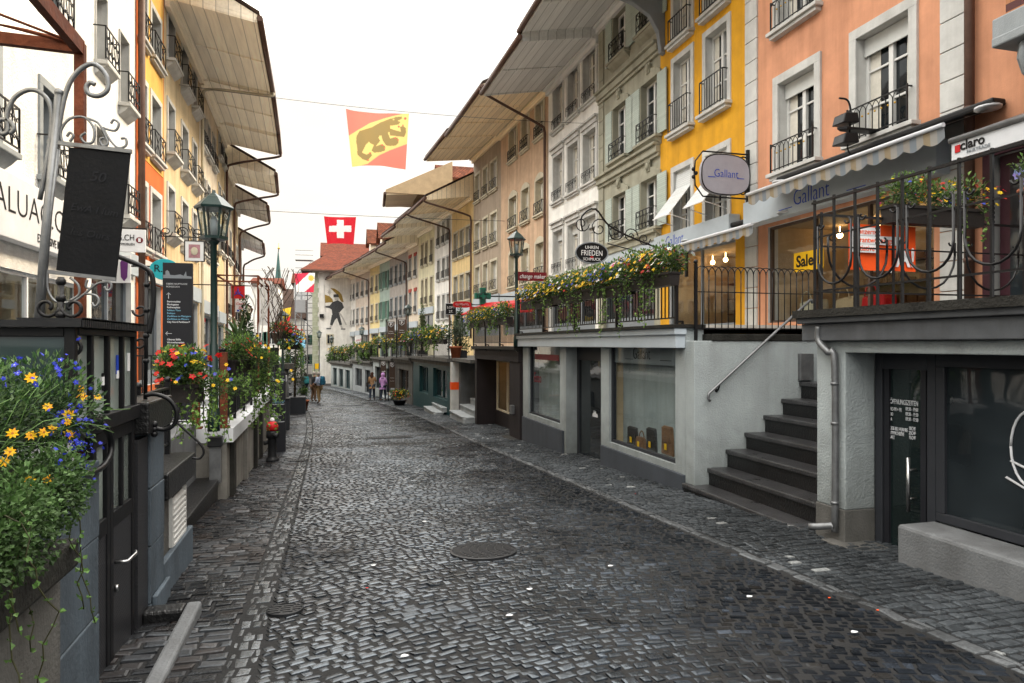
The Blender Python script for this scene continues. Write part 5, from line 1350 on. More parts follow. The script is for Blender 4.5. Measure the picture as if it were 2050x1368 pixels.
# ------------------------------------------------------------------ right side, further shops below the terrace
def dark_shop():
    x0 = 5.02; ya, yb = yGB+.04, 23.4
    h = thing('dark_shop', 'dark brown plastered shop with a deep recess and a warmly lit display', 'shop', (x0, ya, -1.1), pi/2)
    l = lambda y: y-ya; zs = atx(985, 690, 5.0).z*0+1.66+1.1; zl = 1.22+1.1
    m = MB(); m.box(0, 1.1, -.7, 0, -.6, zl); m.box(l(23.1), l(yb), -.75, .03, -.6, zl); m.box(-.0, l(yb), -.75, .04, zl+.0, zs-.1); m.box(1.1, l(23.1), -.75, -.62, -.6, .55); m.build('wall', 'brownplaster', h, True, bevel=.012)
    m = MB(); m.box(-.02, l(yb)+.06, -.3, .16, zs-.1, zs); m.build('terrace_slab', 'concrete_dark', h, True, bevel=.01); m = MB(); m.box(-.02, l(yb)+.06, -3.7, -.302, zs-.1, zs-.002); m.build('bounce_paving', 'bounce_paving', h, True)  # same unseen pale reflector behind the dark slab edge
    shopbay(h, (1.1, l(23.1), .55, zl-.05), 2.0, y0=-.62, mull=3, frame='stone_cream', lamps=3, seed=21, shelf=3)
    m = MB(); m.box(2.2, 3.6, -.80, -.79, zl-.55, zl-.2); m.build('poster', 'warmwall', h, True)
    m = MB(); m.box(.05, 1.15, -.1, .22, -.4, .22); m.build('stone_block', 'concrete_dark', h, True, bevel=.03)
    m = MB(); m.box(.5, .72, .0, .10, .88, 1.12); m.build('post_box', 'galv', h, True, bevel=.01)
    return zs-1.1
zD = dark_shop()
railing('terrace_railing', 'black iron terrace railing above the dark brown shop', (4.95, yGB+.1), (4.95, 23.45), zD, 1.0, gap=.13)
steps('shop_steps', 'short flight of grey stone steps between dark shop and graffiti wall', 'steps', [4.62, 5.0, 5.4], [-.86, -.62, -.38], 23.7, 26.3, -1.2, 6.2, 'stone_grey')
t = thing('graffiti_wall', 'set back grey wall with streaks and blue graffiti above the short steps', 'wall', (6.2, 25, -1.2))
m = MB(); m.box(6.1, 6.3, 23.4, 27.2, -1.3, 1.05); m.box(5.1, 6.1, 26.7, 27.2, -1.3, 1.05); m.build('wall_face', 'concrete_pale', t)
m = MB(); m.tube([(6.08, 24.6, .3), (6.08, 24.9, .6), (6.08, 24.4, .75), (6.08, 24.8, -.1), (6.08, 25.1, -.2)], .03, 4); m.tube([(6.08, 25.6, -.3), (6.08, 25.7, .5), (6.08, 26, .2)], .03, 4); m.build('graffiti', 'turq', t)
m = MB(); m.box(4.85, 8.6, 23.5, 27.25, 1.05, 1.17); m.build('terrace_slab', 'concrete', t)
def lower_shop(ya, yb, zs, wall, frame, wins, label, trim='concrete', x0=5.05):
    A_, B_ = Vector((x0-bend(ya), ya, 0)), Vector((x0-bend(yb), yb, 0)); W = (B_-A_).length; g = rz((ya+yb)/2)
    h = thing('terrace_shop', label, 'shop', (A_.x, A_.y, g), atan2((B_-A_).y, (B_-A_).x), 'shops under the far terrace')
    holes = [(W*a, W*b, c, d) for a, b, c, d in wins]; mb = MB(); zt = zs-g
    wallgrid(mb, W, -.8, zt-.12, holes, .25, 1.5, 0); mb.build('wall', wall, h, True)
    m = MB(); m.box(-.03, W+.03, -4, .22, zt-.12, zt); m.build('terrace_slab', 'concrete', h, True)
    m = MB(); m.box(-.02, W+.02, 0, .1, zt-.3, zt-.121); m.build('cornice', trim, h, True)
    for a, b, c, d in holes:
        m = MB(); f = .07; y = -.22
        m.box(a, a+f, y, y+.08, c, d); m.box(b-f, b, y, y+.08, c, d); m.box(a+f, b-f, y+.001, y+.079, d-f, d); m.box(a+f, b-f, y+.001, y+.079, c, c+f); m.box((a+b)/2-.04, (a+b)/2+.04, y+.002, y+.078, c+f, d-f)
        w = m.build('window', frame, h, True); m = MB(); m.quad((a, y+.03, c), (b, y+.03, c), (b, y+.03, d), (a, y+.03, d)); m.build('pane', 'glass', w, True)
    return h
LS = [(27.3, 36.2, 1.12, 'tealpaint', 'tealpaint', [(.1, .42, .7, 2.0), (.55, .8, .7, 2.0)], 'teal painted shop front with two pale glazed windows'),
      (36.4, 41.6, 1.0, 'concrete', 'planks', [(.2, .75, .6, 1.9)], 'weathered concrete shop with brown timber window'),
      (41.8, 49.0, .85, 'palewall', 'anthracite', [(.15, .4, .1, 2.0), (.6, .9, .5, 2.0)], 'pale grey shop behind the brown parking signs'),
      (49.2, 57.0, .5, 'stone_grey', 'anthracite', [(.1, .35, .1, 1.8), (.5, .85, .4, 1.8)], 'grey stone shop behind the two women'),
      (57.2, 66.5, .15, 'palewall', 'tealpaint', [(.1, .3, .1, 1.7), (.4, .6, .1, 1.7), (.7, .9, .1, 1.7)], 'farthest terrace shop with three dark openings')]
for a in LS: lower_shop(*a)
t = thing('street_pillar', 'pale stone pillar with painted stripes beside the teal shop', 'pillar', (4.9, 27.25, -1.2)); m = MB(); m.box(4.8, 5.2, 27.0, 27.29, -1.3, 1.0); m.build('shaft', 'stone_pale', t); m = MB(); m.box(4.79, 5.1, 26.99, 27.28, -.1, .2); m.build('painted_band', 'orange', t)
steps('door_steps', 'two grey stone steps before the teal shop', 'steps', [4.25, 4.6], [-1.1, -.92], 28.2, 31, -1.35, 5.0, 'stone_grey')
steps('door_steps', 'grey stone steps behind the red flower tub by the parking signs', 'steps', [3.35, 3.7, 4.0], [-1.55, -1.36, -1.18], 42.0, 44.6, -1.8, 4.4, 'stone_grey')
WR = ['teal shop', 'timber window shop', 'parking sign shop', 'grey stone shop', 'farthest terrace shop']
for (ya, yb, zs, *_), w in zip(LS, WR):
    railing('terrace_railing', 'black iron railing with planters above the '+w, (4.93-bend(ya), ya), (4.93-bend(yb), yb), zs, .95, gap=.22 if ya > 40 else .16, post=2.6, hooks=False)
# flower boxes along the right terrace
MIX = [[(YEL, .66), (BLU, .18), (WHT, .08), (RED, .08)], [(YEL, .75), (WHT, .1), (BLU, .15)], [(BLU, .4), (YEL, .35), (WHT, .2), (PNK, .05)], [(RED, .2), (YEL, .42), (WHT, .28), (PNK, .1)]]
FB = [(1330, 'crowded flower box at the near corner of the bag shop railing, white and red blossoms', 3), (1285, 'flower box with red clusters second from the near corner', 3), (1238, 'trailing flower box with blue and yellow blossoms left of the red clusters', 2), (1193, 'full yellow flower box in the middle of the bag shop railing', 1), (1151, 'loosely trailing flower box left of the middle of the railing', 0), (1118, 'yellow and blue flower box near the green lamp post', 0), (1092, 'yellow flower box next to the lamp post', 1), (1066, 'last flower box of the bag shop railing beside the lamp post', 1)]
for i, (u, lb, mx) in enumerate(FB):
    y = YR(u, 4.84)
    flowerbox((4.84, max(y, 9.35), TZ+.74+rnd.uniform(-.02, .03)), (0, 1, 0), min(1.5, .9+.08*i), lb, 100+i, MIX[mx], nl=1900, ls=.05, nf=115, fr=.037, trail=7 if i in (0, 2, 4) else 4, tl=.75 if i in (0, 2, 4) else .35, group='flower boxes on the bag shop railing', trailside=1, h=.36, wide=.24)
for i, y in enumerate((18.6, 20.0, 21.4, 22.8)):
    flowerbox((4.80, y, zD+.8), (0, 1, 0), 1.25, ['flower box over the dark shop beside the lamp post', 'yellow flower box second over the dark shop', 'bushy yellow flower box third over the dark shop', 'flower box at the far corner over the dark shop'][i], 130+i, MIX[(2, 1, 1, 0)[i]], nl=1000, ls=.065, nf=110, fr=.034, trail=4, tl=.4, group='flower boxes on the dark shop railing', trailside=1, h=.36)
k = 0
PL = ['beside the potted conifer', 'between the two conifers', 'before the far conifer', 'right of the parking signs', 'under the right parking sign', 'under the left parking sign', 'left of the parking signs', 'by the pale grey shop corner', 'over the grey stone shop', 'beyond the grey stone shop door', 'near the pink banner', 'on the far terrace corner', 'on the farthest railing', 'last before the mural wall']
for j, y in enumerate((28.6, 31.0, 33.6, 36.8, 39.2, 41.2, 43.6, 46.4, 49.6, 52.2, 55.0, 58.0, 61.2, 64.4)):
    zs = [a[2] for a in LS if a[0] <= y < a[1]+.3][0]
    flowerbox((4.84-bend(y), y, zs+.8), (-.004*(y-18), 1, 0), 2.0, 'flower planter on the far terrace railing '+PL[j], 150+j, MIX[j % 4], nl=620, ls=.11, nf=70, fr=.055, trail=3, tl=.5, group='planters on the far terrace railing', trailside=1, h=.5, wide=.3)
# potted conifers and shrubs on the far terrace
CON = [(.03, .07, .02), (.045, .10, .025), (.06, .12, .03), (.025, .05, .018)]
p = atb(921, 700, 5.6); bush((p.x, p.y, 1.12), .55, 1.7, 'rounded dark green conifer in a pot above the teal shop', 41, 1500, .09, 'conifer', 'conifer', CON, (.35, .3, 'box'), True)
p = atb(846, 700, 5.6); bush((p.x, p.y, 1.05), .42, 2.3, 'slender pale conifer in a pot left of the rounded conifer', 42, 1300, .10, 'conifer', 'conifer', [(.07, .12, .03), (.10, .16, .04)], (.35, .3, 'box'), True)
p = atb(909, 715, 5.2); bush((p.x, p.y-.4, 1.14), .42, 1.0, 'grey green shrub in a terracotta pot above the short steps', 43, 700, .08, 'shrub', 'potted shrub', [(.08, .12, .07), (.12, .16, .10)], (.5, .24, 'terracotta'))
for i, (u, v, s, lb) in enumerate(((686, 690, 1.3, 'leafy shrub on the far terrace beside the mural window'), (708, 690, 1.0, 'leafy shrub right of the shrub by the mural window'), (738, 690, .9, 'low shrub by the far lamp on the terrace'), (668, 705, .8, 'small shrub at the end of the far terrace'))):
    p = atb(u, v, 5.3); bush((p.x, p.y, rz(p.y)+2.0), s, s*1.6, lb, 50+i, 900, .17, 'shrub', 'shrub', GREENS)
p = atroad(800, 812); bush((p.x, p.y, rz(p.y)), .55, .55, 'tub of red and yellow flowers on the pavement behind the women', 55, 600, .11, 'flower_tub', 'flower tub', GREENS, (.3, .35, 'anthracite'), fl=(RED, YEL), nf=90)

# street lamps
def lamp(x, y, zb, zl, label, s=1.0, cage=True, group='green street lamps'):
    t = thing('street_lamp', label, 'street lamp', (x, y, zb), 0, group)
    m = MB(); m.lathe([(.085*s, 0), (.085*s, .25*s), (.06*s, .32*s), (.055*s, (zl-zb)*.45), (.045*s, (zl-zb)*.46), (.042*s, zl-zb-.08*s), (.06*s, zl-zb-.06*s), (.10*s, zl-zb)], (x, y, zb), 12); m.build('pole', 'lampgreen', t)
    H_ = .60*s; r0, r1 = .155*s, .215*s
    m = MB(); m.lathe([(.06*s, -.03*s), (r0+.03*s, 0), (r0+.035*s, .04*s), (r0, .045*s)], (x, y, zl), 6, smooth=False)
    for k in range(6):
        a = 2*pi*k/6; m.bar((x+r0*cos(a), y+r0*sin(a), zl+.04*s), (x+r1*cos(a), y+r1*sin(a), zl+H_*.72), .022*s)
    m.build('lantern_frame', 'lampgreen', t)
    m = MB(); m.lathe([(r1+.04*s, 0), (r1+.05*s, .03*s), (r1*.55, .17*s), (r1*.4, .19*s), (.03*s, .23*s), (.02*s, .27*s)], (x, y, zl+H_*.70), 6, smooth=False); m.build('lantern_roof', 'lampgreen', t)
    m = MB(); vs = [(x+r*cos(2*pi*k/6)*.97, y+r*sin(2*pi*k/6)*.97, z) for r, z in ((r0, zl+.045*s), (r1, zl+H_*.71)) for k in range(6)]
    m.add(vs, [(k, (k+1) % 6, 6+(k+1) % 6, 6+k) for k in range(6)]); m.build('lantern_glass', 'lampglass', t)
    m = MB(); m.lathe([(.05*s, 0), (.055*s, .2*s), (.03*s, .26*s)], (x, y, zl+.06*s), 8); m.build('bulb', 'offwhite', t)
    return t
p = aty(428, 700, 10.3); lamp(p.x, p.y, .5, aty(428, 480, 10.3).z, 'tall green street lamp on the left terrace edge, lantern nearest the camera', 1.0)
p = aty(1034, 700, 17.75); lamp(p.x+.0, p.y, zD-.0, aty(1034, 512, 17.75).z, 'green street lamp at the terrace corner between bag shop and dark shop', 1.0)
p = aty(817, 690, 40.5); lamp(p.x, p.y, 1.0, aty(817, 631, 40.5).z, 'distant street lamp above the brown parking signs', .95)
p = aty(724, 690, 56); lamp(p.x, p.y, .5, aty(724, 670, 56).z, 'far street lamp before the beige house', 1.0)
p = aty(664, 700, 66); lamp(p.x, p.y, .0, aty(664, 686, 66).z, 'smallest street lamp before the mural window', .9)
p = aty(566, 700, 27); lamp(p.x, p.y, .4, aty(566, 652, 27).z, 'black street lamp on the left among hanging baskets', .85)

# hanging signs on the right
def plate(name, label, y, u0, v0, u1, v1, mat, cat='sign', th=.04, bev=.004):
    c0, c1 = aty(u0, v1, y), aty(u1, v0, y); t = thing(name, label, cat, ((c0.x+c1.x)/2, y, c0.z))
    m = MB(); m.box(c0.x, c1.x, y-th/2, y+th/2, c0.z, c1.z); m.build('board', mat, t, bevel=bev)
    return t, c0, c1
y = 18.6; t, c0, c1 = plate('trade_sign', 'dark red trade sign with white handwriting beside the green lamp', y, 1036, 546, 1094, 562, 'darkred')
lettering('change maker', ((c0.x+c1.x)/2, y-.03, c0.z+.07), (1, 0, 0), .17, 'white', t, align='CENTER', squeeze=.8, shear=.3)
m = MB(); m.bar((c0.x-.1, y, c1.z-.05), (c0.x, y, c1.z-.05), .03); m.build('bracket', 'iron', t)
y = 15.3; q = aty(1184, 507, y); e = aty(1216, 507, y); top = aty(1184, 486, y)
t = thing('watch_shop_sign', 'black oval sign of the watch shop hung on a scrolled wrought iron arm', 'sign', q)
rx, rzz = e.x-q.x, top.z-q.z
m = MB(); m.prism([(q.x+rx*cos(2*pi*k/28), y-.03, q.z+rzz*sin(2*pi*k/28)) for k in range(28)], (0, .06, 0)); m.build('board', 'black', t)
m = MB(); m.tube([(q.x+rx*cos(2*pi*k/28), y-.03, q.z+rzz*sin(2*pi*k/28)) for k in range(28)], .018, 5, True); m.build('rim', 'greyframe', t)
lettering('UHREN', (q.x, y-.034, q.z+rzz*.38), (1, 0, 0), rzz*.42, 'white', t, align='CENTER'); lettering('FRIEDEN', (q.x, y-.034, q.z-rzz*.25), (1, 0, 0), rzz*.72, 'white', t, align='CENTER', squeeze=.8); lettering('SCHMUCK', (q.x, y-.034, q.z-rzz*.72), (1, 0, 0), rzz*.38, 'white', t, align='CENTER')
m = MB(); zz = q.z+rzz+.06; m.prism([(q.x, y-.036, q.z-rzz*.52), (q.x+.05, y-.036, q.z-rzz*.40), (q.x, y-.036, q.z-rzz*.3), (q.x-.05, y-.036, q.z-rzz*.40)], (0, .004, 0)); m.build('red_mark', 'red', t)
m = MB()
a = aty(1160, 478, y); m.tube(smoothpath([(8.65, y, q.z+.05), (8.0, y, q.z+.15), (q.x+rx+.15, y, zz+.3), (q.x+.1, y, zz+.75), (q.x-rx*.6, y, zz+.55), (q.x-rx*.55, y, zz+.2)]), .022, 6)
for c, r_, s in ((.2, .26, 1), (.62, .22, -1), (1.02, .2, 1), (1.38, .17, -1), (-.25, .2, -1)): m.tube(spiral((q.x+c, y, zz+.33-c*.18), r_, .03, 0, s*9, 16), .014, 5)
m.tube([(8.65, y, q.z-.35), (8.2, y, q.z-.1), (q.x+rx, y, q.z+.25)], .016, 5); m.box(8.62, 8.68, y-.04, y+.04, q.z-.5, q.z+.5); m.build('scroll_arm', 'iron', t)
y = 26.0; c = aty(966, 593, y); s = (aty(982, 593, y).x-c.x)
t = thing('pharmacy_cross', 'green pharmacy cross above the red awning', 'sign', c)
m = MB(); w = s*.36
m.prism([(c.x+a, y-.1, c.z+b) for a, b in ((-w, -s), (w, -s), (w, -w), (s, -w), (s, w), (w, w), (w, s), (-w, s), (-w, w), (-s, w), (-s, -w), (-w, -w))], (0, .2, 0)); m.build('cross', 'pharma', t, bevel=.015)
for sc, dy in ((.72, -.108), (.45, -.114)): 
    m = MB(); pts = [(c.x+a*sc, y+dy, c.z+b*sc) for a, b in ((-w, -s), (w, -s), (w, -w), (s, -w), (s, w), (w, w), (w, s), (-w, s), (-w, w), (-s, w), (-s, -w), (-w, -w))]; m.tube(pts, .016, 4, True); m.build('neon_tube', 'lampgreen', t)
m = MB(); m.bar((c.x+s, y, c.z), (8.5, y, c.z), .05); m.build('bracket', 'iron', t)
y = 30; t, c0, c1 = plate('loft_sign', 'black square shop sign with white letters and number', y, 892, 608, 913, 630, 'black'); lettering('LOFT', ((c0.x+c1.x)/2, y-.03, c0.z+.27), (1, 0, 0), .15, 'white', t, align='CENTER'); lettering('27.', ((c0.x+c1.x)/2, y-.03, c0.z+.08), (1, 0, 0), .16, 'white', t, align='CENTER')
m = MB(); m.tube([(c0.x, y-.03, c0.z), (c1.x, y-.03, c0.z), (c1.x, y-.03, c1.z), (c0.x, y-.03, c1.z)], .012, 4, True); m.bar((c1.x, y, c1.z-.05), (8.3, y, c1.z-.05), .035); m.build('frame', 'offwhite', t)
y = 28.5; q = aty(925, 610, y); e = aty(943, 604, y); t = thing('red_oval_sign', 'red rounded sign with pale illegible lettering beside the black square sign', 'sign', q); rx, rzz = e.x-q.x, e.z-q.z
m = MB(); m.prism([(q.x+a, y-.03, q.z+b) for a, b in sup(rx, rzz, 3.5)], (0, .06, 0)); m.build('board', 'red', t); m = MB(); m.tube([(q.x-rx*.75+rx*1.5*k/26, y-.036, q.z+(.05 if k % 2 else -.05)*(1 if k % 5 else .3)) for k in range(27)], .009, 4); m.build('lettering', 'offwhite', t); m = MB(); m.bar((q.x+rx, y, q.z), (8.2, y, q.z), .035); m.build('bracket', 'iron', t)
y = 24.5; t, c0, c1 = plate('red_awning', 'red awning under the pharmacy cross', y, 940, 615, 990, 622, 'red', 'awning'); 
m = MB(); m.prism([(c0.x, y+1.6, c0.z-.1), (c1.x+1, y-1.5, c0.z-.1), (c1.x+1.2, y-1.5, c0.z+.35), (c0.x+.9, y+1.6, c0.z+.35)], (0, 0, .04)); m.build('canopy', 'red', t)
# red awning text board further left and its twin signs with P
def psign(y, u0, v0, u1, v1, label, zfoot, arrow=False, pole=True):
    t, c0, c1 = plate('parking_sign', label, y, u0, v0, u1, v1, 'brownsign', 'sign', .06); W_ = c1.x-c0.x; H_ = c1.z-c0.z; cx = (c0.x+c1.x)/2; t['group'] = 'brown parking signs'
    zc = c1.z-W_*.42; s = W_*.3
    m = MB(); m.tube([(cx-s, y-.04, zc+s), (cx+s, y-.04, zc+s), (cx+s, y-.04, zc-s*.3), (cx, y-.04, zc-s*1.1), (cx-s, y-.04, zc-s*.3)], .02, 4, True); m.build('shield', 'offwhite', t)
    lettering('P', (cx, y-.04, zc-s*.55), (1, 0, 0), s*1.7, 'white', t, align='CENTER', off=.006)
    lettering('Parkhaus', (cx, y-.04, c1.z-H_*.62), (1, 0, 0), W_*.17, 'white', t, align='CENTER'); lettering('City Nord', (cx, y-.04, c1.z-H_*.74), (1, 0, 0), W_*.17, 'white', t, align='CENTER')
    if arrow: m = MB(); z = c1.z-H_*.45; m.bar((cx-.1, y-.04, z), (cx+.08, y-.04, z), .03); m.prism([(cx+.06, y-.045, z-.06), (cx+.13, y-.045, z), (cx+.06, y-.045, z+.06)], (0, .01, 0)); m.build('arrow', 'white', t)
    m = MB(); m.bar((c0.x-.05, y+.03, zfoot), (c0.x-.05, y+.03, c1.z+.1), .06); m.bar((c0.x-.05, y+.03, c1.z-.02), (c1.x, y+.03, c1.z-.02), .03); m.build('post', 'iron', t)
psign(38.5, 775, 644, 790, 677, 'left hand brown parking sign raised on the terrace', 1.0); psign(37.2, 796, 640, 812, 676, 'right hand brown parking sign raised on the terrace', 1.0)
psign(43.0, 762, 724, 773, 768, 'brown parking sign with arrow low on the shop wall', rz(43), True); psign(41.2, 779, 726, 791, 777, 'brown parking sign low on the wall beside the arrow sign', rz(41))
y = 54; t, c0, c1 = plate('pink_banner', 'small tilted pink banner on a pole on the far terrace', y, 712, 672, 724, 688, 'white'); lettering('SALE', ((c0.x+c1.x)/2, y-.04, c0.z+.2), (1, .0, .25), .2, 'red', t, align='CENTER'); m = MB(); m.bar((c1.x, y, .5), (c1.x, y, c1.z), .04); m.build('pole', 'iron', t)
# ornate railing planter of the fair trade shop
flowerbox((6.45, 6.05, zC+1.16), (1, 0, 0), 1.25, 'flower box with red and yellow blossoms on the ornate railing above the banner', 201, [(RED, .45), (YEL, .35), (PNK, .1), (BLU, .1)], nl=1500, ls=.05, nf=85, fr=.026, trail=2, tl=.4, trailside=-1, h=.3)
p = atx(2020, 360, 4.9); bush((p.x+.25, p.y, p.z-.25), .13, .3, 'terracotta pot of pale blue flowers hung on the ornate railing', 202, 300, .035, 'flower_pot', 'flower pot', GREENS, (.2, .1, 'terracotta'), fl=((.35, .38, .75),), nf=14)
# goods seen through the orange house window
for i, (u, mat, lb) in enumerate(((1625, 'stone_cream', 'cream bag of goods at the left of the orange house window'), (1700, 'warmwall', 'tan bag of goods in the orange house window under the banner'), (1755, 'red', 'red bag of goods at the right of the orange house window'))):
    p = atx(u, 590, 9.2); t = thing('goods_bag', lb, 'bag', (9.2, p.y, 2.15)); m = MB(); m.prism([(9.1, p.y-.3, 2.15), (9.1, p.y+.3, 2.15), (9.1, p.y+.24, 2.55), (9.1, p.y-.24, 2.6)], (.3, 0, 0)); m.build('body', mat, t, bevel=.04); m = MB(); m.tube([(9.08, p.y+.14*cos(k*pi/8), 2.55+.2*sin(k*pi/8)) for k in range(9)], .012, 5); m.build('handle', mat, t)
# ------------------------------------------------------------------ left side, foreground
XL = -1.26
YL_ = lambda u, x=XL: atx(u, 690, x).y
# planter ledge and wall
t = thing('planter_wall', 'grey rendered wall with rough concrete ledge under the foreground flowers', 'wall', (-1.3, 2.5, -.3))
m = MB(); m.box(-2.6, -1.22, -1.5, 3.68, -.6, .66); m.build('wall_face', 'concrete', t)
m = MB(); m.box(-2.6, -1.13, -1.5, 3.66, .665, .80); m.build('ledge', 'concrete_dark', t, bevel=.02)
t = thing('stone_pier', 'blue grey stone pier between planter wall and cellar door', 'pier', (-1.3, 4.0, -.5))
for k in range(4):
    m = MB(); m.box(-1.75, -1.235+.004*(k % 2), 3.70, 4.30, -.65+k*.43, -.225+k*.43); m.build('block', 'stone_blue', t, bevel=.008)
flowerbox((-1.42, 2.72, 1.16), (0, 1, 0), 1.75, 'large foreground planter of yellow and blue flowers at the left edge', 301, [(YEL, .01), (BLU, .99)], nl=14, ls=.03, nf=0, trail=0, h=.3, up=.3)
def fore_flowers():
    r = random.Random(77); p0 = Vector((-1.42, 2.72, 1.16))
    t = thing('flowering_plants', 'mass of yellow bidens and blue lobelia spilling from the foreground planter', 'flowers', p0)
    m = MB(); fl = MB(); st = MB(); G2 = [(.025, .065, .02), (.04, .095, .026), (.06, .13, .034), (.09, .17, .05), (.022, .05, .016), (.11, .18, .07)]
    for i in range(15):
        f = i/14; c = (-1.36+r.uniform(-.14, .12), 2.15+1.62*f, 1.47+.05*sin(f*7)+r.uniform(-.05, .05)-.09*f)
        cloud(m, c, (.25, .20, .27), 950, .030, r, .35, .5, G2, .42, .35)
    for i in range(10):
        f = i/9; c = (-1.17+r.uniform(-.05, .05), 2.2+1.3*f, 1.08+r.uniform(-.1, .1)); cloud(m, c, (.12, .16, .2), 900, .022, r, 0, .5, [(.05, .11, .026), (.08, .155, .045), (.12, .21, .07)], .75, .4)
    for i in range(16): strand(m, st, (-1.14+r.uniform(-.08, .08), 2.1+1.5*r.random(), 1.05+r.uniform(-.1, .2)), r.uniform(.3, .75), r, .027, .12, [(.06, .12, .03), (.10, .19, .05), (.15, .26, .08), (.08, .16, .04), (.08, .16, .04)])
    for i in range(55):      # fine stems reaching out
        q = Vector((-1.36+r.uniform(-.15, .2), 2.15+1.6*r.random(), 1.3)); v = rv(r)*.2+Vector((.08, .06, .08)); st.tube([q, q+v*.6+Vector((0, 0, .04)), q+v], .0022, 3, col=(.10, .19, .05))
    yel = [(25, 868), (62, 872), (88, 866), (105, 858), (95, 815), (62, 757), (137, 830), (135, 845), (160, 780), (164, 795), (60, 962), (92, 960), (8, 925), (20, 905), (137, 870), (196, 795)]
    for i, (u, v) in enumerate(yel):
        q = atx(u, v, -1.13+r.uniform(-.03, .03)); flower(fl, q, Vector((.35, -.8, r.uniform(.0, .7))), .026*r.uniform(.7, 1.1), (.80, .44, .01), 8, r, (.35, .13, .005)); st.tube([q, q+Vector((-.08, .02, -.12))], .0025, 3, col=(.1, .18, .05))
    for i in range(125):
        if i < 100: u, v = r.gauss(150, 26), r.gauss(865, 38)
        else: u, v = r.uniform(0, 170), r.gauss(735, 22)
        q = atx(u, v, -1.12+r.uniform(-.08, .06)); flower(fl, q, rv(r)+Vector((.4, -.8, .3)), .0115*r.uniform(.7, 1.3), (.035, .05, .50), 5, r, (.6, .6, .7))
    m.build('foliage', 'leaf', t); st.build('stem', 'leaf', t); fl.build('blossoms', 'petal', t)
fore_flowers()
def plateband(name): 
    m_, nt, out = nodes(name); p = N(nt, 'ShaderNodeBsdfPrincipled'); p.inputs['Base Color'].default_value = (.022, .022, .025, 1); p.inputs['Roughness'].default_value = .42; p.inputs['Metallic'].default_value = .3; L(nt, p, 0, out, 0)
    tc = N(nt, 'ShaderNodeTexCoord'); sx = N(nt, 'ShaderNodeSeparateXYZ'); L(nt, tc, 'Object', sx, 0); cb = N(nt, 'ShaderNodeCombineXYZ'); a = N(nt, 'ShaderNodeMath', operation='ADD'); L(nt, sx, 'X', a, 0); L(nt, sx, 'Y', a, 1)
    L(nt, a, 0, cb, 'X'); L(nt, sx, 'Z', cb, 'Y'); mp = N(nt, 'ShaderNodeMapping'); mp.inputs['Rotation'].default_value = (0, 0, radians(45)); L(nt, cb, 0, mp, 0)
    ck = N(nt, 'ShaderNodeTexBrick', Scale=1.0); ck.inputs['Brick Width'].default_value = .05; ck.inputs['Row Height'].default_value = .018; ck.inputs['Mortar Size'].default_value = .005; ck.inputs['Color1'].default_value = (1, 1, 1, 1); ck.inputs['Color2'].default_value = (1, 1, 1, 1); ck.inputs['Mortar'].default_value = (0, 0, 0, 1)
    L(nt, mp, 0, ck, 'Vector'); b = N(nt, 'ShaderNodeBump', Strength=1.0, Distance=.006); L(nt, ck, 'Color', b, 'Height'); L(nt, b, 0, p, 'Normal'); MATS[name] = m_
plateband('diamond_plate')
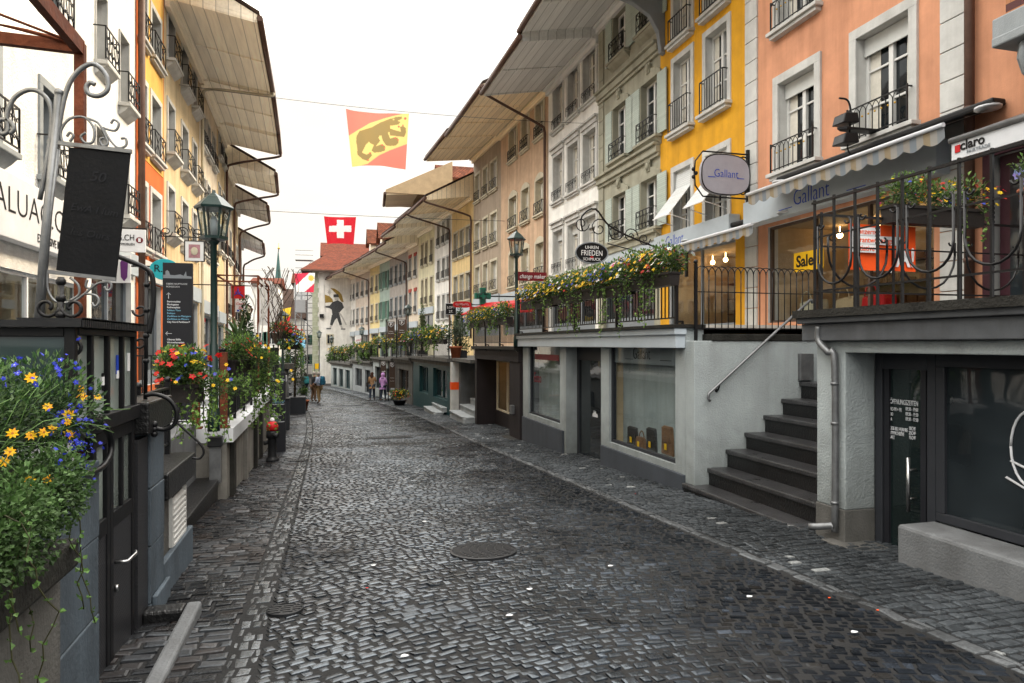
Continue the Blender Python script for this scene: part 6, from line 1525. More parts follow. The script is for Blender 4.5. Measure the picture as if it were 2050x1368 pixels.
# glazed cellar entrance
def cellar():
    t = thing('cellar_entrance', 'black framed glazed cellar entrance with diamond plate doors and glass lights', 'cellar entrance', (XL, 4.6, -.5))
    ya, yb, zt = 4.0, 5.2, 1.80; x = XL
    m = MB(); f = .05
    for y in (ya, yb-f): m.box(x-.05, x, y, y+f, 1.22, zt)
    for k in (1, 2, 3): y = ya+(yb-ya)*k/4; m.box(x-.045, x-.003, y-.018, y+.018, 1.30, zt)
    m.box(x-.05, x+.005, ya+f, yb-f, zt-.04, zt-.001); m.box(x-.05, x+.02, ya, yb, 1.21, 1.30); m.box(x-1.3, x-.051, ya, ya+.05, zt-.05, zt-.002); m.box(x-1.3, x-.051, ya, ya+.05, 1.21, 1.29); m.box(x-.7, x-.65, ya, ya+.05, 1.29, zt-.05)
    m.build('frame', 'black', t, bevel=.005)
    m = MB(); m.quad((x-.03, ya, 1.3), (x-.03, yb, 1.3), (x-.03, yb, zt-.04), (x-.03, ya, zt-.04)); m.build('pane', 'glass_pale', t); m = MB(); m.quad((x-1.3, ya+.02, 1.29), (x-.05, ya+.02, 1.29), (x-.05, ya+.02, zt-.05), (x-1.3, ya+.02, zt-.05)); m.build('side_pane', 'glass_green', t)
    m = MB(); m.prism([(x+.04, ya-.04, zt), (x+.04, yb+.05, zt), (x-1.4, yb+.05, zt), (x-1.4, ya-.04, zt)], (0, 0, .035))
    k = ya-.03
    while k < yb+.03: m.box(x+.041, x+.05, k, k+.016, zt-.0, zt+.05); m.box(x-.25, x+.05, k, k+.016, zt+.036, zt+.046); k += .034
    m.build('roof_plate', 'darkmetal', t)
    for (y0, y1, nm) in ((4.31, 4.62, 'door'), (4.63, 5.16, 'door')):
        m = MB(); g = .06
        m.box(x-.05, x-.005, y0, y0+g, -.48, 1.2); m.box(x-.05, x-.005, y1-g, y1, -.48, 1.2); m.box(x-.049, x-.006, y0+g, y1-g, 1.12, 1.199); m.box(x-.049, x-.006, y0+g, y1-g, .58, .68); m.box(x-.049, x-.006, y0+g, y1-g, -.48, -.42)
        if y1 > 5: m.box(x-.048, x-.007, (y0+y1)/2-.02, (y0+y1)/2+.02, .68, 1.12)
        d = m.build('door', 'black', t, bevel=.004)
        m = MB(); m.quad((x-.03, y0+g, .68), (x-.03, y1-g, .68), (x-.03, y1-g, 1.12), (x-.03, y0+g, 1.12)); m.build('pane', 'glass_pale', d)
        m = MB(); m.box(x-.04, x-.012, y0+g, y1-g, -.42, .58); m.build('plate', 'diamond_plate', d)
        if y1 > 5:
            m = MB(); m.tube([(x-.01, y0+.10, .36), (x+.06, y0+.10, .36), (x+.06, y0+.30, .35), (x+.05, y0+.32, .36)], .011, 8); m.build('handle', 'steel', d)
            m = MB(); m.lathe([(.012, -.02), (.012, .02)], (x-.0, y0+.1, .2), 8); m.build('lock', 'steel', d)
    m = MB(); m.box(x-.04, x+.005, 5.2, 5.47, -.5, 1.05); m.build('jamb_plate', 'diamond_plate', t)
    m = MB(); m.box(-2.6, -1.3, 4.3, 5.2, -.6, -.5); m.box(-2.7, -2.6, 3.9, 5.4, -.6, 1.75); m.build('stairwell', 'concrete_dark', t)
    for (u, v, w, h_, mt) in ((207, 764, .05, .10, 'black'), (235, 730, .045, .12, 'blue'), (257, 725, .05, .12, 'white'), (206, 763, .035, .05, 'white'), (235, 750, .04, .05, 'white')):
        q = atx(u, v, x-.026); m = MB(); m.box(x-.028, x-.024 + (.002 if mt == 'white' else 0), q.y-w/2, q.y+w/2, q.z-h_/2, q.z+h_/2); m.build('sticker', mt, t)
cellar()
# step pit with stone kerb in front of the door
t = thing('pit_kerb', 'stone kerb around the sunken doorstep at the bottom left', 'kerb', (-.95, 4.8, -.25))
for q in (((-1.26, -.991, 5.30, 5.46)), ((-.99, -.89, 3.2, 5.46))):
    m = MB(); m.box(q[0], q[1], q[2], q[3] if q[0] > -1.1 else 5.459, -.7, -.175); m.build('kerb_stone', 'concrete_pale' if q[0] > -1.1 else 'stone_wet', t, bevel=.02)
m = MB(); m.box(-1.26, -.99, 3.2, 5.3, -.6, -.42); m.build('pit_floor', 'concrete_dark', t)
# stone pier right of the door, cap, low wall with vent
t = thing('gate_pier', 'blue grey stone pier with dark cap right of the cellar door', 'pier', (-1.3, 5.7, -.4))
for k in range(4): m = MB(); m.box(-1.7, -1.235-.004*(k % 2), 5.48, 5.90, -.6+k*.42, -.185+k*.42); m.build('block', 'stone_blue', t, bevel=.008)
m = MB(); m.box(-1.75, -1.19, 5.22, 5.96, 1.083, 1.31); m.build('cap', 'stone_wet', t, bevel=.015)
t = thing('vent_wall', 'low wall with louvred vent and dark coping beside the doorway', 'wall', (-1.3, 6.5, -.4))
m = MB(); m.box(-1.7, -1.30, 5.905, 7.1, -.6, .46); m.build('wall_face', 'concrete', t)
m = MB(); m.box(-1.75, -1.22, 5.97, 7.14, .461, .68); m.build('coping', 'stone_wet', t, bevel=.015)
m = MB(); m.box(-1.29, -1.24, 5.905, 7.12, -.62, -.02); m.box(-1.235, -1.2, 5.5, 5.95, -.6, -.13); m.build('base_slab', 'stone_blue', t, bevel=.01)
m = MB(); y0, y1 = YL_(343, -1.28), YL_(371, -1.28)
m.box(-1.305, -1.27, y0, y0+.04, -.02, .40); m.box(-1.305, -1.27, y1-.04, y1, -.02, .40)
for k in range(8): z = .0+k*.05; m.prism([(-1.30, y0+.04, z), (-1.265, y0+.04, z-.02), (-1.265, y0+.04, z+.0), (-1.30, y0+.04, z+.025)], (0, y1-y0-.08, 0))
m.build('vent_grille', 'stone_pale', t)
railing('low_railing', 'short black railing on the vent wall', (-1.45, 6.0), (-1.45, 7.05), .68, .62, gap=.09, post=1.1, hooks=False)
# stone steps / landing
t = thing('side_steps', 'dark wet stone side steps before the concrete wall on the left', 'steps', (-1.8, 9, -.5))
for (xa, xb, y0, y1, z) in ((-2.6, -1.52, 7.15, 11.3, -.20), (-3.4, -1.95, 7.3, 10.3, .03)):
    m = MB(); m.box(xa, xb, y0, y1, z-.6, z-.07); s_ = m.build('step', 'stone_wet', t); m = MB(); m.box(xa-.02, xb+.04, y0-.02, y1+.02, z-.069, z); m.build('tread', 'stone_wet', s_, bevel=.012)
# concrete terrace base
def left_terrace(ya, yb, x0, z, label, wall='concrete_left', slab='offwhite', pil=3):
    t = thing('terrace_wall', label, 'wall', (x0, ya, rz(ya)), 0, 'walls of the left terrace'); n = max(1, int((yb-ya)/4)); m = MB(); s = MB(); pm_ = MB()
    for i in range(n):
        a, b = ya+(yb-ya)*i/n, ya+(yb-ya)*(i+1)/n; xa, xb = x0-bendL(a), x0-bendL(b)
        m.prism([(xa-.04, a, rz(b)-.5), (xb-.04, b, rz(b)-.5), (-4.3-bendL(b), b, rz(b)-.5), (-4.3-bendL(a), a, rz(b)-.5)], (0, 0, z-.2-rz(b)+.5)); s.prism([(xa+.05, a-.02, z-.2), (xb+.05, b, z-.2), (-4.3-bendL(b), b, z-.2), (-4.3-bendL(a), a-.02, z-.2)], (0, 0, .2))
    m.build('wall_face', wall, t); s.build('slab', slab, t)
    for i in range(pil*n):
        y = ya+.3+(yb-ya-.6)*i/max(1, pil*n-1); pm_ = MB(); pm_.box(x0-bendL(y)-.05, x0-bendL(y)-.002+.03, y, y+.22, rz(y)-.1, z-.21); pm_.build('pilaster', wall if i % 2 else 'concrete_dark', t)
    return t
left_terrace(10.6, 14.6, -1.36, .5, 'pale slab on stained concrete wall below the red flowering planter')
left_terrace(15.6, 27, -1.40, .55, 'stained concrete terrace wall behind the red capped hydrant', pil=2)
left_terrace(27.2, 62, -1.55, .3, 'far terrace wall behind the walkers', 'stone_grey', pil=1)
m = MB(); m.box(-4.3, -1.8, -2, 10.55, -.5, .58); o = m.build('terrace_floor', 'concrete_pale'); struct(o)
t = thing('utility_post', 'grey metal utility box on a post before the stained concrete wall', 'utility box', (-1.5, 10.3, -.2)); q0, q1 = aty(420, 960, 10.45), aty(443, 876, 10.45)
m = MB(); m.box(q0.x, q1.x, 10.4, 10.5, -.25, q1.z-.12); m.build('post', 'galv', t); m = MB(); m.box(q0.x-.02, q1.x+.02, 10.36, 10.52, q1.z-.12, q1.z+.02); m.build('cap', 'darkmetal', t, bevel=.01)
railing('rusty_railing', 'rust streaked iron railing on the pale slab', (-1.46, 10.72), (-1.46, 14.5), .5, 1.05, gap=.11, post=1.3, hooks=False)
railing('rusty_railing', 'iron railing across the slab end facing the street lamp', (-3.9, 10.72), (-1.5, 10.72), .5, 1.05, gap=.11, post=1.25, hooks=False)
for u in (448, 393):
    p = aty(u, 760, 10.65); t = thing('rusty_post', 'rusty brown railing post '+('at the outer corner' if u == 448 else 'at the inner end')+' of the pale slab', 'post', (p.x, p.y, .5)); m = MB(); m.box(p.x-.05, p.x+.05, p.y-.04, p.y+.04, .5, 1.6); m.build('shaft', 'rust', t, bevel=.006); m = MB(); m.box(p.x-.08, p.x+.08, p.y-.07, p.y+.07, .5, .53); m.build('foot', 'rust', t)
FG = 'hanging flower troughs on the left terrace'
p = aty(362, 770, 8.0); flowerbox(p, (1, -.25, 0), .42, 'trough of red begonias and yellow flowers before the tall dark guide board', 311, [(RED, .72), (YEL, .16), (BLU, .12)], nl=2400, ls=.05, nf=90, fr=.034, trail=10, tl=.6, h=.38, wide=.26, group=FG)
q = p+Vector((.38, -.1, -.02)); r_ = random.Random(5); t = thing('trailing_plant', 'trailing yellow and blue flowers to the right of the red begonias', 'flowers', q); m = MB(); st = MB(); fl = MB(); cloud(m, q+Vector((.0, 0, .02)), (.2, .15, .14), 600, .035, r_); cloud(m, q+Vector((.22, 0, .0)), (.14, .12, .12), 260, .03, r_)
for k in range(14): strand(m, st, q+Vector((r_.uniform(-.25, .12), r_.uniform(-.1, .1), -.02)), r_.uniform(.3, .62), r_, .045)
for k in range(7): flower(fl, q+Vector((r_.uniform(-.15, .42), -.15, r_.uniform(-.1, .25))), Vector((.2, -1, .4)), .023, YEL if k % 3 else BLU, 6, r_)
m.build('foliage', 'leaf', t); st.build('stem', 'leaf', t); fl.build('blossoms', 'petal', t)
p = aty(483, 718, 11.2); flowerbox(p+Vector((0, 0, -.02)), (.3, 1, 0), .8, 'trough of red and yellow flowers trailing beside the pergola', 312, [(RED, .86), (YEL, .14)], nl=1900, ls=.05, nf=70, fr=.028, trail=12, tl=.8, h=.30, wide=.22, group=FG)
r_ = random.Random(15); q = p+Vector((.42, 0, -.05)); t = thing('trailing_plant', 'curtain of trailing greenery hanging beside the pergola trough', 'flowers', q); m = MB(); st = MB(); fl = MB(); cloud(m, q+Vector((-.08, 0, .04)), (.22, .22, .18), 800, .04, r_); cloud(m, q+Vector((-.08, 0, -.3)), (.14, .15, .3), 600, .04, r_, -.3)
for k in range(22): strand(m, st, q+Vector((r_.uniform(-.3, .15), r_.uniform(-.2, .2), -.1)), r_.uniform(.5, 1.1), r_, .05)
for k in range(9): flower(fl, q+Vector((r_.uniform(-.3, .35), -.25, r_.uniform(-.3, .4))), Vector((.2, -1, .4)), .026, YEL, 6, r_)
m.build('foliage', 'leaf', t); st.build('stem', 'leaf', t); fl.build('blossoms', 'petal', t)

# ironwork: posts and curling handrail ends
t = thing('iron_newel', 'ornate wrought iron newel with scrolls beside the blackboard', 'newel post', atx(120, 740, -1.35)); b = atx(120, 740, -1.35); tp = atx(122, 555, -1.35)
m = MB(); m.tube([b, tp], .016, 8)
for k in range(6): f = k/5.0; m.ball(b+(tp-b)*(.05+.9*f), .026, 8)
m.build('shaft', 'iron', t)
m = MB(); hh = (tp-b).z
for s in (-1, 1):
    for k in range(2): m.tube(spiral(b+Vector((s*.06, 0, hh*(.25+.42*k))), .055, .018, 0 if s < 0 else pi, (0 if s < 0 else pi)+s*7, 16), .010, 6)
m.tube([b+Vector((-.2, 0, .02)), b+Vector((.05, 0, .02))], .016, 6); m.build('scroll', 'iron', t)
t = thing('curled_handrail', 'thick black handrail ending in a loop above the foreground planter', 'handrail', atx(180, 900, -1.2))
m = MB(); m.tube(smoothpath([atx(u, v, -1.2) for u, v in ((178, 838), (200, 845), (220, 872), (222, 905), (208, 932), (185, 946), (160, 950))], 5), .017, 8); m.build('rail', 'iron', t)
m = MB(); q = atx(160, 948, -1.2)
for k in range(3): m.ball(q+Vector((0, 0, .03-.035*k)), .025, 8)
m.build('knuckle', 'iron', t)
t = thing('curled_handrail', 'black handrail loop on the gate pier before the red begonias', 'handrail', aty(320, 820, 5.4))
m = MB(); m.tube(smoothpath([aty(u, v, 5.35) for u, v in ((292, 792), (312, 790), (338, 800), (353, 822), (350, 848), (332, 860), (312, 858))], 5), .015, 8); m.build('rail', 'iron', t)
m = MB(); m.tube(smoothpath([aty(u, v, 6.4) for u, v in ((345, 838), (372, 862), (400, 888), (408, 905), (400, 918), (385, 917))], 4), .011, 6); m.build('lower_rail', 'iron', t)
m = MB(); q = aty(312, 858, 5.35)
for k in range(3): m.ball(q+Vector((-.01, 0, .03-.035*k)), .024, 8)
m.build('knuckle', 'iron', t)
t = thing('iron_newel', 'slim wrought iron newel with scrolls right of the cellar roof', 'newel post', aty(291, 800, 5.45)); b, tp = aty(291, 800, 5.45), aty(294, 545, 5.45)
m = MB(); m.tube([b, tp], .014, 8)
for k in range(4): m.ball(b+(tp-b)*(.3+.2*k), .023, 8)
for k in range(2): m.tube(spiral(b+Vector((-.035, 0, (tp-b).z*(.45+.25*k))), .05, .018, pi, pi+6, 14), .009, 6)
m.build('shaft', 'iron', t)
m = MB(); m.tube(smoothpath([aty(u, v, 5.45) for u, v in ((232, 512), (262, 524), (292, 538), (305, 556), (307, 600), (303, 640), (298, 668))], 4), [.014]*6+[.016]*6+[.026]*13 if False else .018, 8); m.build('bent_rail', 'iron', t)
# leaning sign stand with blackboard
yB_ = 4.5; t = thing('blackboard_sign', 'leaning galvanised stand holding a chalk blackboard with faint writing', 'sign', aty(66, 735, yB_))
m = MB()
m.tube([aty(68, 740, yB_), aty(90, 470, yB_), aty(118, 186, yB_)], .022, 8); m.ball(aty(118, 186, yB_), .026, 8)
m.tube(smoothpath([aty(u, v, yB_) for u, v in ((85, 600), (95, 440), (112, 300), (128, 200), (150, 150), (185, 128), (212, 150), (216, 178), (200, 192), (180, 190), (173, 176), (180, 166), (190, 170))], 4), .014, 7)
m.tube(smoothpath([aty(u, v, yB_) for u, v in ((80, 400), (98, 300), (104, 230), (92, 195), (62, 180), (30, 195), (14, 230), (16, 262), (2, 268), (-6, 250), (4, 240), (20, 244), (28, 258), (20, 268))], 4), .013, 7)
m.tube([aty(84, 640, yB_), aty(100, 430, yB_), aty(116, 300, yB_)], .012, 6)
m.build('stand', 'galv', t)
m = MB()
m.bar(aty(95, 284, yB_), aty(264, 304, yB_), .022); m.bar(aty(95, 544, yB_), aty(232, 560, yB_), .022)
for pts in (((125, 286), (122, 262), (140, 238), (170, 236), (188, 258), (186, 284), (170, 286), (162, 274), (172, 266)), ((170, 236), (196, 246), (210, 270), (216, 288), (205, 292), (200, 280), (208, 276)), ((206, 256), (230, 262), (238, 248), (228, 240), (222, 248)), ((206, 256), (220, 280), (236, 296), (252, 292), (252, 278), (242, 278)), ((140, 284), (147, 272), (140, 266), (134, 274)),
            ((95, 545), (96, 580), (112, 604), (145, 604), (170, 588), (195, 568), (220, 566), (222, 578), (214, 582), (209, 574)), ((170, 588), (192, 592), (198, 605), (190, 614), (184, 606)), ((140, 556), (156, 570), (158, 590), (140, 602)), ((175, 560), (172, 574), (182, 578), (186, 568))):
    m.tube(smoothpath([aty(u, v, yB_) for u, v in pts], 4), .0075, 6)
m.build('scrollwork', 'galv', t)
c = [aty(u, v, yB_) for u, v in ((112, 541), (231, 557), (261, 303), (139, 295))]
m = MB(); m.prism(c, (0, .022, 0)); bd = m.build('blackboard', 'slate', t, bevel=.003)
basic('chalk', (.011, .012, .015), .8, .3, 20, .0)
xv = (c[1]-c[0]).normalized(); uv_ = (c[3]-c[0]).normalized()
for tx, fx, fz, s in (('50', .38, .76, .085), ('EwA I lum', .12, .50, .06), ('les Ours', .16, .30, .06)):
    lettering(tx, c[0]+(c[1]-c[0])*fx+(c[3]-c[0])*fz+Vector((0, -.004, 0)), xv, s, 'chalk', bd, up=uv_, shear=.2, ext=.0005)
# rusty canopy frame with glass
t = thing('glass_canopy', 'rusty steel canopy frame with weathered glass roof at the top left', 'canopy', (-1.5, 4.86, .6)); y0 = 4.86; x0 = -1.5; zt_ = atx(160, 96, x0).z
m = MB(); m.bar((x0, y0, .6), (x0, y0, zt_+.03), .055); m.build('post', 'rust', t)
m = MB(); m.bar((x0, y0, zt_), (-4.1, y0, zt_+.06), .05, .07); m.bar((x0, y0, zt_), (x0, .8, zt_), .05, .09); m.build('beam', 'rust', t)
m = MB(); m.tube([(x0-.02, y0-.02, zt_+.02), (-4.1, y0-.6, zt_-.02+.3)], .012, 6); m.tube([(x0, y0, zt_+.02), (x0-1.0, y0-1.0, zt_+.05)], .009, 5); m.build('tie_rod', 'rust', t)
m_, nt, out = nodes('dirtyglass'); tr = N(nt, 'ShaderNodeBsdfTranslucent'); tr.inputs[0].default_value = (.9, .84, .72, 1); tp_ = N(nt, 'ShaderNodeBsdfTransparent'); tc = N(nt, 'ShaderNodeTexCoord'); ns = N(nt, 'ShaderNodeTexNoise', Scale=4.0, Detail=8.0); L(nt, tc, 'Object', ns, 'Vector'); rr = N(nt, 'ShaderNodeMapRange'); rr.inputs[1].default_value = .3; rr.inputs[2].default_value = .7; rr.inputs[3].default_value = .25; rr.inputs[4].default_value = .8; L(nt, ns, 'Fac', rr, 0); mx = N(nt, 'ShaderNodeMixShader'); L(nt, rr, 0, mx, 0); L(nt, tp_, 0, mx, 1); L(nt, tr, 0, mx, 2); L(nt, mx, 0, out, 0); MATS['dirtyglass'] = m_
m = MB(); m.box(-4.1, x0, .8, y0, zt_+.055, zt_+.063); m.build('glass_roof', 'dirtyglass', t)

# hanging signs on the left
y = 12.6; t, c0, c1 = plate('estate_sign', 'white hanging sign with red round emblem half hidden by the blackboard', y, 196, 461, 292, 503, 'white', bev=.006)
lettering('VALUAG.CH', (c1.x-.16, y-.03, c0.z+.19), (1, 0, 0), .14, 'black', t, align='RIGHT', squeeze=.8); lettering('EXKLUSIVE IMMOBILIEN', (c1.x-.16, y-.03, c0.z+.11), (1, 0, 0), .055, 'black', t, align='RIGHT', squeeze=.8)
m = MB(); q = Vector((c1.x-.09, y-.022, c0.z+.2)); m.prism([(q.x+.055*cos(2*pi*k/16), q.y, q.z+.05*sin(2*pi*k/16)) for k in range(16)], (0, -.004, 0)); m.build('emblem', 'darkred', t); m = MB(); m.box(q.x-.02, q.x+.02, q.y-.007, q.y-.004, q.z-.03, q.z+.03); m.build('emblem_mark', 'white', t)
m = MB(); m.bar((c0.x-.2, y, c1.z+.02), (-4.2, y, c1.z+.02), .03); m.bar((c0.x-.2, y, c1.z+.02), (c1.x, y, c1.z+.02), .02); m.build('bracket', 'iron', t)
y = 13.2; t, c0, c1 = plate('purple_logo_sign', 'white sign with purple figure below the hanging estate sign', y, 205, 512, 262, 566, 'white'); lettering('ou', (c1.x-.2, y-.03, c0.z+.25), (1, 0, 0), .22, 'black', t, align='RIGHT', squeeze=.8)
basic('purple', (.12, .03, .15), .6); m = MB(); q = Vector((c1.x-.1, y-.022, c0.z+.25)); m.prism([q+Vector((0, 0, .22)), q+Vector((.06, 0, .1)), q+Vector((.05, 0, -.15)), q+Vector((0, 0, -.22)), q+Vector((-.05, 0, -.15)), q+Vector((-.06, 0, .1))], (0, -.005, 0)); m.build('figure', 'purple', t)
y = 14.5; q = aty(330, 540, y); t = thing('turquoise_sign', 'turquoise oval shop sign behind the tall dark guide board', 'sign', q); rx, rzz = aty(360, 540, y).x-q.x, q.z-aty(330, 561, y).z
m = MB(); m.prism([(q.x+rx*cos(2*pi*k/28), y-.03, q.z+rzz*sin(2*pi*k/28)) for k in range(28)], (0, .06, 0)); m.build('board', 'turq', t, bevel=.006); lettering('R.R', (q.x-rx*.72, y-.035, q.z-.05), (1, 0, 0), .2, 'black', t); m = MB(); m.bar((q.x-rx*.9, y, q.z+.05), (-4.15, y, q.z+.05), .03); m.build('bracket', 'iron', t)
y = 15.5; t, c0, c1 = plate('poster_sign', 'white hanging picture sign left of the green street lamp', y, 370, 484, 409, 523, 'white'); cx = (c0.x+c1.x)/2
basic('posterpink', (.38, .2, .22), .7, .5, 9); m = MB(); m.prism([(cx+a*.11, y-.022, (c0.z+c1.z)/2+b*.14) for a, b in ((-1, -1), (1, -1), (1, 1), (-1, 1))], (0, -.003, 0)); m.build('picture', 'posterpink', t)
m = MB(); m.ball(((c0.x+c1.x)/2, y-.03, (c0.z+c1.z)/2), .07, 10, (1, .1, 1.2)); m.build('picture_oval', 'stone_cream', t)
m = MB(); m.tube([(c0.x, y-.02, c0.z), (c1.x, y-.02, c0.z), (c1.x, y-.02, c1.z), (c0.x, y-.02, c1.z)], .014, 4, True); m.build('frame', 'iron', t)
m = MB(); m.bar((c0.x-.5, y, c1.z+.08), (c1.x+.15, y, c1.z+.08), .02)
for k in range(4): m.tube(spiral((c0.x-.35+.3*k, y, c1.z+.18), .12, .03, 0, (9 if k % 2 else -9), 14), .012, 5)
for s in (0, 1): m.tube(spiral((c1.x+.12, y, c0.z+.15+.3*s), .10, .03, pi, pi+8, 12), .01, 5)
m.build('scroll_bracket', 'iron', t)
# tall guide boards
def guide(y, u0, v0, u1, zb, label, rows, hdr=True):
    c0, c1 = aty(u0, 690, y), aty(u1, v0, y); W_ = c1.x-c0.x; t = thing('guide_board', label, 'information board', ((c0.x+c1.x)/2, y, zb)); m = MB(); m.box(c0.x, c1.x, y-.05, y+.05, zb, c1.z); m.build('board', 'signdark', t, bevel=.004); z1 = c1.z
    S_ = W_/.52
    m = MB(); pts = [(0, 0), (0, .05), (.04, .05), (.04, .10), (.07, .12), (.10, .10), (.12, .05), (.2, .045), (.3, .06), (.36, .04), (.40, .11), (.41, .04), (.5, .03), (.5, 0)]
    m.prism([(c0.x+W_*.02+a*S_, y-.052, z1-.30*S_+b*S_*1.3) for a, b in pts], (0, -.003, 0)); m.build('skyline', 'greyframe', t)
    z = z1-.42*S_
    for tx in ('OBERE HAUPTGASSE', 'MÜHLELOCH'): lettering(tx, (c0.x+W_*.12, y-.054, z), (1, 0, 0), .042*S_, 'offwhite', t, squeeze=.95); z -= .055*S_
    z -= .1*S_
    for dirn, lines in rows:
        m = MB(); xa = c0.x+W_*.2
        if dirn == 'up': m.bar((xa, y-.054, z-.06*S_), (xa, y-.054, z+.05*S_), .008*S_); m.tube([(xa-.035*S_, y-.054, z+.015*S_), (xa, y-.054, z+.05*S_), (xa+.035*S_, y-.054, z+.015*S_)], .005*S_, 4)
        else: m.bar((xa-.05*S_, y-.054, z), (xa+.06*S_, y-.054, z), .008*S_); m.tube([(xa-.015*S_, y-.054, z+.035*S_), (xa-.05*S_, y-.054, z), (xa-.015*S_, y-.054, z-.035*S_)], .005*S_, 4)
        m.build('arrow', 'offwhite', t); z -= .13*S_
        for ln, mt in lines: lettering(ln, (c0.x+W_*.15, y-.054, z), (1, 0, 0), .045*S_, mt, t, off=.001 if mt == 'offwhite' else 0); z -= .056*S_
        z -= .15*S_
basic('paleblue', (.25, .55, .75), .6)
RW = [('up', [('Bernrorplatz', 'offwhite'), ('Marktgasse', 'offwhite'), ('Rathausplatz', 'offwhite'), ('Schloss Thun', 'paleblue'), ('Rathaus', 'paleblue'), ('Zunfthaus zu Metzgern', 'paleblue'), ('Zunfthaus zu Pfistern', 'paleblue'), ('City Nord Parkhaus P', 'offwhite')]), ('left', [('Oberes Bälliz', 'offwhite'), ('Waisenhausplatz', 'offwhite'), ('Mühleplatz', 'offwhite'), ('Aare - Quai', 'offwhite'), ('Waisenhaus', 'paleblue'), ('City West Parkhaus P', 'offwhite')])]
guide(12.0, 327, 528, 386, .5, 'tall dark guide board with white place names behind the begonias', RW)
p = atroad(556, 906); guide(p.y, 541, 745, 572, p.z, 'small dark guide board standing behind the hydrant', RW)
p = atroad(592, 862); t = thing('grey_cabinet', 'plain grey cabinet behind the small dark guide board', 'cabinet', p-Vector((.3, 0, 0))); m = MB(); m.box(p.x-.55, p.x-.2, p.y, p.y+.5, p.z-.05, p.z+1.0); m.build('body', 'anthracite', t, bevel=.01); m = MB(); m.box(p.x-.57, p.x-.18, p.y-.02, p.y+.52, p.z+1.0, p.z+1.04); m.build('lid', 'darkmetal', t)
# red letter sign, white script sign
y = 22; t, c0, c1 = plate('red_logo_sign', 'red square sign with dark blue figure inside the pergola', y, 463, 572, 490, 598, 'red'); cx = (c0.x+c1.x)/2
m = MB(); m.tube([(cx-.15, y-.03, c0.z+.07), (cx-.03, y-.03, c0.z+.15), (cx, y-.03, c1.z-.07), (cx+.03, y-.03, c0.z+.15), (cx+.15, y-.03, c0.z+.07)], .014, 5); m.tube([(cx-.08, y-.03, c0.z+.2), (cx, y-.03, c0.z+.13), (cx+.08, y-.03, c0.z+.2)], .01, 5); m.build('figure', 'blue', t); m = MB(); m.bar((c0.x, y, c1.z), (-4.1, y, c1.z), .03); m.build('bracket', 'iron', t)
y = 22.5; t, c0, c1 = plate('script_sign', 'white sign with red handwriting below the red square sign', y, 471, 602, 494, 625, 'white'); lettering('Cactus', ((c0.x+c1.x)/2, y-.03, c0.z+.22), (1, 0, 0), .11, 'red', t, align='CENTER', shear=.3); lettering('Bar', ((c0.x+c1.x)/2, y-.03, c0.z+.1), (1, 0, 0), .11, 'red', t, align='CENTER', shear=.3)
for k in range(3): m = MB(); m.box(c0.x+.05+.1*k, c0.x+.12+.1*k, y-.026, y-.02, c0.z+.015, c0.z+.07); m.build('symbol', ('blue', 'yellow', 'black')[k], t)
# pergola
t = thing('pergola', 'thin rusty steel pergola frame on the left terrace', 'pergola', aty(520, 680, 17.5)); a, b, c, d = aty(433, 556, 17.5), aty(517, 553, 17.5), aty(530, 566, 20.5), aty(455, 570, 20.5)
m = MB(); m.tube([(a.x, 17.5, b.z), (b.x, 17.5, b.z), (b.x+.0, 20.5, b.z), (a.x, 20.5, b.z)], .025, 5, True); m.tube([(a.x, 17.5, b.z-.14), (b.x, 17.5, b.z-.14), (b.x, 20.5, b.z-.14)], .02, 5); m.build('top_frame', 'rust', t)
for x, y in ((b.x, 17.5), (b.x, 20.5), (a.x, 17.5), (a.x, 20.5)): m = MB(); m.bar((x, y, .5), (x, y, b.z), .05); m.build('post', 'rust', t)
railing('terrace_railing', 'plain iron railing under the pergola', (b.x, 15.7), (b.x-.1, 26), .55, 1.05, gap=.16, post=2.5, hooks=False)
# plants under the pergola
p = aty(516, 690, 19); bush((p.x-.3, 19, .55), .55, 2.2, 'dark upright evergreen inside the pergola', 61, 2200, .09, 'evergreen', 'evergreen', CON, None, True)
p = aty(476, 690, 18.2); r_ = random.Random(9); t = thing('palm', 'spiky palm behind the trailing trough', 'palm', (p.x, 18.2, .55)); m = MB(); m.tube([(p.x, 18.2, .55), (p.x, 18.2, 1.9)], .06, 7); m.build('trunk', 'bark', t); m = MB()
for k in range(46):
    v = rv(r_); v.z = abs(v.z)*.9+.05; v.normalize(); pts = [Vector((p.x, 18.2, 1.85))+v*s_+Vector((0, 0, -.35*s_*s_)) for s_ in (0, .3, .6, .85)]; sd_ = v.cross(Vector((0, 0, 1))).normalized(); k_ = r_.uniform(.6, 1.4)
    for i in range(3): w0, w1 = (.03, .035, .025, .002)[i], (.03, .035, .025, .002)[i+1]; m.quad(pts[i]-sd_*w0, pts[i]+sd_*w0, pts[i+1]+sd_*w1, pts[i+1]-sd_*w1, (.07*k_, .12*k_, .045*k_))
m.build('crown', 'leaf', t)
t = thing('bare_branches', 'tall white bare branches standing before the evergreen', 'branches', aty(515, 690, 17.2)); m = MB()
for pts in (((514, 690), (508, 640), (512, 600), (500, 566)), ((522, 690), (526, 640), (524, 600), (518, 572)), ((518, 690), (519, 650), (530, 610), (527, 560)), ((526, 640), (536, 615), (540, 602)), ((512, 620), (504, 600), (496, 590))): m.tube(smoothpath([aty(u, v, 17.2) for u, v in pts], 4), .016, 5)
m.build('branch', 'birch', t)
t = thing('twisted_branches', 'dark twisted bare twigs right of the white branches', 'branches', aty(550, 690, 24)); m = MB(); r_ = random.Random(4)
